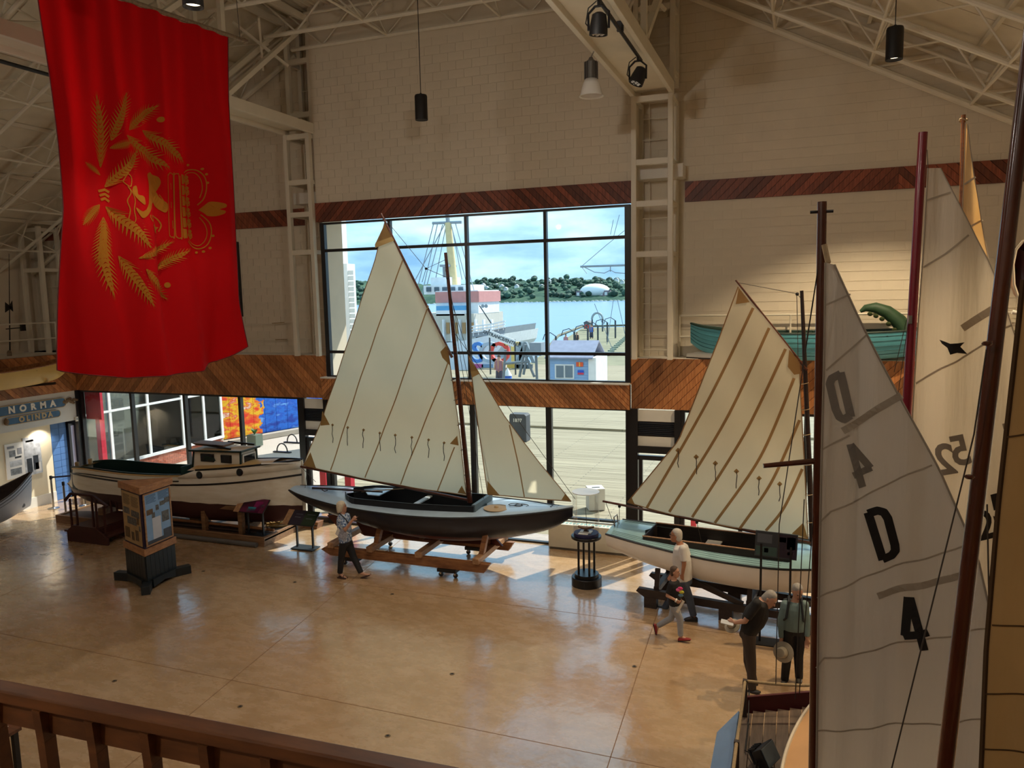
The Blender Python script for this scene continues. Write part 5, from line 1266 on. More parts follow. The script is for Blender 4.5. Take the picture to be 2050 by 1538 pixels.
# upright board in front of the small white sailboat
r = thing('information_board', 'dark information board with small boat pictures before the white sailboat', 'sign', (.0, 13.0, 0))
YB = 13.1; q4 = [at_y(x, y, YB) for (x, y) in ((1513, 1062), (1598, 1072), (1595, 1121), (1510, 1112))]
n = V((0, -1, .25)).normalized()
cA = (q4[0]+q4[1]+q4[2]+q4[3])/4; da = ((q4[1]-q4[0])/2); db = ((q4[0]-q4[3])/2); nn = da.cross(db).normalized(); nn = nn if nn.y < 0 else -nn
bo = MB().obox(cA, da, db, nn*.012).build('board', paint('slate_print', '#3c424a', .35), r)
for (u0, u1, v0, v1, m_) in ((-.95, .05, -.9, -.2, paint('sea_green_print', '#3f5a58', .4)), (-.55, -.35, -.65, -.3, white_p), (-.9, -.2, .1, .8, paint('text_slate', '#59616c', .5)), (.1, .95, -.9, .9, dvi), (.5, .9, -.2, .75, ph1), (.55, .8, -.65, -.4, paint('pale_photo', '#a99a90', .5)), (.14, .46, .3, .7, lt)):
    MB().obox(cA+da*(u0+u1)/2+db*(v0+v1)/2+nn*.014, da*(u1-u0)/2, db*(v1-v0)/2, nn*.002).build('print', m_, bo)
for s_ in (-.7, .7):
    MB().bar(V((cA.x+da.x*s_, cA.y, 0)), cA+da*s_, .035, .04, up=(0, 1, 0)).build('leg', matt_black, r)
MB().box(cA.x-.45, cA.x+.45, cA.y-.16, cA.y+.16, 0, .02).build('base_plate', matt_black, r)

# ============================================================ round glass display stand
ds = V((-3.98, 14.72, 0))
r = thing('glass_display_stand', 'round black stand with a clear acrylic cylinder over a tiny model boat', 'display stand', ds)
b = MB(); b.lathe([(.31, 0), (.31, .17), (.30, .18), (.25, .18), (.25, .24), (.245, .25)], ds, 40); b.build('base', blk_tr, r, smooth=True)
for k in range(4):
    a = k*math.pi/2+.6; b = MB(); b.lathe([(.024, .25), (.024, .98)], ds+V((.17*math.cos(a), .17*math.sin(a), 0)), 12); b.build('leg', blk_tr, r, smooth=True)
b = MB(); b.lathe([(.28, .98), (.31, 1.0), (.31, 1.04), (.3, 1.05)], ds, 40); b.build('table_top', blk_tr, r, smooth=True)
b = MB(); b.lathe([(.25, 1.05), (.25, 1.11)], ds, 36); b.build('plinth', paint('indigo_plinth', '#2b2a55', .6), r, smooth=True)
b = MB(); b.lathe([(.272, 1.05), (.272, 1.95)], ds, 40, close=False); b.build('acrylic_cylinder', glassm('clear_acrylic', (.97, .98, .98), .35), r, smooth=True)
b = MB(); b.lathe([(.278, 1.95), (.278, 1.965)], ds, 40); b.build('lid', paint('white_lid', '#eef2f2', .3), r, smooth=True)
mod = thing('model_boat', 'tiny brown model boat on a white card inside the acrylic cylinder', 'model boat', ds+V((0, 0, 1.11)))
MH = Hull([(0, .03, .1, .07, 0, 1), (.1, .06, .09, .045, 0, .7), (.2, .06, .09, .045, 0, .7), (.34, .005, .115, .08, 0, 1)], ds+V((-.17, 0, 1.13)), 0); MH.close_ends(MH.side_mb(), (0,)).build('hull', wood('model_wood', '#5a3a2a', '#7c5540'), mod, smooth=True); MH.deck(lambda x: 0, camber=.01).build('deck', pine_l, mod)
MB().tube([ds+V((.02, 0, 1.2)), ds+V((-.01, 0, 1.62))], .005, 6).build('mast', dark_spar, mod); MB().box(ds.x-.12, ds.x+.12, ds.y-.08, ds.y+.08, 1.11, 1.13).build('card', white_p, mod)
MB().prism([ds+V((-.06, -.03, 1.13)), ds+V((.06, -.03, 1.13)), ds+V((.03, -.03, 1.17)), ds+V((-.03, -.03, 1.17))], (0, .06, 0)).build('cradle', dark_spar, mod)
MB().obox(ds+V((-.02, -.16, 1.12)), (.1, 0, 0), (0, .04, .0), (0, 0, .006)).build('caption_card', white_p, mod)

# ============================================================ gallery railing in front of the viewer
rail_w = wood('dark_railing_wood', '#4f2c14', '#7a4a24', .5, stretch=(2, 10, 10), coat=.1)
rl = thing('gallery_railing', 'dark brown wooden railing built like a boat gunwale with upright ribs, lower left', 'railing', (-1.4, 1.33, 4.4))
RA, RB = at_z(-160, 1338, 5.0), at_z(960, 1556, 5.0)
dr = (RB-RA).normalized(); nr = V((dr.y, -dr.x, 0))     # towards the viewer
MB().obox((RA+RB)/2+V((0, 0, -.012))+nr*.012, dr*(RB-RA).length/2, nr*.024, V((0, 0, .018))).build('cap_rail', rail_w, rl, bevel=.005)
MB().obox((RA+RB)/2+V((0, 0, -.055))-nr*.004, dr*(RB-RA).length/2, nr*.012, V((0, 0, .05))).build('inner_board', rail_w, rl)
rib = MB(); 
prof = [V((0, 0, -.03)), V((0, 0, -.12)), V((0, 0, -.25)), V((0, 0, -.4)), V((0, 0, -.62))]
for k in range(9):
    c = RA+dr*(.12+.173*k)+nr*.018
    b = MB(); pts = [c+q_+nr*(-.015*(i*.8)**1.4)-dr*.006*i*i for i, q_ in enumerate(prof)]
    for i in range(4): b.bar(pts[i], pts[i+1], .026, .034, up=nr)
    b.build('rib', rail_w, rl)
MB().obox((RA+RB)/2+V((0, 0, -.34))-nr*.03, dr*(RB-RA).length/2, nr*.012, V((0, 0, .035))).build('lower_board', rail_w, rl)
c = at_z(6, 1462, .78)
r = thing('papers_desk', 'dark desk corner with white papers at the bottom left edge below the railing', 'desk', (c.x-.3, c.y-.1, 0))
MB().box(c.x-.9, c.x+.12, c.y-.35, c.y+.15, .72, .76).build('desk_top', wood('desk_wood', '#4a2a18', '#6a4026'), r)
for (x, y) in ((-.85, -.3), (.05, -.3), (-.85, .1), (.05, .1)): MB().box(c.x+x-.03, c.x+x+.03, c.y+y-.03, c.y+y+.03, 0, .72).build('leg', matt_black, r)
for k in range(3): MB().obox((c.x-.15-.2*k, c.y-.05, .765+.004*k), (.11, .03*k, 0), (-.03*k, .15, 0), (0, 0, .002)).build('paper', white_p, r)

# ============================================================ people
skin = paint('skin_light', '#b98a70', .55, var=.05, vscale=8); skin_t = paint('skin_tan', '#a87456', .55, var=.05, vscale=8)
def remesh(mb, name, mats, vox=.011, smooth=3):
    me = mb.mesh('tmp', mats); o = bpy.data.objects.new('tmp', me); COL.objects.link(o)
    md = o.modifiers.new('r', 'REMESH'); md.mode = 'VOXEL'; md.voxel_size = vox; md.use_smooth_shade = True
    m2 = o.modifiers.new('s', 'SMOOTH'); m2.factor = .5; m2.iterations = smooth
    me2 = bpy.data.meshes.new_from_object(o.evaluated_get(bpy.context.evaluated_depsgraph_get())); me2.name = name
    bpy.data.objects.remove(o); bpy.data.meshes.remove(me)
    me2.materials.clear()
    for m in (mats if isinstance(mats, (list, tuple)) else [mats]): me2.materials.append(m)
    return me2
def ell(mb, rings, n=16):
    vs = []
    for (c, a, b) in rings:
        for k in range(n): t_ = 2*math.pi*k/n; vs.append(V(c)+V(a)*math.cos(t_)+V(b)*math.sin(t_))
    fs = [(i*n+k, i*n+(k+1) % n, (i+1)*n+(k+1) % n, (i+1)*n+k) for i in range(len(rings)-1) for k in range(n)]
    fs += [tuple(range(n))[::-1], tuple(range((len(rings)-1)*n, len(rings)*n))]
    mb.add(vs, fs)
def limb(mb, pts, rs, n=12, caps=True):
    P = [V(p) for p in pts]; Q, S = [], []
    for i in range(len(P)-1):
        for k in range(4): Q.append(P[i].lerp(P[i+1], k/4)); S.append(rs[i]+(rs[i+1]-rs[i])*k/4)
    Q.append(P[-1]); S.append(rs[-1]); mb.tube(Q, S, n)
    if caps: mb.ball(Q[0], S[0], n); mb.ball(Q[-1], S[-1], n)
    for i in range(1, len(P)-1): mb.ball(P[i], rs[i], n)
def hand(mb, w, d, pn, s, curl=.5, point=False):
    # w wrist, d finger direction, pn palm normal; five unequal fingers
    d = d.normalized(); sd = d.cross(pn).normalized(); pn = sd.cross(d)
    ell(mb, [(w, sd*.024*s, pn*.018*s), (w+d*.04*s, sd*.038*s, pn*.016*s), (w+d*.085*s, sd*.04*s, pn*.014*s)], 10)
    for k, L in enumerate((.068, .078, .073, .058)):
        r0 = w+d*.08*s+sd*(-.03+.02*k)*s; c_ = 0.05 if (point and k == 0) else curl
        p1 = r0+(d*math.cos(c_*.8)+pn*math.sin(c_*.8))*L*.5*s; p2 = p1+(d*math.cos(c_*1.8)+pn*math.sin(c_*1.8))*L*.5*s
        mb.tube([r0, p1, p2], [.0098*s, .009*s, .0075*s], 8); mb.ball(p2, .0075*s, 8); mb.ball(p1, .009*s, 8)
    t0 = w+d*.03*s-sd*.03*s; t1 = t0+(d*.6-sd*.6+pn*.4).normalized()*.038*s; t2 = t1+(d*.85-sd*.1+pn*.5).normalized()*.03*s
    mb.tube([t0, t1, t2], [.013*s, .0115*s, .009*s], 8); mb.ball(t2, .009*s, 8); mb.ball(t1, .0115*s, 8)
def head(mb, c, fw, up, s, r=None, skin_mat=None):
    fw = fw.normalized(); up = (up-fw*up.dot(fw)).normalized(); sd = fw.cross(up)
    prof = [(-.125, .045, .05, .035), (-.1, .055, .065, .03), (-.06, .066, .085, .015), (0, .074, .096, 0), (.05, .074, .1, -.006), (.09, .06, .084, -.01), (.115, .035, .05, -.012), (.122, .012, .02, -.012)]
    ell(mb, [(c+(up*z+fw*o_)*s, sd*a*s, fw*b_*s) for z, a, b_, o_ in prof], 18)
    mb.tube([c+(fw*.088+up*.02)*s, c+(fw*.115-up*.025)*s, c+(fw*.09-up*.034)*s], [.009*s, .017*s, .012*s], 8)       # nose
    mb.ball(c+(fw*.085-up*.062)*s, .02*s, 8, sc_=(1, 1, .5)); mb.ball(c+(fw*.075-up*.1)*s, .026*s, 8)                   # mouth, chin
    for k in (1, -1):
        mb.ball(c+(sd*k*.076-fw*.008-up*.01)*s, .026*s, 8, sc_=(.6, .6, 1.2)); mb.ball(c+(fw*.078+sd*k*.032+up*.026)*s, .018*s, 8)
def face_parts(root, c, fw, up, s, glasses=False, brow='#8a8078'):
    fw = fw.normalized(); up = (up-fw*up.dot(fw)).normalized(); sd = fw.cross(up)
    for k in (1, -1):
        b = MB(); b.ball(c+(fw*.092+sd*k*.031+up*.016)*s, .0095*s, 8); b.build('eye', paint('eye_dark', '#241c18', .2), root)
        b = MB(); b.tube([c+(fw*.098+sd*k*.015+up*.04)*s, c+(fw*.09+sd*k*.05+up*.038)*s], .005*s, 6); b.build('eyebrow', paint('brow'+brow, brow, .8), root)
    b = MB(); b.tube([c+(fw*.103-sd*.022-up*.064)*s, c+(fw*.108-up*.062)*s, c+(fw*.103+sd*.022-up*.064)*s], .005*s, 6); b.build('lips', paint('lip', '#8e4a42', .5), root)
    if glasses:
        b = MB()
        for k in (1, -1):
            q_ = c+(fw*.112+sd*k*.033+up*.014)*s; b.tube([q_+(sd*math.cos(a)*.026+up*math.sin(a)*.02)*s for a in [j*math.pi/6 for j in range(13)]], .003*s, 5); b.tube([q_+sd*k*.026*s, c+(sd*k*.08-fw*.01+up*.01)*s], .003*s, 5)
        b.tube([c+(fw*.114+sd*.007+up*.016)*s, c+(fw*.114-sd*.007+up*.016)*s], .003*s, 5); b.build('glasses', matt_black, root)
def hair(root, c, fw, up, s, m_, style):
    fw = fw.normalized(); up = (up-fw*up.dot(fw)).normalized(); sd = fw.cross(up); b = MB()
    if style == 'bob':
        ell(b, [(c+(up*z-fw*o_)*s, sd*a*s, fw*b_*s) for z, a, b_, o_ in ((-.125, .07, .045, .06), (-.09, .095, .075, .04), (-.03, .1, .088, .03), (.03, .096, .1, .018), (.085, .08, .098, .012), (.125, .05, .06, .012), (.14, .012, .015, .012))], 18)
    else:
        lo = -.05 if style == 'short' else -.02
        ell(b, [(c+(up*z-fw*o_)*s, sd*a*s, fw*b_*s) for z, a, b_, o_ in ((lo-.05, .05, .04, .055), (lo, .077, .068, .042), (.03, .083, .086, .026), (.075, .078, .092, .016), (.112, .056, .07, .014), (.132, .02, .03, .014))], 18)
        if style == 'bun': b.ball(c+(-fw*.1+up*.0)*s, .05*s, 10)
    me = remesh(b, 'hair', m_, .012*s, 2); o = link('hair', me, root)
    o.location = -off(root); return o
def person(label, J, f, s, shirt, pants, shoe, skn, style, hair_m, sleeve='short', hair_col=None, glasses=False, look=None, headup=None, upb=1., sandal=False, hands=None):
    base = V((J['pel'].x, J['pel'].y, 0)); root = thing('person', label, 'person', base); f = f.normalized(); sd = f.cross(V((0, 0, 1))).normalized()   # sd = person's right
    up = (J['neck']-J['pel']).normalized(); tf = (f-up*f.dot(up)).normalized(); ts = tf.cross(up)
    hips = J['pel']; nk = J['neck']; T = lambda k: hips.lerp(nk, k)
    shR = J.get('shR', T(.9)+ts*.185*s); shL = J.get('shL', T(.9)-ts*.185*s)
    hpR, hpL = hips+sd*.085*s-V((0, 0, .02*s)), hips-sd*.085*s-V((0, 0, .02*s))
    def torso(mb, e, lo=-.12, hi=1.):
        R = [(T(lo), ts*(.165*s+e), tf*(.105*s+e)), (T(.1), ts*(.17*s+e), tf*(.115*s+e)), (T(.3), ts*(.155*s+e), tf*(.115*s*upb+e)), (T(.55), ts*(.165*s+e), tf*(.12*s*upb+e)), (T(.75), ts*(.18*s+e), tf*(.115*s+e)), (T(.9), ts*(.16*s+e), tf*(.09*s+e)), (T(min(hi, .98)), ts*(.08*s+e), tf*(.065*s+e))]
        ell(mb, R, 18)
    legs = {'R': (hpR, J['knR'], J['anR']), 'L': (hpL, J['knL'], J['anL'])}; arms = {'R': (shR, J['elR'], J['wrR']), 'L': (shL, J['elL'], J['wrL'])}
    body = MB(); torso(body, 0)
    limb(body, [T(.9), nk+(J['head']-nk)*.35, J['head']], [.07*s, .054*s, .05*s])
    hf = (look or f); hu = headup or V((0, 0, 1)); head(body, J['head'], hf, hu, s)
    for k in 'RL':
        limb(body, legs[k], [.085*s, .056*s, .04*s]); limb(body, arms[k], [.05*s, .04*s, .028*s])
        toe = J['to'+k]; an = legs[k][2]; limb(body, [an, an.lerp(toe, .55)-V((0, 0, .01)), toe], [.036*s, .034*s, .024*s])
        hd = (hands or {}).get(k, {}); d = hd.get('d', (arms[k][2]-arms[k][1])); pn = hd.get('n', -ts if k == 'R' else ts)
        hand(body, arms[k][2], V(d), V(pn), s*1.02, hd.get('curl', .5), hd.get('point', False))
    o = link('body', remesh(body, 'body', skn, .0095*s+.001, 2), root); o.location = -base
    sh = MB(); torso(sh, .022*s, -.02 if sleeve != 'tucked' else .02)
    fr = {'short': .82, 'long': 1.86, 'tucked': 1.9}[sleeve]
    for k in 'RL':
        a = arms[k]; end = a[0].lerp(a[1], fr) if fr < 1 else a[1].lerp(a[2], fr-1)
        pts = [a[0], end] if fr < 1 else [a[0], a[1], end]
        limb(sh, pts, [.072*s, .062*s] if fr < 1 else [.07*s, .056*s, .042*s], caps=False); sh.ball(a[0], .074*s, 12)
        if fr >= 1: sh.ball(a[1], .056*s, 12)
    so_ = link('shirt', remesh(sh, 'shirt', shirt, .0115*s, 2), root); so_.location = -base
    tr = MB(); ell(tr, [(T(-.14), sd*.17*s, f*.115*s), (hips, ts*.182*s, tf*.125*s), (T(.12), ts*.178*s, tf*.122*s)], 18)
    for k in 'RL':
        a = legs[k]; e_ = a[1].lerp(a[2], .97); limb(tr, [a[0], a[1], e_], [.105*s, .076*s, .062*s], caps=False); tr.ball(a[0], .105*s, 12); tr.ball(a[1], .076*s, 12)
    to = link('trousers', remesh(tr, 'trousers', pants, .0115*s, 2), root); to.location = -base
    for k in 'RL':
        an, toe = legs[k][2], J['to'+k]; d = (toe-an); d.normalize(); b = MB()
        heel = J.get('he'+k, an-f*.05*s-V((0, 0, .05*s))); dn = (toe-heel).normalized(); sd2 = dn.cross(V((0, 0, 1))).normalized(); up2 = sd2.cross(dn)
        if sandal:
            b.obox((heel+toe)/2+up2*-.0*s, dn*((toe-heel).length/2+.015*s), sd2*.045*s, up2*.012*s); so2 = b.build('shoe', shoe, root)
            b = MB(); b.tube([heel.lerp(toe, .72)+sd2*.045*s, heel.lerp(toe, .7)+up2*.06*s, heel.lerp(toe, .72)-sd2*.045*s], .011*s, 6); b.build('strap', shoe, so2)
        else:
            ell(b, [(heel-dn*.02*s+up2*.025*s, sd2*.02*s, up2*.025*s), (heel+up2*.035*s, sd2*.04*s, up2*.038*s), (heel.lerp(toe, .3)+up2*.045*s, sd2*.043*s, up2*.05*s), (heel.lerp(toe, .7)+up2*.03*s, sd2*.05*s, up2*.034*s), (toe+up2*.02*s, sd2*.04*s, up2*.024*s), (toe+dn*.035*s+up2*.015*s, sd2*.015*s, up2*.012*s)], 14)
            so2 = b.build('shoe', shoe, root, smooth=True)
            b = MB(); b.obox((heel+toe)/2+up2*.004, dn*((toe-heel).length/2+.02*s), sd2*.042*s, up2*.008*s); b.build('sole', paint('shoe_sole', '#2a2622', .6), so2)
    face_parts(root, J['head'], hf, hu, s, glasses); hair(root, J['head'], hf, hu, s, hair_m, style)
    return root, arms
def mkJ(zm, Y0, d):
    return {k: at_y(zm[0]+v[0]/zm[2], zm[1]+v[1]/zm[2], Y0+(v[2] if len(v) > 2 else 0)) for k, v in d.items()}
grey_h = paint('grey_hair', '#9a948c', .7, var=.15, vscale=30); white_h = paint('white_blonde_hair', '#cdbfa4', .7, var=.12, vscale=30); brown_h = paint('brown_hair', '#4a382c', .7, var=.2, vscale=30)
RX = V((1, 0, 0))
# 1 woman pointing
m, t, p, out = _new('blue_pattern_blouse'); n1 = _noise(t, 26, 3, .6); t.links.new(_ramp(t, n1.outputs['Fac'], [(.42, hexc('#3d567f')), (.5, hexc('#8fa3bf')), (.6, hexc('#cfd6dc'))]).outputs[0], p.inputs['Base Color']); p.inputs['Roughness'].default_value = .8; blouse = m
black_tr = paint('black_trousers', '#121216', .7)
Z1 = (640, 980, 7.69)
J = mkJ(Z1, 13.55, dict(head=(338, 268), neck=(352, 372), pel=(400, 790), shR=(330, 430, -.12), shL=(420, 410, .16), elR=(395, 622, -.18), wrR=(505, 470, -.14), elL=(455, 600, .2), wrL=(420, 668, .05), knR=(335, 1040, -.05), anR=(312, 1295, -.05), toR=(405, 1368, -.06), heR=(295, 1352, -.06), knL=(520, 1040, .08), anL=(640, 1290, .08), toL=(770, 1318, .1), heL=(640, 1368, .08)))
w1, ar = person('woman with white bob, blue patterned blouse and black trousers pointing at the navy sloop', J, V((1, .1, 0)), .96, blouse, black_tr, paint('dark_sandal', '#3a2622', .6), skin, 'bob', white_h, sleeve='short', look=V((1, .35, .05)), sandal=True,
    hands={'R': dict(d=V((.6, .1, .6)), n=V((0, 1, 0)), curl=1.3, point=True), 'L': dict(d=V((-.8, -.3, -.2)), n=V((0, 0, 1)), curl=1.0)})
pp = thing('folded_papers', 'white folded papers held by the pointing woman', 'papers', at_y(684, 1070, 13.36))
MB().obox(at_y(684, 1068, 13.38), V((.11, 0, -.07)), V((.05, 0, .1)), V((0, .004, 0))).build('sheet', white_p, pp); MB().obox(at_y(686, 1071, 13.37), V((.08, 0, -.05)), V((.045, 0, .09)), V((0, .003, 0))).build('inner_sheet', paint('paper_print', '#9a9aa4', .6, var=.4, vscale=30), pp)
b = MB(); b.tube([at_y(680, 1028, 13.4), at_y(692, 1040, 13.34), at_y(700, 1052, 13.42)], .012, 6); b.build('bag_strap', matt_black, w1)
# 2 man in white T-shirt
Z2 = (1290, 1040, 5.915)
jeans = paint('blue_jeans', '#3c4656', .8, var=.12, vscale=12); wts = paint('white_tshirt', '#cfcbc6', .8, var=.04)
J = mkJ(Z2, 13.6, dict(head=(378, 190), neck=(425, 285), pel=(475, 705), shR=(440, 350, .2), shL=(455, 350, -.18), elR=(380, 540, .24), wrR=(330, 640, .2), elL=(470, 530, -.22), wrL=(452, 650, -.2), knR=(330, 910, .3), anR=(235, 1060, .42), toR=(150, 1045, .45), heR=(262, 1105, .4), knL=(530, 930, -.02), anL=(585, 1150, -.02), toL=(490, 1195, -.04), heL=(620, 1200, -.02)))
person('bearded grey-haired man in white T-shirt and jeans walking left past the white sailboat', J, V((-1, .35, 0)), 1.0, wts, jeans, paint('dark_trainers', '#26201e', .6), skin_t, 'short', paint('white_grey_hair', '#bdb6ac', .7, var=.1, vscale=30), sleeve='short', glasses=True, upb=1.25, look=V((-1, .1, 0)))
# 3 child in black T-shirt
bts = paint('black_tshirt', '#0f0f12', .8); gpn = paint('pale_grey_trousers', '#8f9196', .8, var=.08, vscale=14)
J = mkJ(Z2, 12.74, dict(head=(360, 620), neck=(350, 715), pel=(362, 1000), shR=(318, 775, -.1), shL=(370, 770, .14), elR=(272, 905, -.14), wrR=(375, 960, -.14), elL=(400, 900, .2), wrL=(430, 960, .1), knR=(420, 1180, -.05), anR=(430, 1385, -.05), toR=(535, 1432, -.06), heR=(412, 1440, -.05), knL=(318, 1170, .05), anL=(160, 1262, .07), toL=(132, 1350, .07), heL=(108, 1250, .07)))
ch, ar = person('child with brown hair, black T-shirt, grey trousers and red shoes striding right', J, V((1, -.15, 0)), .76, bts, gpn, paint('red_trainers', '#8c1f22', .6), skin, 'short', brown_h, sleeve='short', look=V((1, -.1, 0)), hands={'R': dict(curl=1.2)})
chest = at_y(1290+425/5.915, 1040+860/5.915, 12.5)
for k, (dx, dz, c_) in enumerate(((0, .06, '#d93a78'), (.02, .0, '#c9c23a'), (.01, -.06, '#5a7a8a'), (-.03, .03, '#e86a9a'))):
    b = MB(); b.ball(chest+V((dx, .0, dz)), .05, 10, sc_=(.9, .35, .6)); b.build('shirt_print', paint('print'+c_, c_, .7), ch, smooth=True)
b = MB(); b.lathe([(.034, -.012), (.034, .012)], J['wrR'], 14, ax=(J['wrR']-J['elR'])); b.build('wristband', white_p, ch)
pp = thing('folded_leaflet', 'folded white leaflet held by the child in the black T-shirt', 'leaflet', at_y(1362, 1214, 12.54))
MB().obox(at_y(1362, 1215, 12.56), V((.055, 0, .11)), V((.02, 0, -.01)), V((0, .004, 0))).build('sheet', paint('buff_paper', '#cfc3ae', .6), pp); MB().obox(at_y(1363, 1214, 12.55), V((.05, 0, .1)), V((.008, 0, -.004)), V((0, .004, 0))).build('fold', white_p, pp)
# 4 man bowed, hands behind his back
Z3 = (1430, 1130, 3.77)
J = mkJ(Z3, 11.45, dict(head=(418, 262), neck=(368, 262), pel=(262, 500), shR=(318, 300, -.18), shL=(330, 285, .18), elR=(232, 430, -.24), wrR=(160, 440, -.12), elL=(235, 420, .2), wrL=(165, 438, .0), knR=(278, 740, -.1), anR=(285, 950, -.1), toR=(335, 975, -.14), heR=(262, 985, -.1), knL=(258, 735, .1), anL=(305, 925, .14), toL=(352, 945, .12), heL=(275, 950, .14)))
person('grey-haired man in black shirt and brown trousers bowing forward, hands behind his back', J, V((1, -.1, 0)), 1.0, paint('black_shirt', '#121011', .75), paint('brown_trousers', '#3c3028', .8, var=.08), paint('dark_shoes', '#1c1614', .5), skin, 'short', grey_h, sleeve='short', upb=1.3, look=V((.75, -.35, -.62)), headup=V((.7, 0, .8)), hands={'R': dict(d=V((-1, 0, -.1)), n=V((0, 1, 0)), curl=.9), 'L': dict(d=V((-1, 0, -.1)), n=V((0, -1, 0)), curl=.9)})
def sunhat(c, ax, r0, label):
    r = thing('sun_hat', label, 'hat', c); ht = paint('beige_hat', '#a39a88', .8, var=.06); ax = V(ax).normalized()
    b = MB(); b.lathe([(r0*.55, 0), (r0, -.012), (r0*1.0, .0), (r0*.58, .02)], c, 28, ax=ax); b.build('brim', ht, r, smooth=True)
    b = MB(); b.lathe([(r0*.56, .01), (r0*.53, .08), (r0*.4, .115), (r0*.1, .12)], c, 24, ax=ax); b.build('crown', ht, r, smooth=True)
    b = MB(); b.lathe([(r0*.575, .012), (r0*.57, .035)], c, 24, ax=ax, close=False); b.build('hat_band', paint('hat_band', '#6c6556', .8), r)
sunhat(at_y(1466, 1253, 11.4), (-.3, -.5, .75), .12, 'beige sun hat held behind his back by the bowing man')
pp = thing('white_booklet', 'thin white booklet held behind his back by the bowing man', 'booklet', at_y(1456, 1247, 11.3))
MB().obox(at_y(1456, 1247, 11.3), V((.09, 0, -.012)), V((0, .06, .005)), V((0, 0, .005))).build('pages', white_p, pp); MB().obox(at_y(1456, 1247, 11.3)+V((0, 0, .006)), V((.092, 0, -.012)), V((0, .062, .005)), V((0, 0, .0015))).build('cover', paint('pale_cover', '#b9bcc0', .5), pp)
# 5 woman with backpack
gsh = paint('sage_shirt', '#6f8482', .75, var=.06)
J = mkJ(Z3, 11.85, dict(head=(628, 205), neck=(612, 275), pel=(605, 490), shR=(535, 305), shL=(680, 305), elR=(502, 430, -.02), wrR=(505, 575, -.08), elL=(698, 430), wrL=(700, 565, -.06), knR=(548, 700, -.04), anR=(530, 880), toR=(520, 915, -.14), heR=(535, 905, .06), knL=(635, 690, -.02), anL=(640, 865, .05), toL=(640, 898, -.1), heL=(640, 888, .1)))
w5, ar = person('woman with pulled-back grey hair, sage shirt, backpack and black trousers looking down', J, V((.15, -1, 0)), .95, gsh, black_tr, paint('grey_shoes', '#5a5650', .6), skin, 'bun', grey_h, sleeve='long', look=V((.35, -.8, -.45)), hands={'R': dict(d=V((0, 0, -1)), n=V((0, -1, 0)), curl=1.2), 'L': dict(d=V((0, 0, -1)), n=V((0, -1, 0)), curl=.6)})
sunhat(at_y(1568, 1306, 11.68), (-.35, -.9, .25), .155, 'beige sun hat hanging from the hand of the woman with the backpack')
bp = thing('backpack', 'dark backpack worn by the woman in the sage shirt', 'backpack', at_y(1585, 1235, 12.0))
c = at_y(1587, 1226, 12.02); bpm = paint('dark_backpack', '#1d2226', .7, var=.1)
MB().obox(c, V((.15, .02, 0)), V((-.01, .07, 0)), V((0, 0, .21))).build('pack', bpm, bp, bevel=.05); MB().obox(c+V((0, .08, -.05)), V((.11, .01, 0)), V((0, .02, 0)), V((0, 0, .1))).build('pocket', bpm, bp, bevel=.015)
for k, sh in ((-1, J['shR']), (1, J['shL'])):
    top = sh.lerp(J['neck'], .35)+V((0, 0, .03)); b = MB(); b.tube([c+V((k*.09, -.05, .16)), top+V((0, .05, .06)), top+V((0, -.1, .03)), top+V((k*.03, -.16, -.2)), c+V((k*.17, -.08, -.16))], .018, 6); b.build('strap', bpm, bp, smooth=True)
# ============================================================ display platform at lower right
dkp = wood('grey_brown_plank', '#4a3c32', '#6a584a', .6, stretch=(10, 1, 10))
plf = thing('plank_platform', 'low plank platform with blue side board and red kickboard at lower right', 'platform', (1.6, 8, 0))
ZP = .34
fa, fb, fc_ = at_z(1492, 1392, ZP), at_z(1620, 1356, ZP), at_z(1462, 1560, ZP)
xl_ = -.62
nP = 26
for k in range(nP):
    x0 = xl_+.155*k; ye = 10.12+max(0, min(1, (x0-xl_)/.9))*.45
    MB().box(x0+.004, x0+.149, 3.0, ye, ZP-.03, ZP).build('plank', dkp, plf)
blu = paint('pale_blue_board', '#6f8fb4', .4, var=.06)
b = MB(); b.prism([(xl_-.02, 3, ZP+.02), (xl_-.3, 3, .0), (xl_-.26, 3, 0), (xl_, 3, ZP-.02)], (0, 7.1, 0)); b.build('side_board', blu, plf)
kick = paint('dark_red_kickboard', '#4a1418', .5)
MB().bar((xl_+.02, 10.15, ZP+.08), (xl_+.95, 10.62, ZP+.08), .04, .24).build('kickboard', kick, plf); MB().bar((xl_+.95, 10.62, ZP+.08), (3.4, 10.75, ZP+.08), .04, .24).build('kickboard', kick, plf)
rf = thing('rope_barrier', 'rope barrier on dark posts around the plank platform at lower right', 'barrier', (xl_, 10, ZP))
posts = [at_z(1496, 1362, ZP+.62), at_z(1477, 1450, ZP+.62), at_z(1462, 1545, ZP+.62)]
pA = V((xl_+.05, 10.55, 0)); 
pp_ = [V((xl_+.06, 10.02, ZP)), V((xl_+.06, 8.55, ZP)), V((xl_+.06, 6.6, ZP)), V((.95, 10.5, ZP))]
for q_ in pp_:
    MB().box(q_.x-.03, q_.x+.03, q_.y-.03, q_.y+.03, ZP, ZP+.52).build('post', tim, rf, bevel=.008)
def sagr(a, c, n=10, s_=.06): return [a.lerp(c, k/n)-V((0, 0, s_*math.sin(math.pi*k/n))) for k in range(n+1)]
tp = V((0, 0, .5))
for a, c in ((pp_[0], pp_[1]), (pp_[1], pp_[2]), (pp_[0], pp_[3])):
    MB().tube(sagr(a+tp, c+tp), .02, 8).build('rope', rope_m, rf, smooth=True)
fld = thing('floor_floodlight', 'black floodlight lying on the plank platform floor', 'floodlight', V((-.28, 8.85, ZP)))
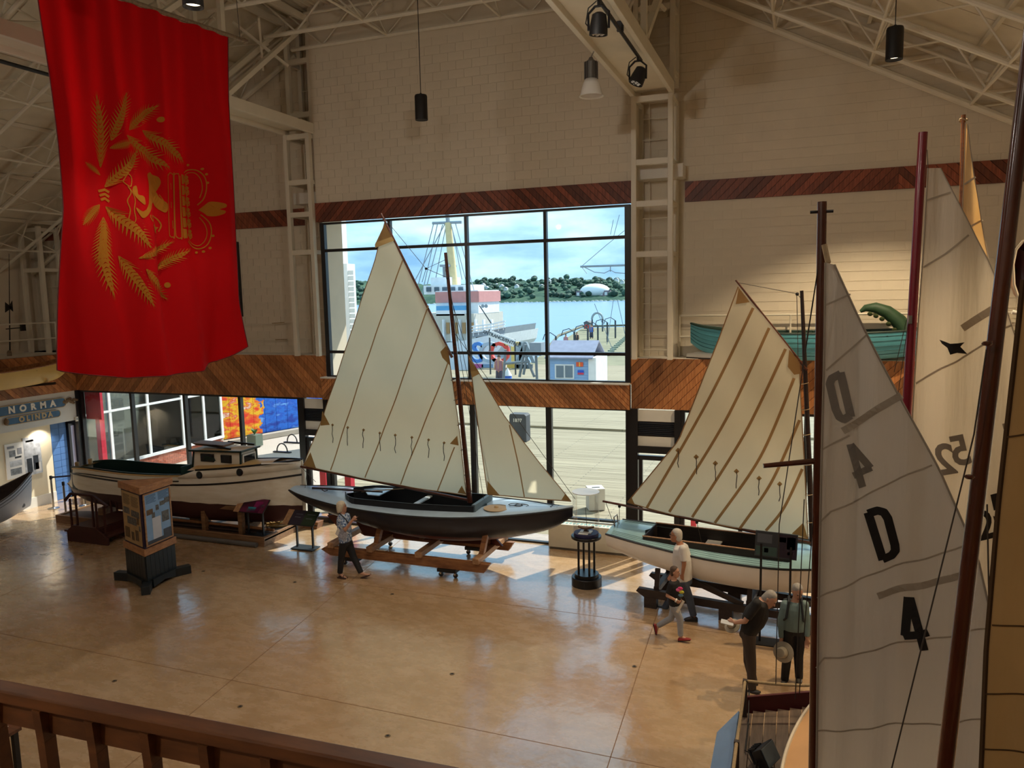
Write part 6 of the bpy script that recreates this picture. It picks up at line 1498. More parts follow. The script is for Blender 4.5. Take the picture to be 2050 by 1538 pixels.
c = V((-.28, 8.95, ZP+.16)); a = V((.8, -.35, .5)).normalized()
s1 = a.cross(V((0, 0, 1))).normalized(); s2 = s1.cross(a); b = MB()
fr = lambda o_, x_, y_: [c+a*o_+s1*x_*i_+s2*y_*j_ for (i_, j_) in ((-1, -1), (1, -1), (1, 1), (-1, 1))]
b.add(fr(-.13, .07, .05)+fr(-.04, .12, .09)+fr(.1, .155, .12), [(3, 2, 1, 0), (8, 9, 10, 11)]+[(k*4+i_, k*4+(i_+1) % 4, k*4+4+(i_+1) % 4, k*4+4+i_) for k in (0, 1) for i_ in range(4)]); b.build('housing', matt_black, fld, bevel=.012)
MB().obox(c+a*.105, s1*.14, a*.006, s2*.105).build('front_glass', paint('flood_glass', '#59636a', .1), fld)
for k in range(5): MB().obox(c-a*.07+s1*(-.08+.04*k)+s2*.09, s1*.006, a*.05, s2*.02).build('cooling_fin', matt_black, fld)
MB().obox(c-a*.11+V((0, 0, .02)), a.cross(V((0, 0, 1))).normalized()*.1, a*.012, a.cross(V((0, 0, 1))).normalized().cross(a)*.08).build('back_cover', paint('black_gloss', '#20242a', .2), fld)
b = MB(); s1 = a.cross(V((0, 0, 1))).normalized(); b.tube([c+s1*.16, c+s1*.17-V((0, 0, .13)), c-s1*.17-V((0, 0, .13)), c-s1*.16], .014, 6); b.build('bracket', matt_black, fld)
b = MB(); b.tube([c-a*.1, V((-.5, 9.2, ZP+.02)), V((-.5, 9.8, ZP+.015)), V((-.52, 10.3, ZP+.2))], .009, 6); b.build('cable', matt_black, fld)

# ============================================================ racing dinghies with tall sails
sail_g = cloth('grey_white_sailcloth', '#cdc6bc', .35, .05, .6, bstretch=(7, 7, .5), bscale=1.2, tcol='#dcd4c6')
sail_w = cloth('white_nylon_sailcloth', '#d8d0c4', .35, .05, .6, bstretch=(6, 6, .6), bscale=1.4, tcol='#e0d2b8')
seam_g = cloth('grey_sail_seam', '#b8ae9f', .35, .05, 0., tcol='#b8aa96')
num_b = paint('black_sail_number', '#15110f', .7); num_g = cloth('show_through_number', '#8f8880', .3, .04, 0., tcol='#8a8074')
maho = wood('mahogany_mast', '#3a170c', '#5e2c18', .25, stretch=(3, 3, 1), coat=.6, rnd=0)
def rip(amp, kx, kz, ph): return lambda x, z: amp*math.sin(kx*x+kz*z+ph)+amp*.5*math.sin(2.3*kx*x-kz*.7*z+1.1+ph)
def tall_sail(parent, Y, mat_, l, r, tp, bt, seams, g, battens=(), seam_m_=None):
    seam_c = seam_m_ or seam_g
    o0 = at_y(*tp[0], Y); P = Patch(o0, (1, 0, 0), (0, 0, 1), g); ab = lambda L: [P.ab(*z) for z in L]
    f = coons(ab(l), ab(r), ab(tp), ab(bt)); so = MB().grid(44, 60, lambda u, v: P.pt(*f(u, v))).build('sail', mat_, parent, smooth=True)
    b = MB(); b.tube([P.pt(*f(1, i/40)) for i in range(41)], .008, 5); b.tube([P.pt(*f(0, i/40)) for i in range(41)], .008, 5); b.build('bolt_rope', seam_c, so, smooth=True)
    for sm in seams:
        b = MB(); P.strip(b, ab(sm), .0022*Y, .006, 14); b.build('seam', seam_c, so)
    for bt_ in battens:
        b = MB(); P.strip(b, ab(bt_), .0085*Y, .008, 12); b.build('batten_pocket', seam_g, so)
    return so, P
# --- D 4
Y4 = 6.2
d4 = thing('racing_dinghy', 'racing dinghy with mahogany mast and grey-white sail marked D 4 at right', 'sailboat', at_y(1636, 1700, Y4)+V((0, 0, 0)))
d4.location.z = ZP; OFF[d4.name] = V(d4.location)
MB().tube([V(at_y(1626, 1720, Y4)).lerp(at_y(1646, 404, Y4), k/8) for k in range(9)], 0.042, 14, r2=.033).build('mast', maho, d4, smooth=True)
b = MB(); q_ = at_y(1645, 424, Y4); b.tube([q_+V((-.08, 0, 0)), q_+V((.08, 0, 0))], .012, 6); b.build('masthead_pin', matt_black, d4)
MB().tube([at_y(1636, 923, Y4), at_y(1528, 933, Y4-.1)], .024, 8, r2=.018).build('spreader', maho, d4, smooth=True)
z6 = lambda x, y: (1600+x/2.198, 838+y/2.198); z5 = lambda x, y: (1600+x/2.198, 200+y/2.198)
s4, P4 = tall_sail(d4, Y4-.08, sail_g, [(1652, 526), (1650, 700), (1645, 900), (1638, 1250), (1632, 1760)], [(1670, 530), (1720, 640), (1790, 775), (1880, 940), (1960, 1120), (1990, 1260), (2010, 1760)], [(1652, 526), (1670, 530)], [(1632, 1760), (2010, 1760)],
     [[z5(112, 905), z5(225, 855)], [z5(118, 1190), z5(300, 1030)], [z6(95, 140), z6(220, 70)], [z6(90, 460), z6(140, 410), z6(580, 200)], [z6(80, 795), z6(270, 700), z6(720, 560)], [z6(75, 1105), z6(110, 1062), z6(570, 965), z6(860, 925)], [z6(80, 1385), z6(320, 1355), z6(840, 1325)]],
     rip(.026, 11, .7, .4), [[z5(190, 1455), z5(450, 1300)], [z6(345, 780), z6(740, 678)]])
def strokes(P, par, mt_, L, w_, nm='sail_number'):
    b = MB()
    for pts in L: P.strip(b, [P.ab(*q_) for q_ in pts], w_, .012, 8)
    b.build(nm, mt_, par)
strokes(P4, s4, num_b, [[z6(302, 412), z6(368, 622)], [z6(302, 418), z6(345, 405), z6(372, 412), z6(390, 440), z6(422, 560), z6(424, 585), z6(408, 605), z6(366, 618)]], .062)
strokes(P4, s4, num_b, [[z6(486, 786), z6(548, 1016)], [z6(480, 790), z6(466, 962)], [z6(458, 962), z6(566, 936)]], .058)
strokes(P4, s4, num_g, [[z5(180, 1198), z5(226, 1392)], [z5(182, 1204), z5(142, 1225), z5(134, 1248), z5(160, 1360), z5(176, 1394), z5(196, 1404), z5(224, 1384)]], .058)
strokes(P4, s4, num_g, [[z6(222, 108), z6(278, 300)], [z6(224, 110), z6(314, 218)], [z6(236, 246), z6(318, 216)]], .052)
H4 = Hull([(0, .5, .75, .35, 0, .55), (1.2, .68, .7, .22, 0, .55), (2.4, .66, .72, .2, 0, .6), (3.4, .42, .78, .24, 0, .8), (4.1, .03, .84, .4, .05, 1)], (.62, 5.85, ZP-.12), R_(90))
H4.close_ends(H4.side_mb(), (0,)).build('hull', paint('tan_dinghy_hull', '#c99a68', .45), d4, smooth=True)
H4.deck(lambda x: 0 if x < .3 or x > 2.3 else .42).build('deck', paint('tan_dinghy_hull', '', 0), d4, smooth=True)
b = MB(); H4.rail(b, .022); b.build('gunwale', paint('cream_gunwale', '#d8cbb4', .4), d4, smooth=True)
for pts in ([(1648, 470), (1612, 700), (1606, 740)], [(1648, 470), (1560, 1050), (1553, 1370)], [(1637, 930), (1600, 1390)], [(1650, 480), (1640, 700)], [(1610, 1000), (1592, 1400)]): rope_px(d4, pts, Y4-.02, .004, name='shroud')
b = MB(); b.tube([at_y(1650, 490, Y4-.05), at_y(1653, 505, Y4-.06), at_y(1658, 527, Y4-.08)], .02, 6); b.build('halyard_shackle', rope_m, d4)
# --- red mast, number 52
Y5 = 10.4
r5 = thing('racing_dinghy', 'racing dinghy with dark red mast and white sail with a swallow and number 52', 'sailboat', V((1.25, Y5, ZP)))
redm = paint('dark_red_mast', '#7a1428', .3, coat=.4)
MB().tube([V(at_y(1785, 1330, Y5)).lerp(at_y(1848, 265, Y5), k/8) for k in range(9)], .06, 14, r2=.05).build('mast', redm, r5, smooth=True)
s5, P5 = tall_sail(r5, Y5-.08, sail_w, [(1856, 338), (1848, 500), (1838, 650), (1828, 820), (1815, 1330)], [(1882, 337), (1930, 430), (1985, 530), (2040, 690), (2065, 800), (2100, 1330)], [(1856, 338), (1882, 337)], [(1815, 1330), (2100, 1330)],
     [[z5(555, 445), z5(665, 408)], [z5(545, 738), z5(640, 680), z5(745, 595)], [z5(515, 1250), z5(625, 1180), z5(690, 1150), z5(815, 1075)], [z5(865, 1020), z5(960, 985)]], rip(.035, 6, .8, 1.0), [[z5(715, 1005), z5(880, 905)]])
b = MB(); P5.poly(b, [P5.ab(*z5(*z)) for z in ((615, 1055), (635, 1062), (660, 1072), (695, 1070), (725, 1066), (705, 1085), (738, 1118), (690, 1112), (660, 1120), (648, 1090), (625, 1072))], .014, .1); b.build('swallow_emblem', num_b, s5)
for body, cpx, hpx, mir, mt_, an in (('2', z6(640, 185), 62, True, num_g, .25), ('5', z6(705, 145), 60, True, num_g, .25), ('5', (2030, 880), 60, True, num_g, .25), ('5', (2003, 1020), 58, False, num_b, .25), ('2', (1972, 1052), 58, False, num_b, .25)):
    b = MB(); c = P5.ab(*cpx); c2 = P5.ab(cpx[0], cpx[1]+hpx); P5.text(b, body, c, abs(c2[1]-c[1])/.72, an, mir, sx=.85, bold=.012, h=.014); b.build('sail_number', mt_, s5)
H5 = Hull([(0, .4, .7, .3, 0, .6), (1.5, .6, .66, .2, 0, .6), (2.9, .45, .72, .24, 0, .8), (3.6, .03, .8, .4, .05, 1)], (1.9, 7.6, ZP-.1), R_(90))
H5.close_ends(H5.side_mb(), (0,)).build('hull', wht, r5, smooth=True); H5.deck(lambda x: 0).build('deck', pine, r5, smooth=True)
for pts in ([(1819, 640), (1788, 860)], [(1856, 300), (1858, 338)], [(1815, 640), (1790, 745)]): rope_px(r5, pts, Y5-.05, .004, name='shroud')
b = MB(); q_ = at_y(1822, 640, Y5-.06); b.obox(q_, (.02, 0, 0), (0, .02, 0), (0, 0, .05)); b.build('mast_fitting', chrome, r5)
# --- amber-lit sail further back
Y6 = 13.2
r6 = thing('gaff_dinghy', 'dinghy with varnished spar and narrow amber-lit cream sail behind the red mast', 'sailboat', V((2.4, Y6, 0)))
amb = wood('amber_spar', '#6a3a16', '#8e5424', .4)
spar_px(r6, 'mast', (1905, 1330), (1929, 230), Y6, .05, .03, amb)
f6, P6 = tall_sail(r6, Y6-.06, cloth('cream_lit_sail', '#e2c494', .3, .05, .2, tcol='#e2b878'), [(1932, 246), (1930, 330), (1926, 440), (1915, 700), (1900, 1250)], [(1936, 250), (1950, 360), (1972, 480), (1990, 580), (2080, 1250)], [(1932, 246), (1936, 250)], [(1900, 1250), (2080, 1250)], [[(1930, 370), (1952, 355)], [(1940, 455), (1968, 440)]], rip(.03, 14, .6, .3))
b = MB(); q_ = at_y(1929, 240, Y6); b.tube([q_+V((.05*math.cos(a), .05*math.sin(a), .02*math.sin(a*2))) for a in [k*.6 for k in range(14)]], .01, 5); b.build('lashing', rope_m, r6)
H6 = Hull([(0, .4, .7, .3, 0, .6), (1.5, .6, .66, .15, 0, .6), (2.9, .45, .72, .2, 0, .8), (3.6, .03, .8, .4, .05, 1)], (1.9, Y6+.3, .05), 0)
H6.close_ends(H6.side_mb(), (0,)).build('hull', wht, r6, smooth=True); H6.deck(lambda x: 0).build('deck', pine, r6, smooth=True)
# --- near mast and brown sail at the right edge
Y7 = 3.2
r7 = thing('near_sailing_boat', 'close dark varnished mast with translucent brown sail along the right edge', 'sailboat', V((.62, Y7, 0)))
A, B = at_y(1861, 1800, Y7), at_y(2080, -60, Y7)
MB().tube([A.lerp(B, k/8) for k in range(9)], .031, 20, r2=.025).build('mast', maho, r7, smooth=True)
MB().tube([V((A.x-.05, Y7, .3)), A], .031, 20).build('mast_foot', maho, r7, smooth=True)
brn = cloth('brown_translucent_sail', '#a58760', .4, .25, .3, bstretch=(6, 6, .8), bscale=2., tcol='#b08a50')
tall_sail(r7, 2.75, brn, [(2046, 560), (2034, 680), (2000, 1000), (1975, 1300), (1955, 1760)], [(2300, 560), (2360, 1760)], [(2046, 560), (2300, 560)], [(1955, 1760), (2360, 1760)], [[(2014, 875), (2100, 860)], [(1986, 1252), (2100, 1255)], [(1972, 1390), (2100, 1390)], [(1965, 1500), (2100, 1510)]], rip(.012, 16, 1., .3), (), cloth('brown_sail_seam', '#5c4630', .3, .1, 0., tcol='#5e4426'))
for pts in ([(1975, 700), (1950, 870), (1780, 1560)], [(1976, 1010), (1981, 1262)]): rope_px(r7, pts, Y7-.08, .003, name='stay')
for q_ in ((1976, 688), (1941, 955)):
    b = MB(); b.ball(at_y(*q_, Y7-.07), .014, 8, sc_=(1.3, 1, .7)); b.build('cleat', maho, r7, smooth=True)
H7 = Hull([(0, .4, .7, .3, 0, .6), (1.5, .7, .66, .15, 0, .6), (3.2, .55, .72, .2, 0, .8), (4.4, .03, .85, .4, .05, 1)], (.9, .4, 0), R_(90)); H7.close_ends(H7.side_mb(), (0,)).build('hull', navy, r7, smooth=True); H7.deck(lambda x: 0).build('deck', pine, r7, smooth=True)
# --- red hull and green sea serpent at the right ledge
rb = thing('red_canoe', 'dark red canoe end with cream edge hung up at the right edge of the picture', 'canoe', at_y(2060, 620, 12.0))
c = at_y(2052, 540, 12.0); b = MB(); L = [at_y(*z, 12.0) for z in ((2049, 482), (2034, 500), (2028, 530), (2030, 570), (2040, 600), (2050, 612), (2075, 600), (2085, 540), (2075, 490))]
ctr = sum(L, V((0, 0, 0)))/len(L)
vs = [q_ for q_ in L]+[ctr+(q_-ctr)*.8+V((0, .35, 0)) for q_ in L]+[ctr+V((0, .5, 0))]; n = len(L)
b.add(vs, [(k, (k+1) % n, n+(k+1) % n, n+k) for k in range(n)]+[(n+k, n+(k+1) % n, 2*n) for k in range(n)]); b.build('hull', paint('deep_red_hull', '#5e0a14', .35), rb, smooth=True)
MB().tube(L+[L[0]], .018, 6).build('gunwale', paint('cream_gunwale', '', 0), rb, smooth=True)
MB().tube([at_y(2026, 625, 12.0), at_y(2060, 632, 12.0)], .03, 8).build('hanger_arm', white_p, rb); MB().tube([ctr+V((0, .45, 0)), V((ctr.x, 13.0, ctr.z+1.9))], .008, 5).build('hanger_wire', line_m, rb)
oc = thing('green_sea_serpent', 'green sea serpent arm with pale suckers arching over the right ledge rail', 'sculpture', at_y(1770, 700, 17.2))
grn = paint('green_serpent_skin', '#2c4a30', .55, var=.2, vscale=8, bump=.2)
pts = [at_y(*z, 17.2) for z in ((1722, 624), (1732, 617), (1752, 616), (1775, 624), (1798, 642), (1815, 664), (1830, 700))]
MB().tube(pts, [.03, .07, .11, .13, .15, .17, .19], 14).build('arm', grn, oc, smooth=True)
for k, z in enumerate(((1742, 628), (1754, 632), (1766, 638), (1779, 648), (1791, 660))):
    b = MB(); b.lathe([(.045, 0), (.05, .02), (.03, .03)], at_y(*z, 17.1), 12, ax=(-.3, -.8, -.5)); b.build('sucker', paint('sucker_olive', '#54603a', .6), oc, smooth=True)
pts = [at_y(*z, 16.4) for z in ((2020, 720), (2032, 690), (2052, 670), (2090, 665))]; oc2 = MB().tube(pts, [.18, .19, .19, .19], 14).build('lower_arm', grn, oc, smooth=True)
# ============================================================ outside: deck, court, pier, ship, harbour
m, t, p, out = _new('weathered_deck_boards')
tcx = t.nodes.new('ShaderNodeTexCoord'); bk = t.nodes.new('ShaderNodeTexBrick'); bk.inputs['Scale'].default_value = 1.; bk.inputs['Brick Width'].default_value = 3.6; bk.inputs['Row Height'].default_value = .15; bk.inputs['Mortar Size'].default_value = .02
bk.inputs['Color1'].default_value = (*hexc('#9c8f72'), 1); bk.inputs['Color2'].default_value = (*hexc('#83775c'), 1); bk.inputs['Mortar'].default_value = (*hexc('#3c3428'), 1)
t.links.new(tcx.outputs['Object'], bk.inputs['Vector']); n1 = _noise(t, 2.2, 6, .65, None, (.12, 5, 1)); c_ = _mix(t, .5, bk.outputs[0], _ramp(t, n1.outputs['Fac'], [(.32, hexc('#5c543e')), (.68, hexc('#c4baa0'))]).outputs[0]); t.links.new(c_, p.inputs['Base Color']); p.inputs['Roughness'].default_value = .8
boards = m
tag(MB().box(-14.2, 30, 17.2, 33.5, -.25, -.02).build('floor_deck', boards), kind='structure')
dg = MB(); dg.obox((0, 0, 0), (26, 0, 0), (0, 14, 0), (0, 0, .1)); o = dg.build('floor_deck_diagonal', boards, kind='structure'); o.location = (2, 46.0, -.12); 
tag(MB().box(-60, 30, 33.4, 56, -1, -.06).build('floor_wharf', boards), kind='structure')
grav = paint('gravel', '#b3a79a', .9, var=.35, vscale=60, bump=.4, bscale=80)
tag(MB().box(-40, -14.2, 17.2, 33.5, -.3, -.03).build('floor_court', grav), kind='structure')
water = paint('harbour_water', '#7a94a8', .12, var=.08, vscale=.05); 
m, t, p, out = _new('harbour_water_rippled'); p.inputs['Base Color'].default_value = (*hexc('#6f93b5'), 1); p.inputs['Roughness'].default_value = .25; _bump(t, p, _noise(t, .35, 6, .6, None, (.4, 1.6, 1)).outputs['Fac'], .6, .4); water = m
tag(MB().box(-1500, 1500, 30, 1500, -3.3, -3).build('floor_water', water), kind='structure')
# glazed wing, brick base, red column
WXX = -21.6; wf = paint('white_frames', '#e8eaea', .4); wg = glassm('wing_glass', (.6, .66, .66), 1.0)
wing = thing('glazed_wing', 'glazed wing with white frames on a red brick base beyond the left windows', 'building', (WXX, 20.5, 0))
brk = MB(); brick_m = paint('red_brick', '#a4553c', .8, var=.12, vscale=9, rnd=.25); mort = paint('mortar', '#b9aa9a', .9)
MB().box(WXX-.25, WXX, 17.3, 24.3, -.03, .5).build('brick_base', mort, wing)
bm = MB().box(-.02, .012, -.104, .104, -.034, .034).mesh('brick', brick_m); cnt = 0
for j in range(7):
    for i in range(32):
        y = 17.45+.216*i+(.108 if j % 2 else 0)
        if y < 24.2: link('brick', bm, wing, V((WXX, y, .02+.075*j))-off(wing))
for y in (17.35, 19.0, 20.6, 22.2, 23.3, 24.25): MB().box(WXX-.06, WXX+.05, y-.05, y+.05, .56, 4.2).build('frame_post', wf, wing)
for z, h in ((.53, .1), (2.36, .07), (4.1, .1)): MB().box(WXX-.06, WXX+.06, 17.3, 24.3, z-h/2, z+h/2).build('frame_rail', wf, wing)
ys = (17.35, 19.0, 20.6, 22.2, 23.3, 24.25)
for i in range(5):
    for (z0, z1) in ((.58, 2.32), (2.4, 4.05)): MB().box(WXX-.012, WXX, ys[i]+.05, ys[i+1]-.05, z0, z1).build('pane', wg, wing)
MB().box(WXX-5, WXX-4.9, 17, 25, 0, 4.2).build('back_wall', paint('wing_inside', '#b4afa4', .8), wing); MB().box(WXX-5, WXX-.1, 17, 25, -.05, 0).build('inside_floor', paint('wing_floor', '#6a5a48', .6), wing)
for k in range(5): MB().obox((WXX-1.6, 18.2+1.1*k, .8), (.25, 0, 0), (0, .3, 0), (0, 0, .5)).build('inside_furniture', paint('wing_dark_item', '#3c3a38', .7, rnd=.4), wing)
MB().box(WXX-5, WXX+.25, 17, 24.5, 4.2, 4.5).build('roof_slab', wf, wing)
red_p = paint('bright_red_paint', '#b81c34', .45)
def red_post(x, y, h, label, w_=.12):
    r = thing('red_post', label, 'post', (x, y, 0), 'bright red posts outside the windows')
    MB().box(x-w_, x+w_, y-w_, y+w_, 0, h).build('shaft', red_p, r); MB().box(x-w_*1.25, x+w_*1.25, y-w_*1.25, y+w_*1.25, 0, .06).build('base_plate', black_al, r)
q_ = at_y(205, 900, 18.2); red_post(q_.x, 18.2, 3.4, 'bright red post outside the leftmost window, under the red blind', .09)
rbl = thing('roller_blind', 'bright red boarded blind hanging at the top of the leftmost window', 'blind', (-20.2, 17.14, 2.6))
a, c = at_y(170, 789, 17.14), at_y(205, 840, 17.14)
for k in range(5):
    x0 = a.x+(c.x-a.x)*k/5; MB().box(x0, x0+(c.x-a.x)/5-.006, 17.12, 17.16, c.z, 3.34).build('blind_board', red_p, rbl)
MB().tube([(a.x, 17.14, 3.34), (c.x, 17.14, 3.34)], .03, 8).build('roller', black_al, rbl)
for k, (px_, py_) in enumerate(((650, 955), (700, 960))): q_ = at_y(px_, py_, 18.4); red_post(q_.x, 18.4, 2.6, 'bright red post outside the window below the sloop boom, '+('left' if k == 0 else 'right')+' one', .1)
for k, (px_, py_) in enumerate(((1357, 950), (1390, 850))): q_ = at_y(px_, py_, 17.8); red_post(q_.x, 17.8, 3.4, 'bright red post outside the window behind the tan sail, '+('left' if k == 0 else 'right')+' one', .06)
# mural wall: painted boards in blue and flame colours
m, t, p, out = _new('mural_paint')
n1 = _noise(t, 1.0, 5, .6, None, (.9, 1.2, 2.6)); cA_ = _ramp(t, n1.outputs['Fac'], [(.36, hexc('#10389e')), (.48, hexc('#1f6fd6')), (.55, hexc('#1450c0')), (.64, hexc('#6aa6ec'))])
n2 = _noise(t, 1.3, 4, .6, None, (.9, 1.2, 2.2)); cB_ = _ramp(t, n2.outputs['Fac'], [(.36, hexc('#e8301c')), (.45, hexc('#f07a18')), (.52, hexc('#f6c81e')), (.58, hexc('#e84a20')), (.66, hexc('#f4e6c8'))])
tcx = t.nodes.new('ShaderNodeTexCoord'); sx = t.nodes.new('ShaderNodeSeparateXYZ'); t.links.new(tcx.outputs['Object'], sx.inputs[0])
n3 = _noise(t, .9, 4, .6); mm = t.nodes.new('ShaderNodeMath'); mm.operation = 'MULTIPLY_ADD'; mm.inputs[1].default_value = 3.2; t.links.new(n3.outputs['Fac'], mm.inputs[0]); t.links.new(sx.outputs['Y'], mm.inputs[2])
gt = t.nodes.new('ShaderNodeMath'); gt.operation = 'GREATER_THAN'; gt.inputs[1].default_value = .35; t.links.new(mm.outputs[0], gt.inputs[0])
t.links.new(_mix(t, gt.outputs[0], cB_.outputs[0], cA_.outputs[0]), p.inputs['Base Color']); p.inputs['Roughness'].default_value = .6; mural = m
M0, M1 = V((-22.6, 24.4, 0)), V((-20.2, 31.2, 0)); dm = (M1-M0).normalized(); nm_ = V((dm.y, -dm.x, 0))
mw = thing('mural_wall', 'boarded wall painted with a blue sea and red and yellow flames beyond the court', 'mural', (M0+M1)/2)
MB().obox((M0+M1)/2+V((0, 0, 2.2))-nm_*.1, dm*(M1-M0).length/2, nm_*.08, V((0, 0, 2.2))).build('wall', paint('mural_backing', '#1d3f8c', .7), mw)
for k in range(13):
    c = M0+dm*((M1-M0).length*(k+.5)/13)+V((0, 0, 2.25)); MB().obox(c, dm*((M1-M0).length/26-.008), nm_*.02, V((0, 0, 2.05))).build('painted_board', mural, mw)
MB().bar(M0+nm_*.3+V((0, 0, .09)), M1+nm_*.3+V((0, 0, .09)), .35, .2).build('kerb', paint('kerb_stone', '#a59a8c', .9), mw)
r = thing('planter_pot', 'square planter with green leaves standing on the gravel court', 'planter', at_z(512, 893, 0))
c = at_z(511, 893, 0); MB().box(c.x-.22, c.x+.22, c.y-.22, c.y+.22, 0, .48).build('pot', paint('grey_green_pot', '#5f6a5c', .7), r)
leafm = paint('plant_green', '#3f6a2c', .6, rnd=.3)
for k in range(14):
    a = k*2.4; b = MB(); q0 = c+V((0, 0, .46)); q1 = q0+V((.16*math.cos(a), .16*math.sin(a), .2+.02*(k % 5))); b.prism([q0, q0.lerp(q1, .5)+V((.05*math.sin(a), -.05*math.cos(a), .04)), q1, q0.lerp(q1, .5)-V((.05*math.sin(a), -.05*math.cos(a), -.04))], (0, 0, .008)); b.build('leaf', leafm, r)
for k, (x, y) in enumerate(((585, 886), (565, 905))):
    c = at_z(x, y, 0); r = thing('bicycle_rack', 'dark hoop rack casting a shadow on the gravel court, '+('farther' if k == 0 else 'nearer')+' one', 'rack', c); b = MB(); b.tube([c+V((.25*math.cos(a*math.pi/8), 0, .34*math.sin(a*math.pi/8))) for a in range(9)], .025, 6); b.build('hoop', matt_black, r); MB().box(c.x-.4, c.x+.4, c.y-.06, c.y+.06, -.02, .02).build('base_bar', matt_black, r)
# stone marker and concrete block on the deck
r = thing('stone_marker', 'dark stone marker with number 1897 on the wooden deck', 'marker', at_z(1040, 880, 0)); c = at_z(1040, 884, 0)
MB().prism([c+V((-.42, 0, 0)), c+V((.3, 0, 0)), c+V((.3, 0, 1.05)), c+V((.22, 0, 1.12)), c+V((-.38, 0, 1.12)), c+V((-.42, 0, 1.05))], (0, .5, 0)).build('stone', paint('dark_stone', '#4a4c50', .7, var=.15, bump=.3), r)
text_on('lettering', '1897', white_p, c+V((-.08, -.0, .86)), (1, 0, 0), (0, 0, 1), .2, r, bold=.004)
r = thing('concrete_block', 'white concrete block with a slot on the deck outside the middle window', 'block', at_z(1190, 1018, 0)); c = at_z(1188, 1022, 0)
MB().obox(c+V((0, .22, .3)), V((.2, .1, 0)), V((-.1, .2, 0)), V((0, 0, .3))).build('block', paint('white_concrete', '#d6d2c8', .8, bump=.2), r); MB().obox(c+V((.02, .2, .601)), V((.1, .05, 0)), V((-.02, .04, 0)), V((0, 0, .002))).build('slot', matt_black, r)
# white sided building at the left of the big window
r = thing('white_clapboard_tower', 'white clapboard tower seen through the left of the big window', 'building', at_y(685, 760, 26.))
Yc = 26.0; wl, wr = at_y(640, 600, Yc).x, at_y(697, 600, Yc).x; zt = at_y(690, 452, Yc).z
MB().box(wl, wr-.25, Yc+.1, Yc+.5, -.5, zt+.4).build('upper_block', wf, r); MB().box(wl, wr, Yc, Yc+.6, -.5, at_y(690, 528, Yc).z).build('wall', wf, r)
sdm = MB().box(-.5, .5, 0, .03, 0, .17).mesh('clapboard', paint('clapboard_white', '#d8dcdc', .5)); zz = at_y(690, 540, Yc).z; xm_ = at_y(688, 600, Yc).x
for k in range(30):
    o = link('clapboard', sdm, r, V((xm_, Yc-.03, zz-.21*(k+1)))-off(r)); o.rotation_euler.x = R_(-6)
MB().box(wr-.1, wr+.05, Yc-.06, Yc+.1, -.5, at_y(690, 528, Yc).z).build('corner_board', wf, r)
# pier running out into the harbour
pier = thing('pier', 'long timber pier with plank deck running out into the harbour', 'pier', (-24, 80, -3))
def pz0(x, y): return at_z(x, y, 0)
pA_, pB_, pC_, pD_ = pz0(1245, 700), pz0(1262, 652), pz0(1165, 657), pz0(1098, 700)
MB().prism([V((pA_.x+8, 56, -.25)), pA_+V((3.5, 0, -.25)), pB_+V((6, 0, -.25)), pC_+V((0, 0, -.25)), pD_+V((0, 0, -.25)), V((-20.5, 56.5, -.25))], (0, 0, .24)).build('pier_deck', paint('pier_planks', '#7c7a60', .85, var=.2, vscale=.5), pier)
pil = paint('green_grey_pile', '#7c8a7c', .8, var=.2)
rt0, rt1 = pz0(1196, 712), pz0(1250, 668)
for k in range(16):
    c = rt0.lerp(rt1, k/15)+V((.9, 0, 0)); b = MB(); b.tube([c+V((0, 0, -3.5)), c+V((0, 0, .15))], .35, 10); b.build('pile', pil, pier, smooth=True)
b = MB(); b.tube([pD_+V((0, 0, .25)), pz0(1118, 675)+V((0, 0, .2)), pC_+V((0, 0, .25)), pB_+V((6, 0, .25))], .18, 6); b.build('edge_beam', paint('edge_beam', '#6a6a58', .8), pier)
lampm = paint('dark_lamp_post', '#3a4046', .5)
for k, (x, y, h) in enumerate(((1113, 695, 21), (1150, 694, 28), (1177, 695, 36), (1197, 681, 28), (1216, 685, 38), (1232, 677, 34))):
    c = pz0(x, y); d = (c-CAM).length; H_ = h*d/FPX*1.02
    r = thing('pier_lamp', 'curved-neck lamp post on the pier, number %d counted from the left' % (k+1) if False else ['leftmost', 'second from the left', 'third from the left', 'fourth from the left', 'second from the right', 'rightmost'][k]+' curved-neck lamp post on the pier', 'lamp post', c, 'lamp posts on the pier')
    MB().tube([c, c+V((0, 0, H_))], .11, 8).build('post', lampm, r); MB().tube([c+V((0, 0, H_)), c+V((-.6, 0, H_+.4)), c+V((-1.3, 0, H_+.2)), c+V((-1.5, 0, H_-.4))], .05, 6).build('neck', lampm, r)
c = pz0(1196, 664); d = (c-CAM).length; px1 = d/FPX
r = thing('pier_arch', 'white and black arch with a name over it at the end of the pier', 'arch', c)
for k in (-1, 1): MB().tube([c+V((k*10.5*px1, 0, 0)), c+V((k*10.5*px1, 0, 24*px1))], 1.6*px1, 8).build('column', paint('arch_dark', '#4a5560', .6), r)
MB().tube([c+V((11*px1*math.cos(a*math.pi/12), 0, (24+13*math.sin(a*math.pi/12))*px1)) for a in range(13)], 2.2*px1, 8).build('arch_ring', paint('arch_pale', '#9aa8ae', .6), r, smooth=True)
c = pz0(1178, 661); px1 = (c-CAM).length/FPX
r = thing('red_life_ring_hut', 'small grey hut with a red life ring beside the pier arch', 'hut', c)
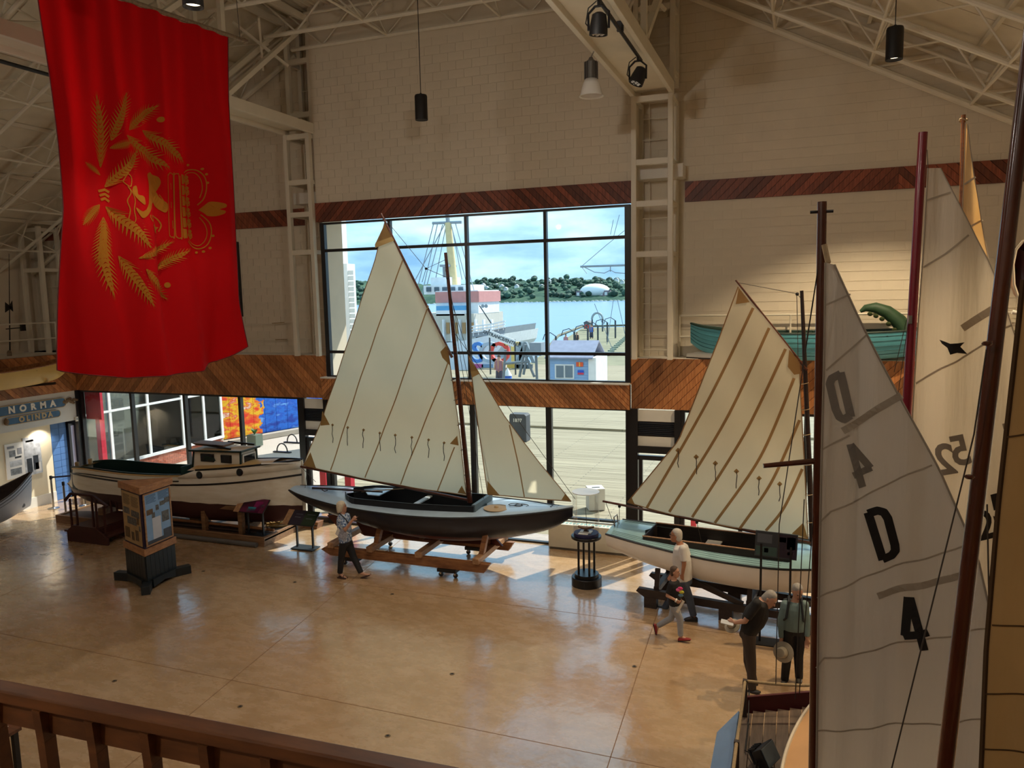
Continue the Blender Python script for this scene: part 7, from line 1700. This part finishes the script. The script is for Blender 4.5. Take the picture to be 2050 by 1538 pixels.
MB().obox(c+V((0, 0, 9*px1)), V((6*px1, 0, 0)), V((0, 1, 0)), V((0, 0, 6*px1))).build('hut', paint('hut_grey', '#7a8288', .7), r); b = MB(); b.tube([c+V((3.6*px1*math.cos(a), -1.1, 7.5*px1+3.6*px1*math.sin(a))) for a in [k*math.pi/6 for k in range(13)]], 1.2*px1, 6); b.build('life_ring', paint('ring_red', '#d84a48', .6), r); MB().prism([c+V((-7.5*px1, -1.2, 15*px1)), c+V((7.5*px1, -1.2, 15*px1)), c+V((0, -1.2, 19*px1))], (0, 2.4, 0)).build('hut_roof', paint('hut_roof', '#5a6066', .7), r)
def tiny_person(x, y, h, top, bot, label):
    c = pz0(x, y); s = (c-CAM).length/FPX*h; r = thing('person', label, 'person', c); b = MB()
    limb(b, [c+V((-.07*s, 0, .02*s)), c+V((-.05*s, 0, .48*s))], [.045*s, .07*s], 8); limb(b, [c+V((.09*s, 0, .02*s)), c+V((.05*s, 0, .48*s))], [.045*s, .07*s], 8)
    limb(b, [c+V((0, 0, .5*s)), c+V((0, 0, .8*s))], [.1*s, .11*s], 8); b.ball(c+V((0, 0, .93*s)), .07*s, 8); limb(b, [c+V((-.13*s, 0, .78*s)), c+V((-.17*s, 0, .5*s))], [.045*s, .03*s], 8); limb(b, [c+V((.13*s, 0, .78*s)), c+V((.17*s, 0, .5*s))], [.045*s, .03*s], 8)
    o = link('body', remesh(b, 'body', skin, .022*s, 2), r); o.location = -c
    b = MB(); ell(b, [(c+V((0, 0, .46*s)), V((.13*s, 0, 0)), V((0, .1*s, 0))), (c+V((0, 0, .82*s)), V((.15*s, 0, 0)), V((0, .1*s, 0)))], 10); b.build('shirt', paint('far_'+top, top, .8), r, smooth=True)
    b = MB()
    for k in (-1, 1): b.tube([c+V((k*.07*s, 0, .08*s)), c+V((k*.055*s, 0, .5*s))], .075*s, 8)
    b.build('trousers', paint('far_'+bot, bot, .8), r, smooth=True)
    b = MB(); b.ball(c+V((0, .01*s, .965*s)), .068*s, 8); b.build('hair', brown_h, r, smooth=True)
tiny_person(1133, 697, 27, '#b0809c', '#c9a890', 'person in pinkish top walking on the pier, nearest the shed roof')
tiny_person(1155, 692, 26, '#3a3c44', '#5c5c60', 'person in dark clothes standing on the pier beside a lamp post')
tiny_person(1184, 678, 28, '#3a68b8', '#3a3e50', 'person in bright blue jacket near the pier arch')
tiny_person(1149, 786, 42, '#c8ccd4', '#4a5a80', 'person in pale shirt before the blue shed window')
tiny_person(1000, 768, 56, '#a07078', '#4a4654', 'person in dusky pink walking on the wharf below the coloured letters')
# blue shed with signal flags
r = thing('blue_shed', 'pale blue clapboard shed with grey roof, window and two painted flags', 'shed', pz0(1145, 792))
YS_ = 43.0; a, c = at_y(1100, 725, YS_), at_y(1182, 725, YS_); zr, ze = at_y(1140, 699, YS_).z, at_y(1140, 716, YS_).z
shb = paint('shed_blue', '#8fb2dc', .6); MB().box(a.x, c.x, YS_, YS_+2.6, 0, ze).build('walls', shb, r)
cbm = MB().box(0, c.x-a.x, -.02, 0, 0, .15).mesh('clapboard', shb)
for k in range(14): o = link('clapboard', cbm, r, V((a.x, YS_-.002, .02+.165*k))-off(r)); o.rotation_euler.x = R_(-4)
MB().prism([V((a.x-.2, YS_-.3, ze-.05)), V((c.x+.2, YS_-.3, ze-.05)), V((c.x+.2, YS_+1.3, zr+.35)), V((a.x-.2, YS_+1.3, zr+.35))], (0, 0, .08)).build('roof', paint('slate_roof', '#8d93a8', .8, var=.1), r); MB().prism([V((a.x-.2, YS_+2.9, ze-.05)), V((c.x+.2, YS_+2.9, ze-.05)), V((c.x+.2, YS_+1.3, zr+.35)), V((a.x-.2, YS_+1.3, zr+.35))], (0, 0, .08)).build('roof', MT['slate_roof'], r)
def onshed(x0, y0, x1, y1, m_, nm, dy=.04):
    p0, p1 = at_y(x0, y0, YS_), at_y(x1, y1, YS_); return MB().box(p0.x, p1.x, YS_-dy-.02, YS_-dy, p1.z, p0.z).build(nm, m_, r)
onshed(1111, 729, 1150, 759, wf, 'window_frame', .03); onshed(1114, 732, 1129, 756, paint('shed_pane', '#6e7f8c', .2), 'pane', .06); onshed(1132, 732, 1147, 756, MT['shed_pane'], 'pane', .06)
orf = paint('flag_orange', '#e8603a', .6); onshed(1154, 725, 1168, 734, orf, 'orange_flag', .05); onshed(1160, 725, 1162, 734, paint('flag_yellow', '#f0c050', .6), 'orange_flag_cross', .07)
onshed(1157, 741, 1169, 746, paint('flag_blue', '#2a56c8', .6), 'blue_red_flag', .05); onshed(1157, 746, 1169, 750, paint('flag_red', '#d84058', .6), 'blue_red_flag', .05)
MB().box(c.x-.1, c.x+.35, YS_-.1, YS_+2.7, 0, ze).build('corner_board', wf, r)
# ship moored alongside
YV = 60.0; vz = lambda x, y: at_y(x, y, YV)
shp = thing('moored_ship', 'white ship with buff mast and pink-banded funnel moored outside the big window', 'ship', vz(900, 790)+V((0, 0, 0)))
shp.location.z = -3; OFF[shp.name] = V(shp.location)
swh = paint('ship_white', '#e4e8ec', .5); spk = paint('ship_pink_band', '#c88a86', .6); sgr = paint('ship_grey', '#8e98a2', .6); sbf = paint('ship_buff', '#d8c494', .6)
def vb(x0, y0, x1, y1, d0, d1, m_, nm, par=shp): p0, p1 = at_y(x0, y0, YV+d0), at_y(x1, y1, YV+d0); return MB().box(p0.x, p1.x, YV+d0, YV+d1, p1.z, p0.z).build(nm, m_, par)
b = MB(); L = [vz(*z) for z in ((780, 700), (930, 682), (975, 672), (1010, 668), (1006, 690), (985, 720), (972, 800), (780, 800))]; b.prism(L, (0, 9, 0)); b.build('hull', swh, shp)
b = MB(); b.prism([vz(*z) for z in ((945, 664), (985, 660), (1012, 655), (1010, 668), (945, 676))], (0, 8, 0)); b.build('stern_deck', sgr, shp)
vb(800, 630, 950, 684, 1, 8, paint('ship_deck_house', '#c4beb2', .6), 'deck_house'); 
for k in range(7): vb(885+16*k, 640, 889+16*k, 684, .6, 1.0, swh, 'deck_post')
for k in range(4): vb(893+16*k, 646, 900+16*k, 668, .9, 1.02, paint('ship_door', '#b08a5c', .6), 'door')
vb(872, 583, 958, 628, 2, 7, swh, 'funnel_house'); vb(871, 585, 959, 605, 1.9, 7.1, spk, 'pink_band'); vb(873, 613, 930, 622, 1.2, 2.4, paint('tarp_blue', '#5aa0d0', .6), 'blue_tarpaulin'); vb(873, 622, 930, 632, 1.0, 2.4, swh, 'lifeboat')
for x in (949, 956): b = MB(); b.lathe([(.16, 0), (.16, .05)], vz(x, 614)+V((0, 1.95, 0)), 12, ax=(0, -1, 0)); b.build('porthole', sgr, shp)
vb(848, 572, 935, 588, 3, 7, swh, 'bridge'); 
for k in range(5): vb(853+16*k, 575, 862+16*k, 584, 2.85, 3.0, paint('ship_window', '#4a5a68', .2), 'bridge_window')
vb(862, 556, 900, 572, 4, 6.5, swh, 'wheelhouse'); vb(880, 530, 896, 534, 4, 6, sgr, 'radar_platform'); vb(886, 534, 890, 560, 4.8, 5.2, sgr, 'radar_post')
MB().tube([at_y(908, 572, YV+5), at_y(897, 446, YV+5)], .42, 10, r2=.3).build('mast', sbf, shp, smooth=True); MB().tube([at_y(897, 446, YV+5), at_y(895, 425, YV+5)], .2, 8).build('topmast', sgr, shp); MB().tube([at_y(866, 447, YV+5), at_y(924, 445, YV+5)], .14, 6).build('crosstree', sgr, shp)
for (x0, y0, x1, y1) in ((868, 448, 830, 600), (876, 448, 845, 590), (886, 450, 850, 590), (893, 452, 868, 580), (903, 450, 935, 570), (912, 448, 950, 585), (905, 455, 925, 560), (895, 440, 800, 620)): MB().tube([at_y(x0, y0, YV+5), at_y(x1, y1, YV+4)], .045, 5).build('stay', sgr, shp)
for yy in (658, 652, 646):
    MB().tube([vz(945, yy+8)+V((0, -.1, 0)), vz(985, yy+3)+V((0, -.1, 0)), vz(1012, yy-3)+V((0, -.1, 0))], .06, 6).build('stern_rail', swh, shp)
for k in range(7): MB().tube([vz(948+10*k, 673-2*k), vz(948+10*k, 652-1.3*k)], .05, 6).build('rail_post', swh, shp)
for (x0, y0, x1, y1) in ((1000, 668, 1024, 690), (995, 672, 1020, 700), (960, 612, 985, 650)): MB().tube([vz(x0, y0), vz(x1, y1)], .05, 5).build('mooring_line', lampm, shp)
bn = thing('entrance_banner', 'white banner reading ENTRANCE/ENTRÉE slanting down the ship gangway', 'banner', pz0(1000, 760)); Yb = 52.; p0, p1 = at_y(979, 668, Yb), at_y(1030, 688, Yb); dx_ = (p1-p0).normalized(); up_ = V((0, 0, 1))-dx_*dx_.z
b = MB(); b.obox((p0+p1)/2, (p1-p0)/2, V((0, .03, 0)), up_*.28); bo = b.build('cloth', swh, bn); text_on('lettering', 'ENTRANCE/ENTRÉE', paint('banner_text', '#48525c', .7), (p0+p1)/2+V((0, -.05, 0)), dx_, up_, .34, bn, bold=.01)
for q_ in (p0, p1): MB().tube([V((q_.x, q_.y+.1, 0)), q_+V((0, .1, .3))], .06, 6).build('banner_post', lampm, bn)
# big coloured letters
Yl = 57.0
for k, (ch_, px_, c1_, c2_) in enumerate((('S', 957, '#3f7fd0', '#c05a90'), ('C', 977, '#a8b8cc', '#7e98b8'), ('O', 1000, '#d84a42', '#e8e0dc'), ('T', 1028, '#e6c878', '#d8b050'), ('I', 1044, '#8a9aa4', '#6a7880'), ('A', 1053, '#7c8a94', '#5c6a74'))):
    q_ = at_y(px_, 708, Yl); r = thing('giant_letter', 'giant standing letter %s on the wharf, part of a coloured word sign' % ch_, 'letter', V((q_.x, Yl, 0)), 'giant coloured letters on the wharf')
    vs, fs = text2d(ch_, 2.35, .03, .18); b = MB(); b.add([V((q_.x+p_.x, Yl+p_.z, q_.z+p_.y)) for p_ in [V((v_.x, v_.y, v_.z)) for v_ in vs]], fs); b.build('letter', paint('letter_'+ch_, c1_, .5), r)
    MB().box(q_.x-.5, q_.x+.5, Yl-.2, Yl+.2, 0, max(.15, q_.z-.86)).build('base_block', paint('letter_base_'+ch_, c2_, .6), r)
r = thing('sailing_buoy', 'white cone topped blue buoy on the wharf behind the jib', 'buoy', pz0(1017, 765)); c = pz0(1017, 772); s = (c-CAM).length/FPX
b = MB(); b.lathe([(8*s, 0), (8*s, 18*s), (7*s, 20*s)], c, 16); b.build('body', paint('buoy_blue', '#3a68c8', .5), r, smooth=True); b = MB(); b.lathe([(8.5*s, 20*s), (.3*s, 36*s)], c, 16); b.build('cone', wf, r, smooth=True)
r = thing('steel_gantry', 'grey steel gantry legs standing on the wharf right of the letters', 'gantry', pz0(1060, 765))
for (x0, y0, x1, y1) in ((1040, 755, 1052, 690), (1052, 712, 1070, 755), (1055, 712, 1048, 750), (1010, 728, 1060, 724), (1008, 760, 1012, 700), (1075, 760, 1072, 690)): MB().tube([at_y(x0, y0, 46.), at_y(x1, y1, 46.)], .09, 8).build('strut', paint('gantry_grey', '#7a8288', .6), r)
MB().box(at_y(1062, 690, 46.).x, at_y(1085, 690, 46.).x, 45.8, 46.6, at_y(1062, 712, 46.).z, at_y(1062, 686, 46.).z).build('gantry_box', sgr, r)
# schooner yard over the pier
r = thing('schooner_rigging', 'slender yard and rigging lines of a schooner above the pier at right', 'rigging', pz0(1225, 700)); Yr = 70.
for pts, rr_ in (([(1162, 534), (1256, 531)], .1), ([(1168, 534), (1190, 545), (1210, 547), (1222, 541), (1232, 546), (1256, 548)], .04), ([(1166, 532), (1215, 490), (1250, 462)], .03), ([(1222, 530), (1222, 544)], .05), ([(1228, 440), (1222, 470)], .03), ([(1240, 430), (1228, 475)], .03), ([(1175, 548), (1165, 535)], .03), ([(1190, 608), (1250, 760)], .03), ([(1236, 600), (1256, 690)], .03), ([(1228, 600), (1215, 690)], .03)):
    MB().tube([at_y(*z, Yr) for z in pts], rr_, 5).build('spar_line', sgr, r)
# far shore: wooded hill, houses, dome
m, t, p, out = _new('wooded_hill')
n1 = _noise(t, .05, 6, .7, None, (1, 1, 1.6)); n2 = _noise(t, .012, 4, .6)
c_ = _mix(t, .45, _ramp(t, n1.outputs['Fac'], [(.36, hexc('#233c34')), (.5, hexc('#3a5648')), (.66, hexc('#5c7056'))]).outputs[0], _ramp(t, n2.outputs['Fac'], [(.35, hexc('#2e4a44')), (.65, hexc('#4c6654'))]).outputs[0])
t.links.new(c_, p.inputs['Base Color']); p.inputs['Roughness'].default_value = .9; p.inputs['Specular IOR Level'].default_value = .1; hm = m
Yh = 720.
prof = [(400, 560), (700, 562), (800, 566), (870, 572), (930, 569), (960, 561), (1010, 560), (1060, 562), (1100, 560), (1150, 559), (1200, 560), (1260, 560), (1400, 556), (1700, 560), (2100, 566)]
tops = sorted([(lambda q: (q.x, q.z))(at_y(x, y, Yh+120)) for x, y in prof])
def hill_top(x):
    for (xa, za), (xb, zb) in zip(tops, tops[1:]):
        if xa <= x <= xb: return za+(zb-za)*(x-xa)/(xb-xa)
    return tops[0][1] if x < tops[0][0] else tops[-1][1]
def hill_z(x, y):
    f = max(0., min(1., (y-(Yh-20))/140.)); base = -3+(hill_top(x)+3)*f**.75
    return base+(1.6*noise.noise(V((x*.11, y*.11, 0)))+1.3*noise.noise(V((x*.31, y*.31, 5))))*min(1, f*6)
x0h, x1h = tops[0][0], tops[-1][0]; nu, nv = 420, 30
b = MB(); b.grid(nu, nv, lambda u, v: V((x0h+(x1h-x0h)*u, Yh-20+240*v, hill_z(x0h+(x1h-x0h)*u, Yh-20+240*v) if v < .6 else hill_z(x0h+(x1h-x0h)*u, Yh+124)-40*(v-.6))))
b.build('wooded_hill', hm, None, smooth=True, label='long wooded green hill on the far shore of the harbour', cat='hill')
tree = paint('far_tree_green', '#385648', .9, rnd=.5, var=.35, vscale=.8)
b = MB(); b.ball((0, 0, .7), 1., 10, sc_=(1.1, 1, .9))
b.v = [q_+(q_-V((0, 0, .7)))*.25*noise.noise(q_*2.3) for q_ in b.v]; tm = b.mesh('crown', tree, smooth=True)
b = MB(); b.box(-.12, .12, -.12, .12, -.6, .2); tk = b.mesh('trunk', dark_spar)
zones = ((700, 'left of the ship mast'), (960, 'beside the ship stern'), (1010, 'near the white houses'), (1092, 'left of the white dome'), (1165, 'around the white dome'), (1225, 'right of the white dome'))
zl = lambda x: [w_ for a_, w_ in zones if x >= a_][-1]
random.seed(21)
for k in range(250):
    xp = 700+45*random.random() if k % 8 == 0 else 945+308*random.random(); Yt = Yh-8+126*random.random()**1.2
    c = at_y(xp, 590, Yt); c.z = hill_z(c.x, Yt); s = random.uniform(1.7, 3.4)
    o = bpy.data.objects.new('tree', None); COL.objects.link(o); o.location = c; o.scale = (s, s, s*random.uniform(.8, 1.2))
    tag(o, 'small round tree on the far wooded shore '+zl(xp), 'tree', 'far shore trees '+zl(xp))
    link('crown', tm, o); link('trunk', tk, o)
hw = [(1005, 590), (1013, 593), (985, 588), (975, 594), (1028, 582), (1100, 578), (968, 587), (995, 586), (1035, 588), (1085, 590), (770, 590), (830, 592), (1235, 576), (1246, 579)]
names = ['white gabled house low on the far shore, %s' % w_ for w_ in ('left of the window mullion', 'nearest the middle mullion', 'above the ship stern', 'just right of the ship', 'highest of the white cluster', 'in the right pane beside the hill', 'closest to the funnel', 'in the dense white cluster', 'right end of the cluster', 'low by the water at right', 'behind the sail peak', 'behind the gaff', 'left of the far right pane edge', 'at the far right pane edge')]
for k, (x, y) in enumerate(hw):
    c = at_y(x, y, Yh+20+(600-y)*3); c.z = hill_z(c.x, c.y)+2.0; s = 2.1; r = thing('house', names[k], 'house', c, 'white houses on the far shore')
    MB().box(c.x-s, c.x+s, c.y-s, c.y+s, c.z-s*1.4, c.z+s*.3).build('walls', wf, r); MB().prism([c+V((-s*1.1, -s*1.1, s*.3)), c+V((s*1.1, -s*1.1, s*.3)), c+V((0, -s*1.1, s*1.1))], (0, s*2.2, 0)).build('roof', paint('far_roof', '#b4bcc4', .8), r)
c = at_y(1191, 577, Yh+10); c.z = max(c.z, hill_z(c.x, Yh+2)+4); r = thing('white_dome', 'wide white domed roof of a building on the far shore', 'building', c-V((0, 0, 8))); b = MB(); b.ball(c-V((0, 0, 3)), 15, 20, sc_=(1, .8, .5)); b.build('dome', wf, r, smooth=True); MB().box(c.x-17, c.x+17, c.y-8, c.y+8, c.z-9, c.z-2.5).build('walls', paint('dome_walls', '#8a7a80', .8), r)
for k in range(7): MB().box(c.x-16+4.6*k, c.x-13.5+4.6*k, c.y-8.2, c.y-8, c.z-7, c.z-4).build('window', wf, r)
rk = MB()
for k in range(220):
    x = -700+k*4.2+random.uniform(-1, 1); rk.ball((x, Yh-26+random.uniform(-2, 2), -3), random.uniform(.7, 1.5), 6, sc_=(1.6, 1, .8))
rk.build('shore_rocks', paint('shore_rock', '#b4b8b4', .9), None, label='pale riprap rocks along the far waterline', cat='rocks', kind='stuff')
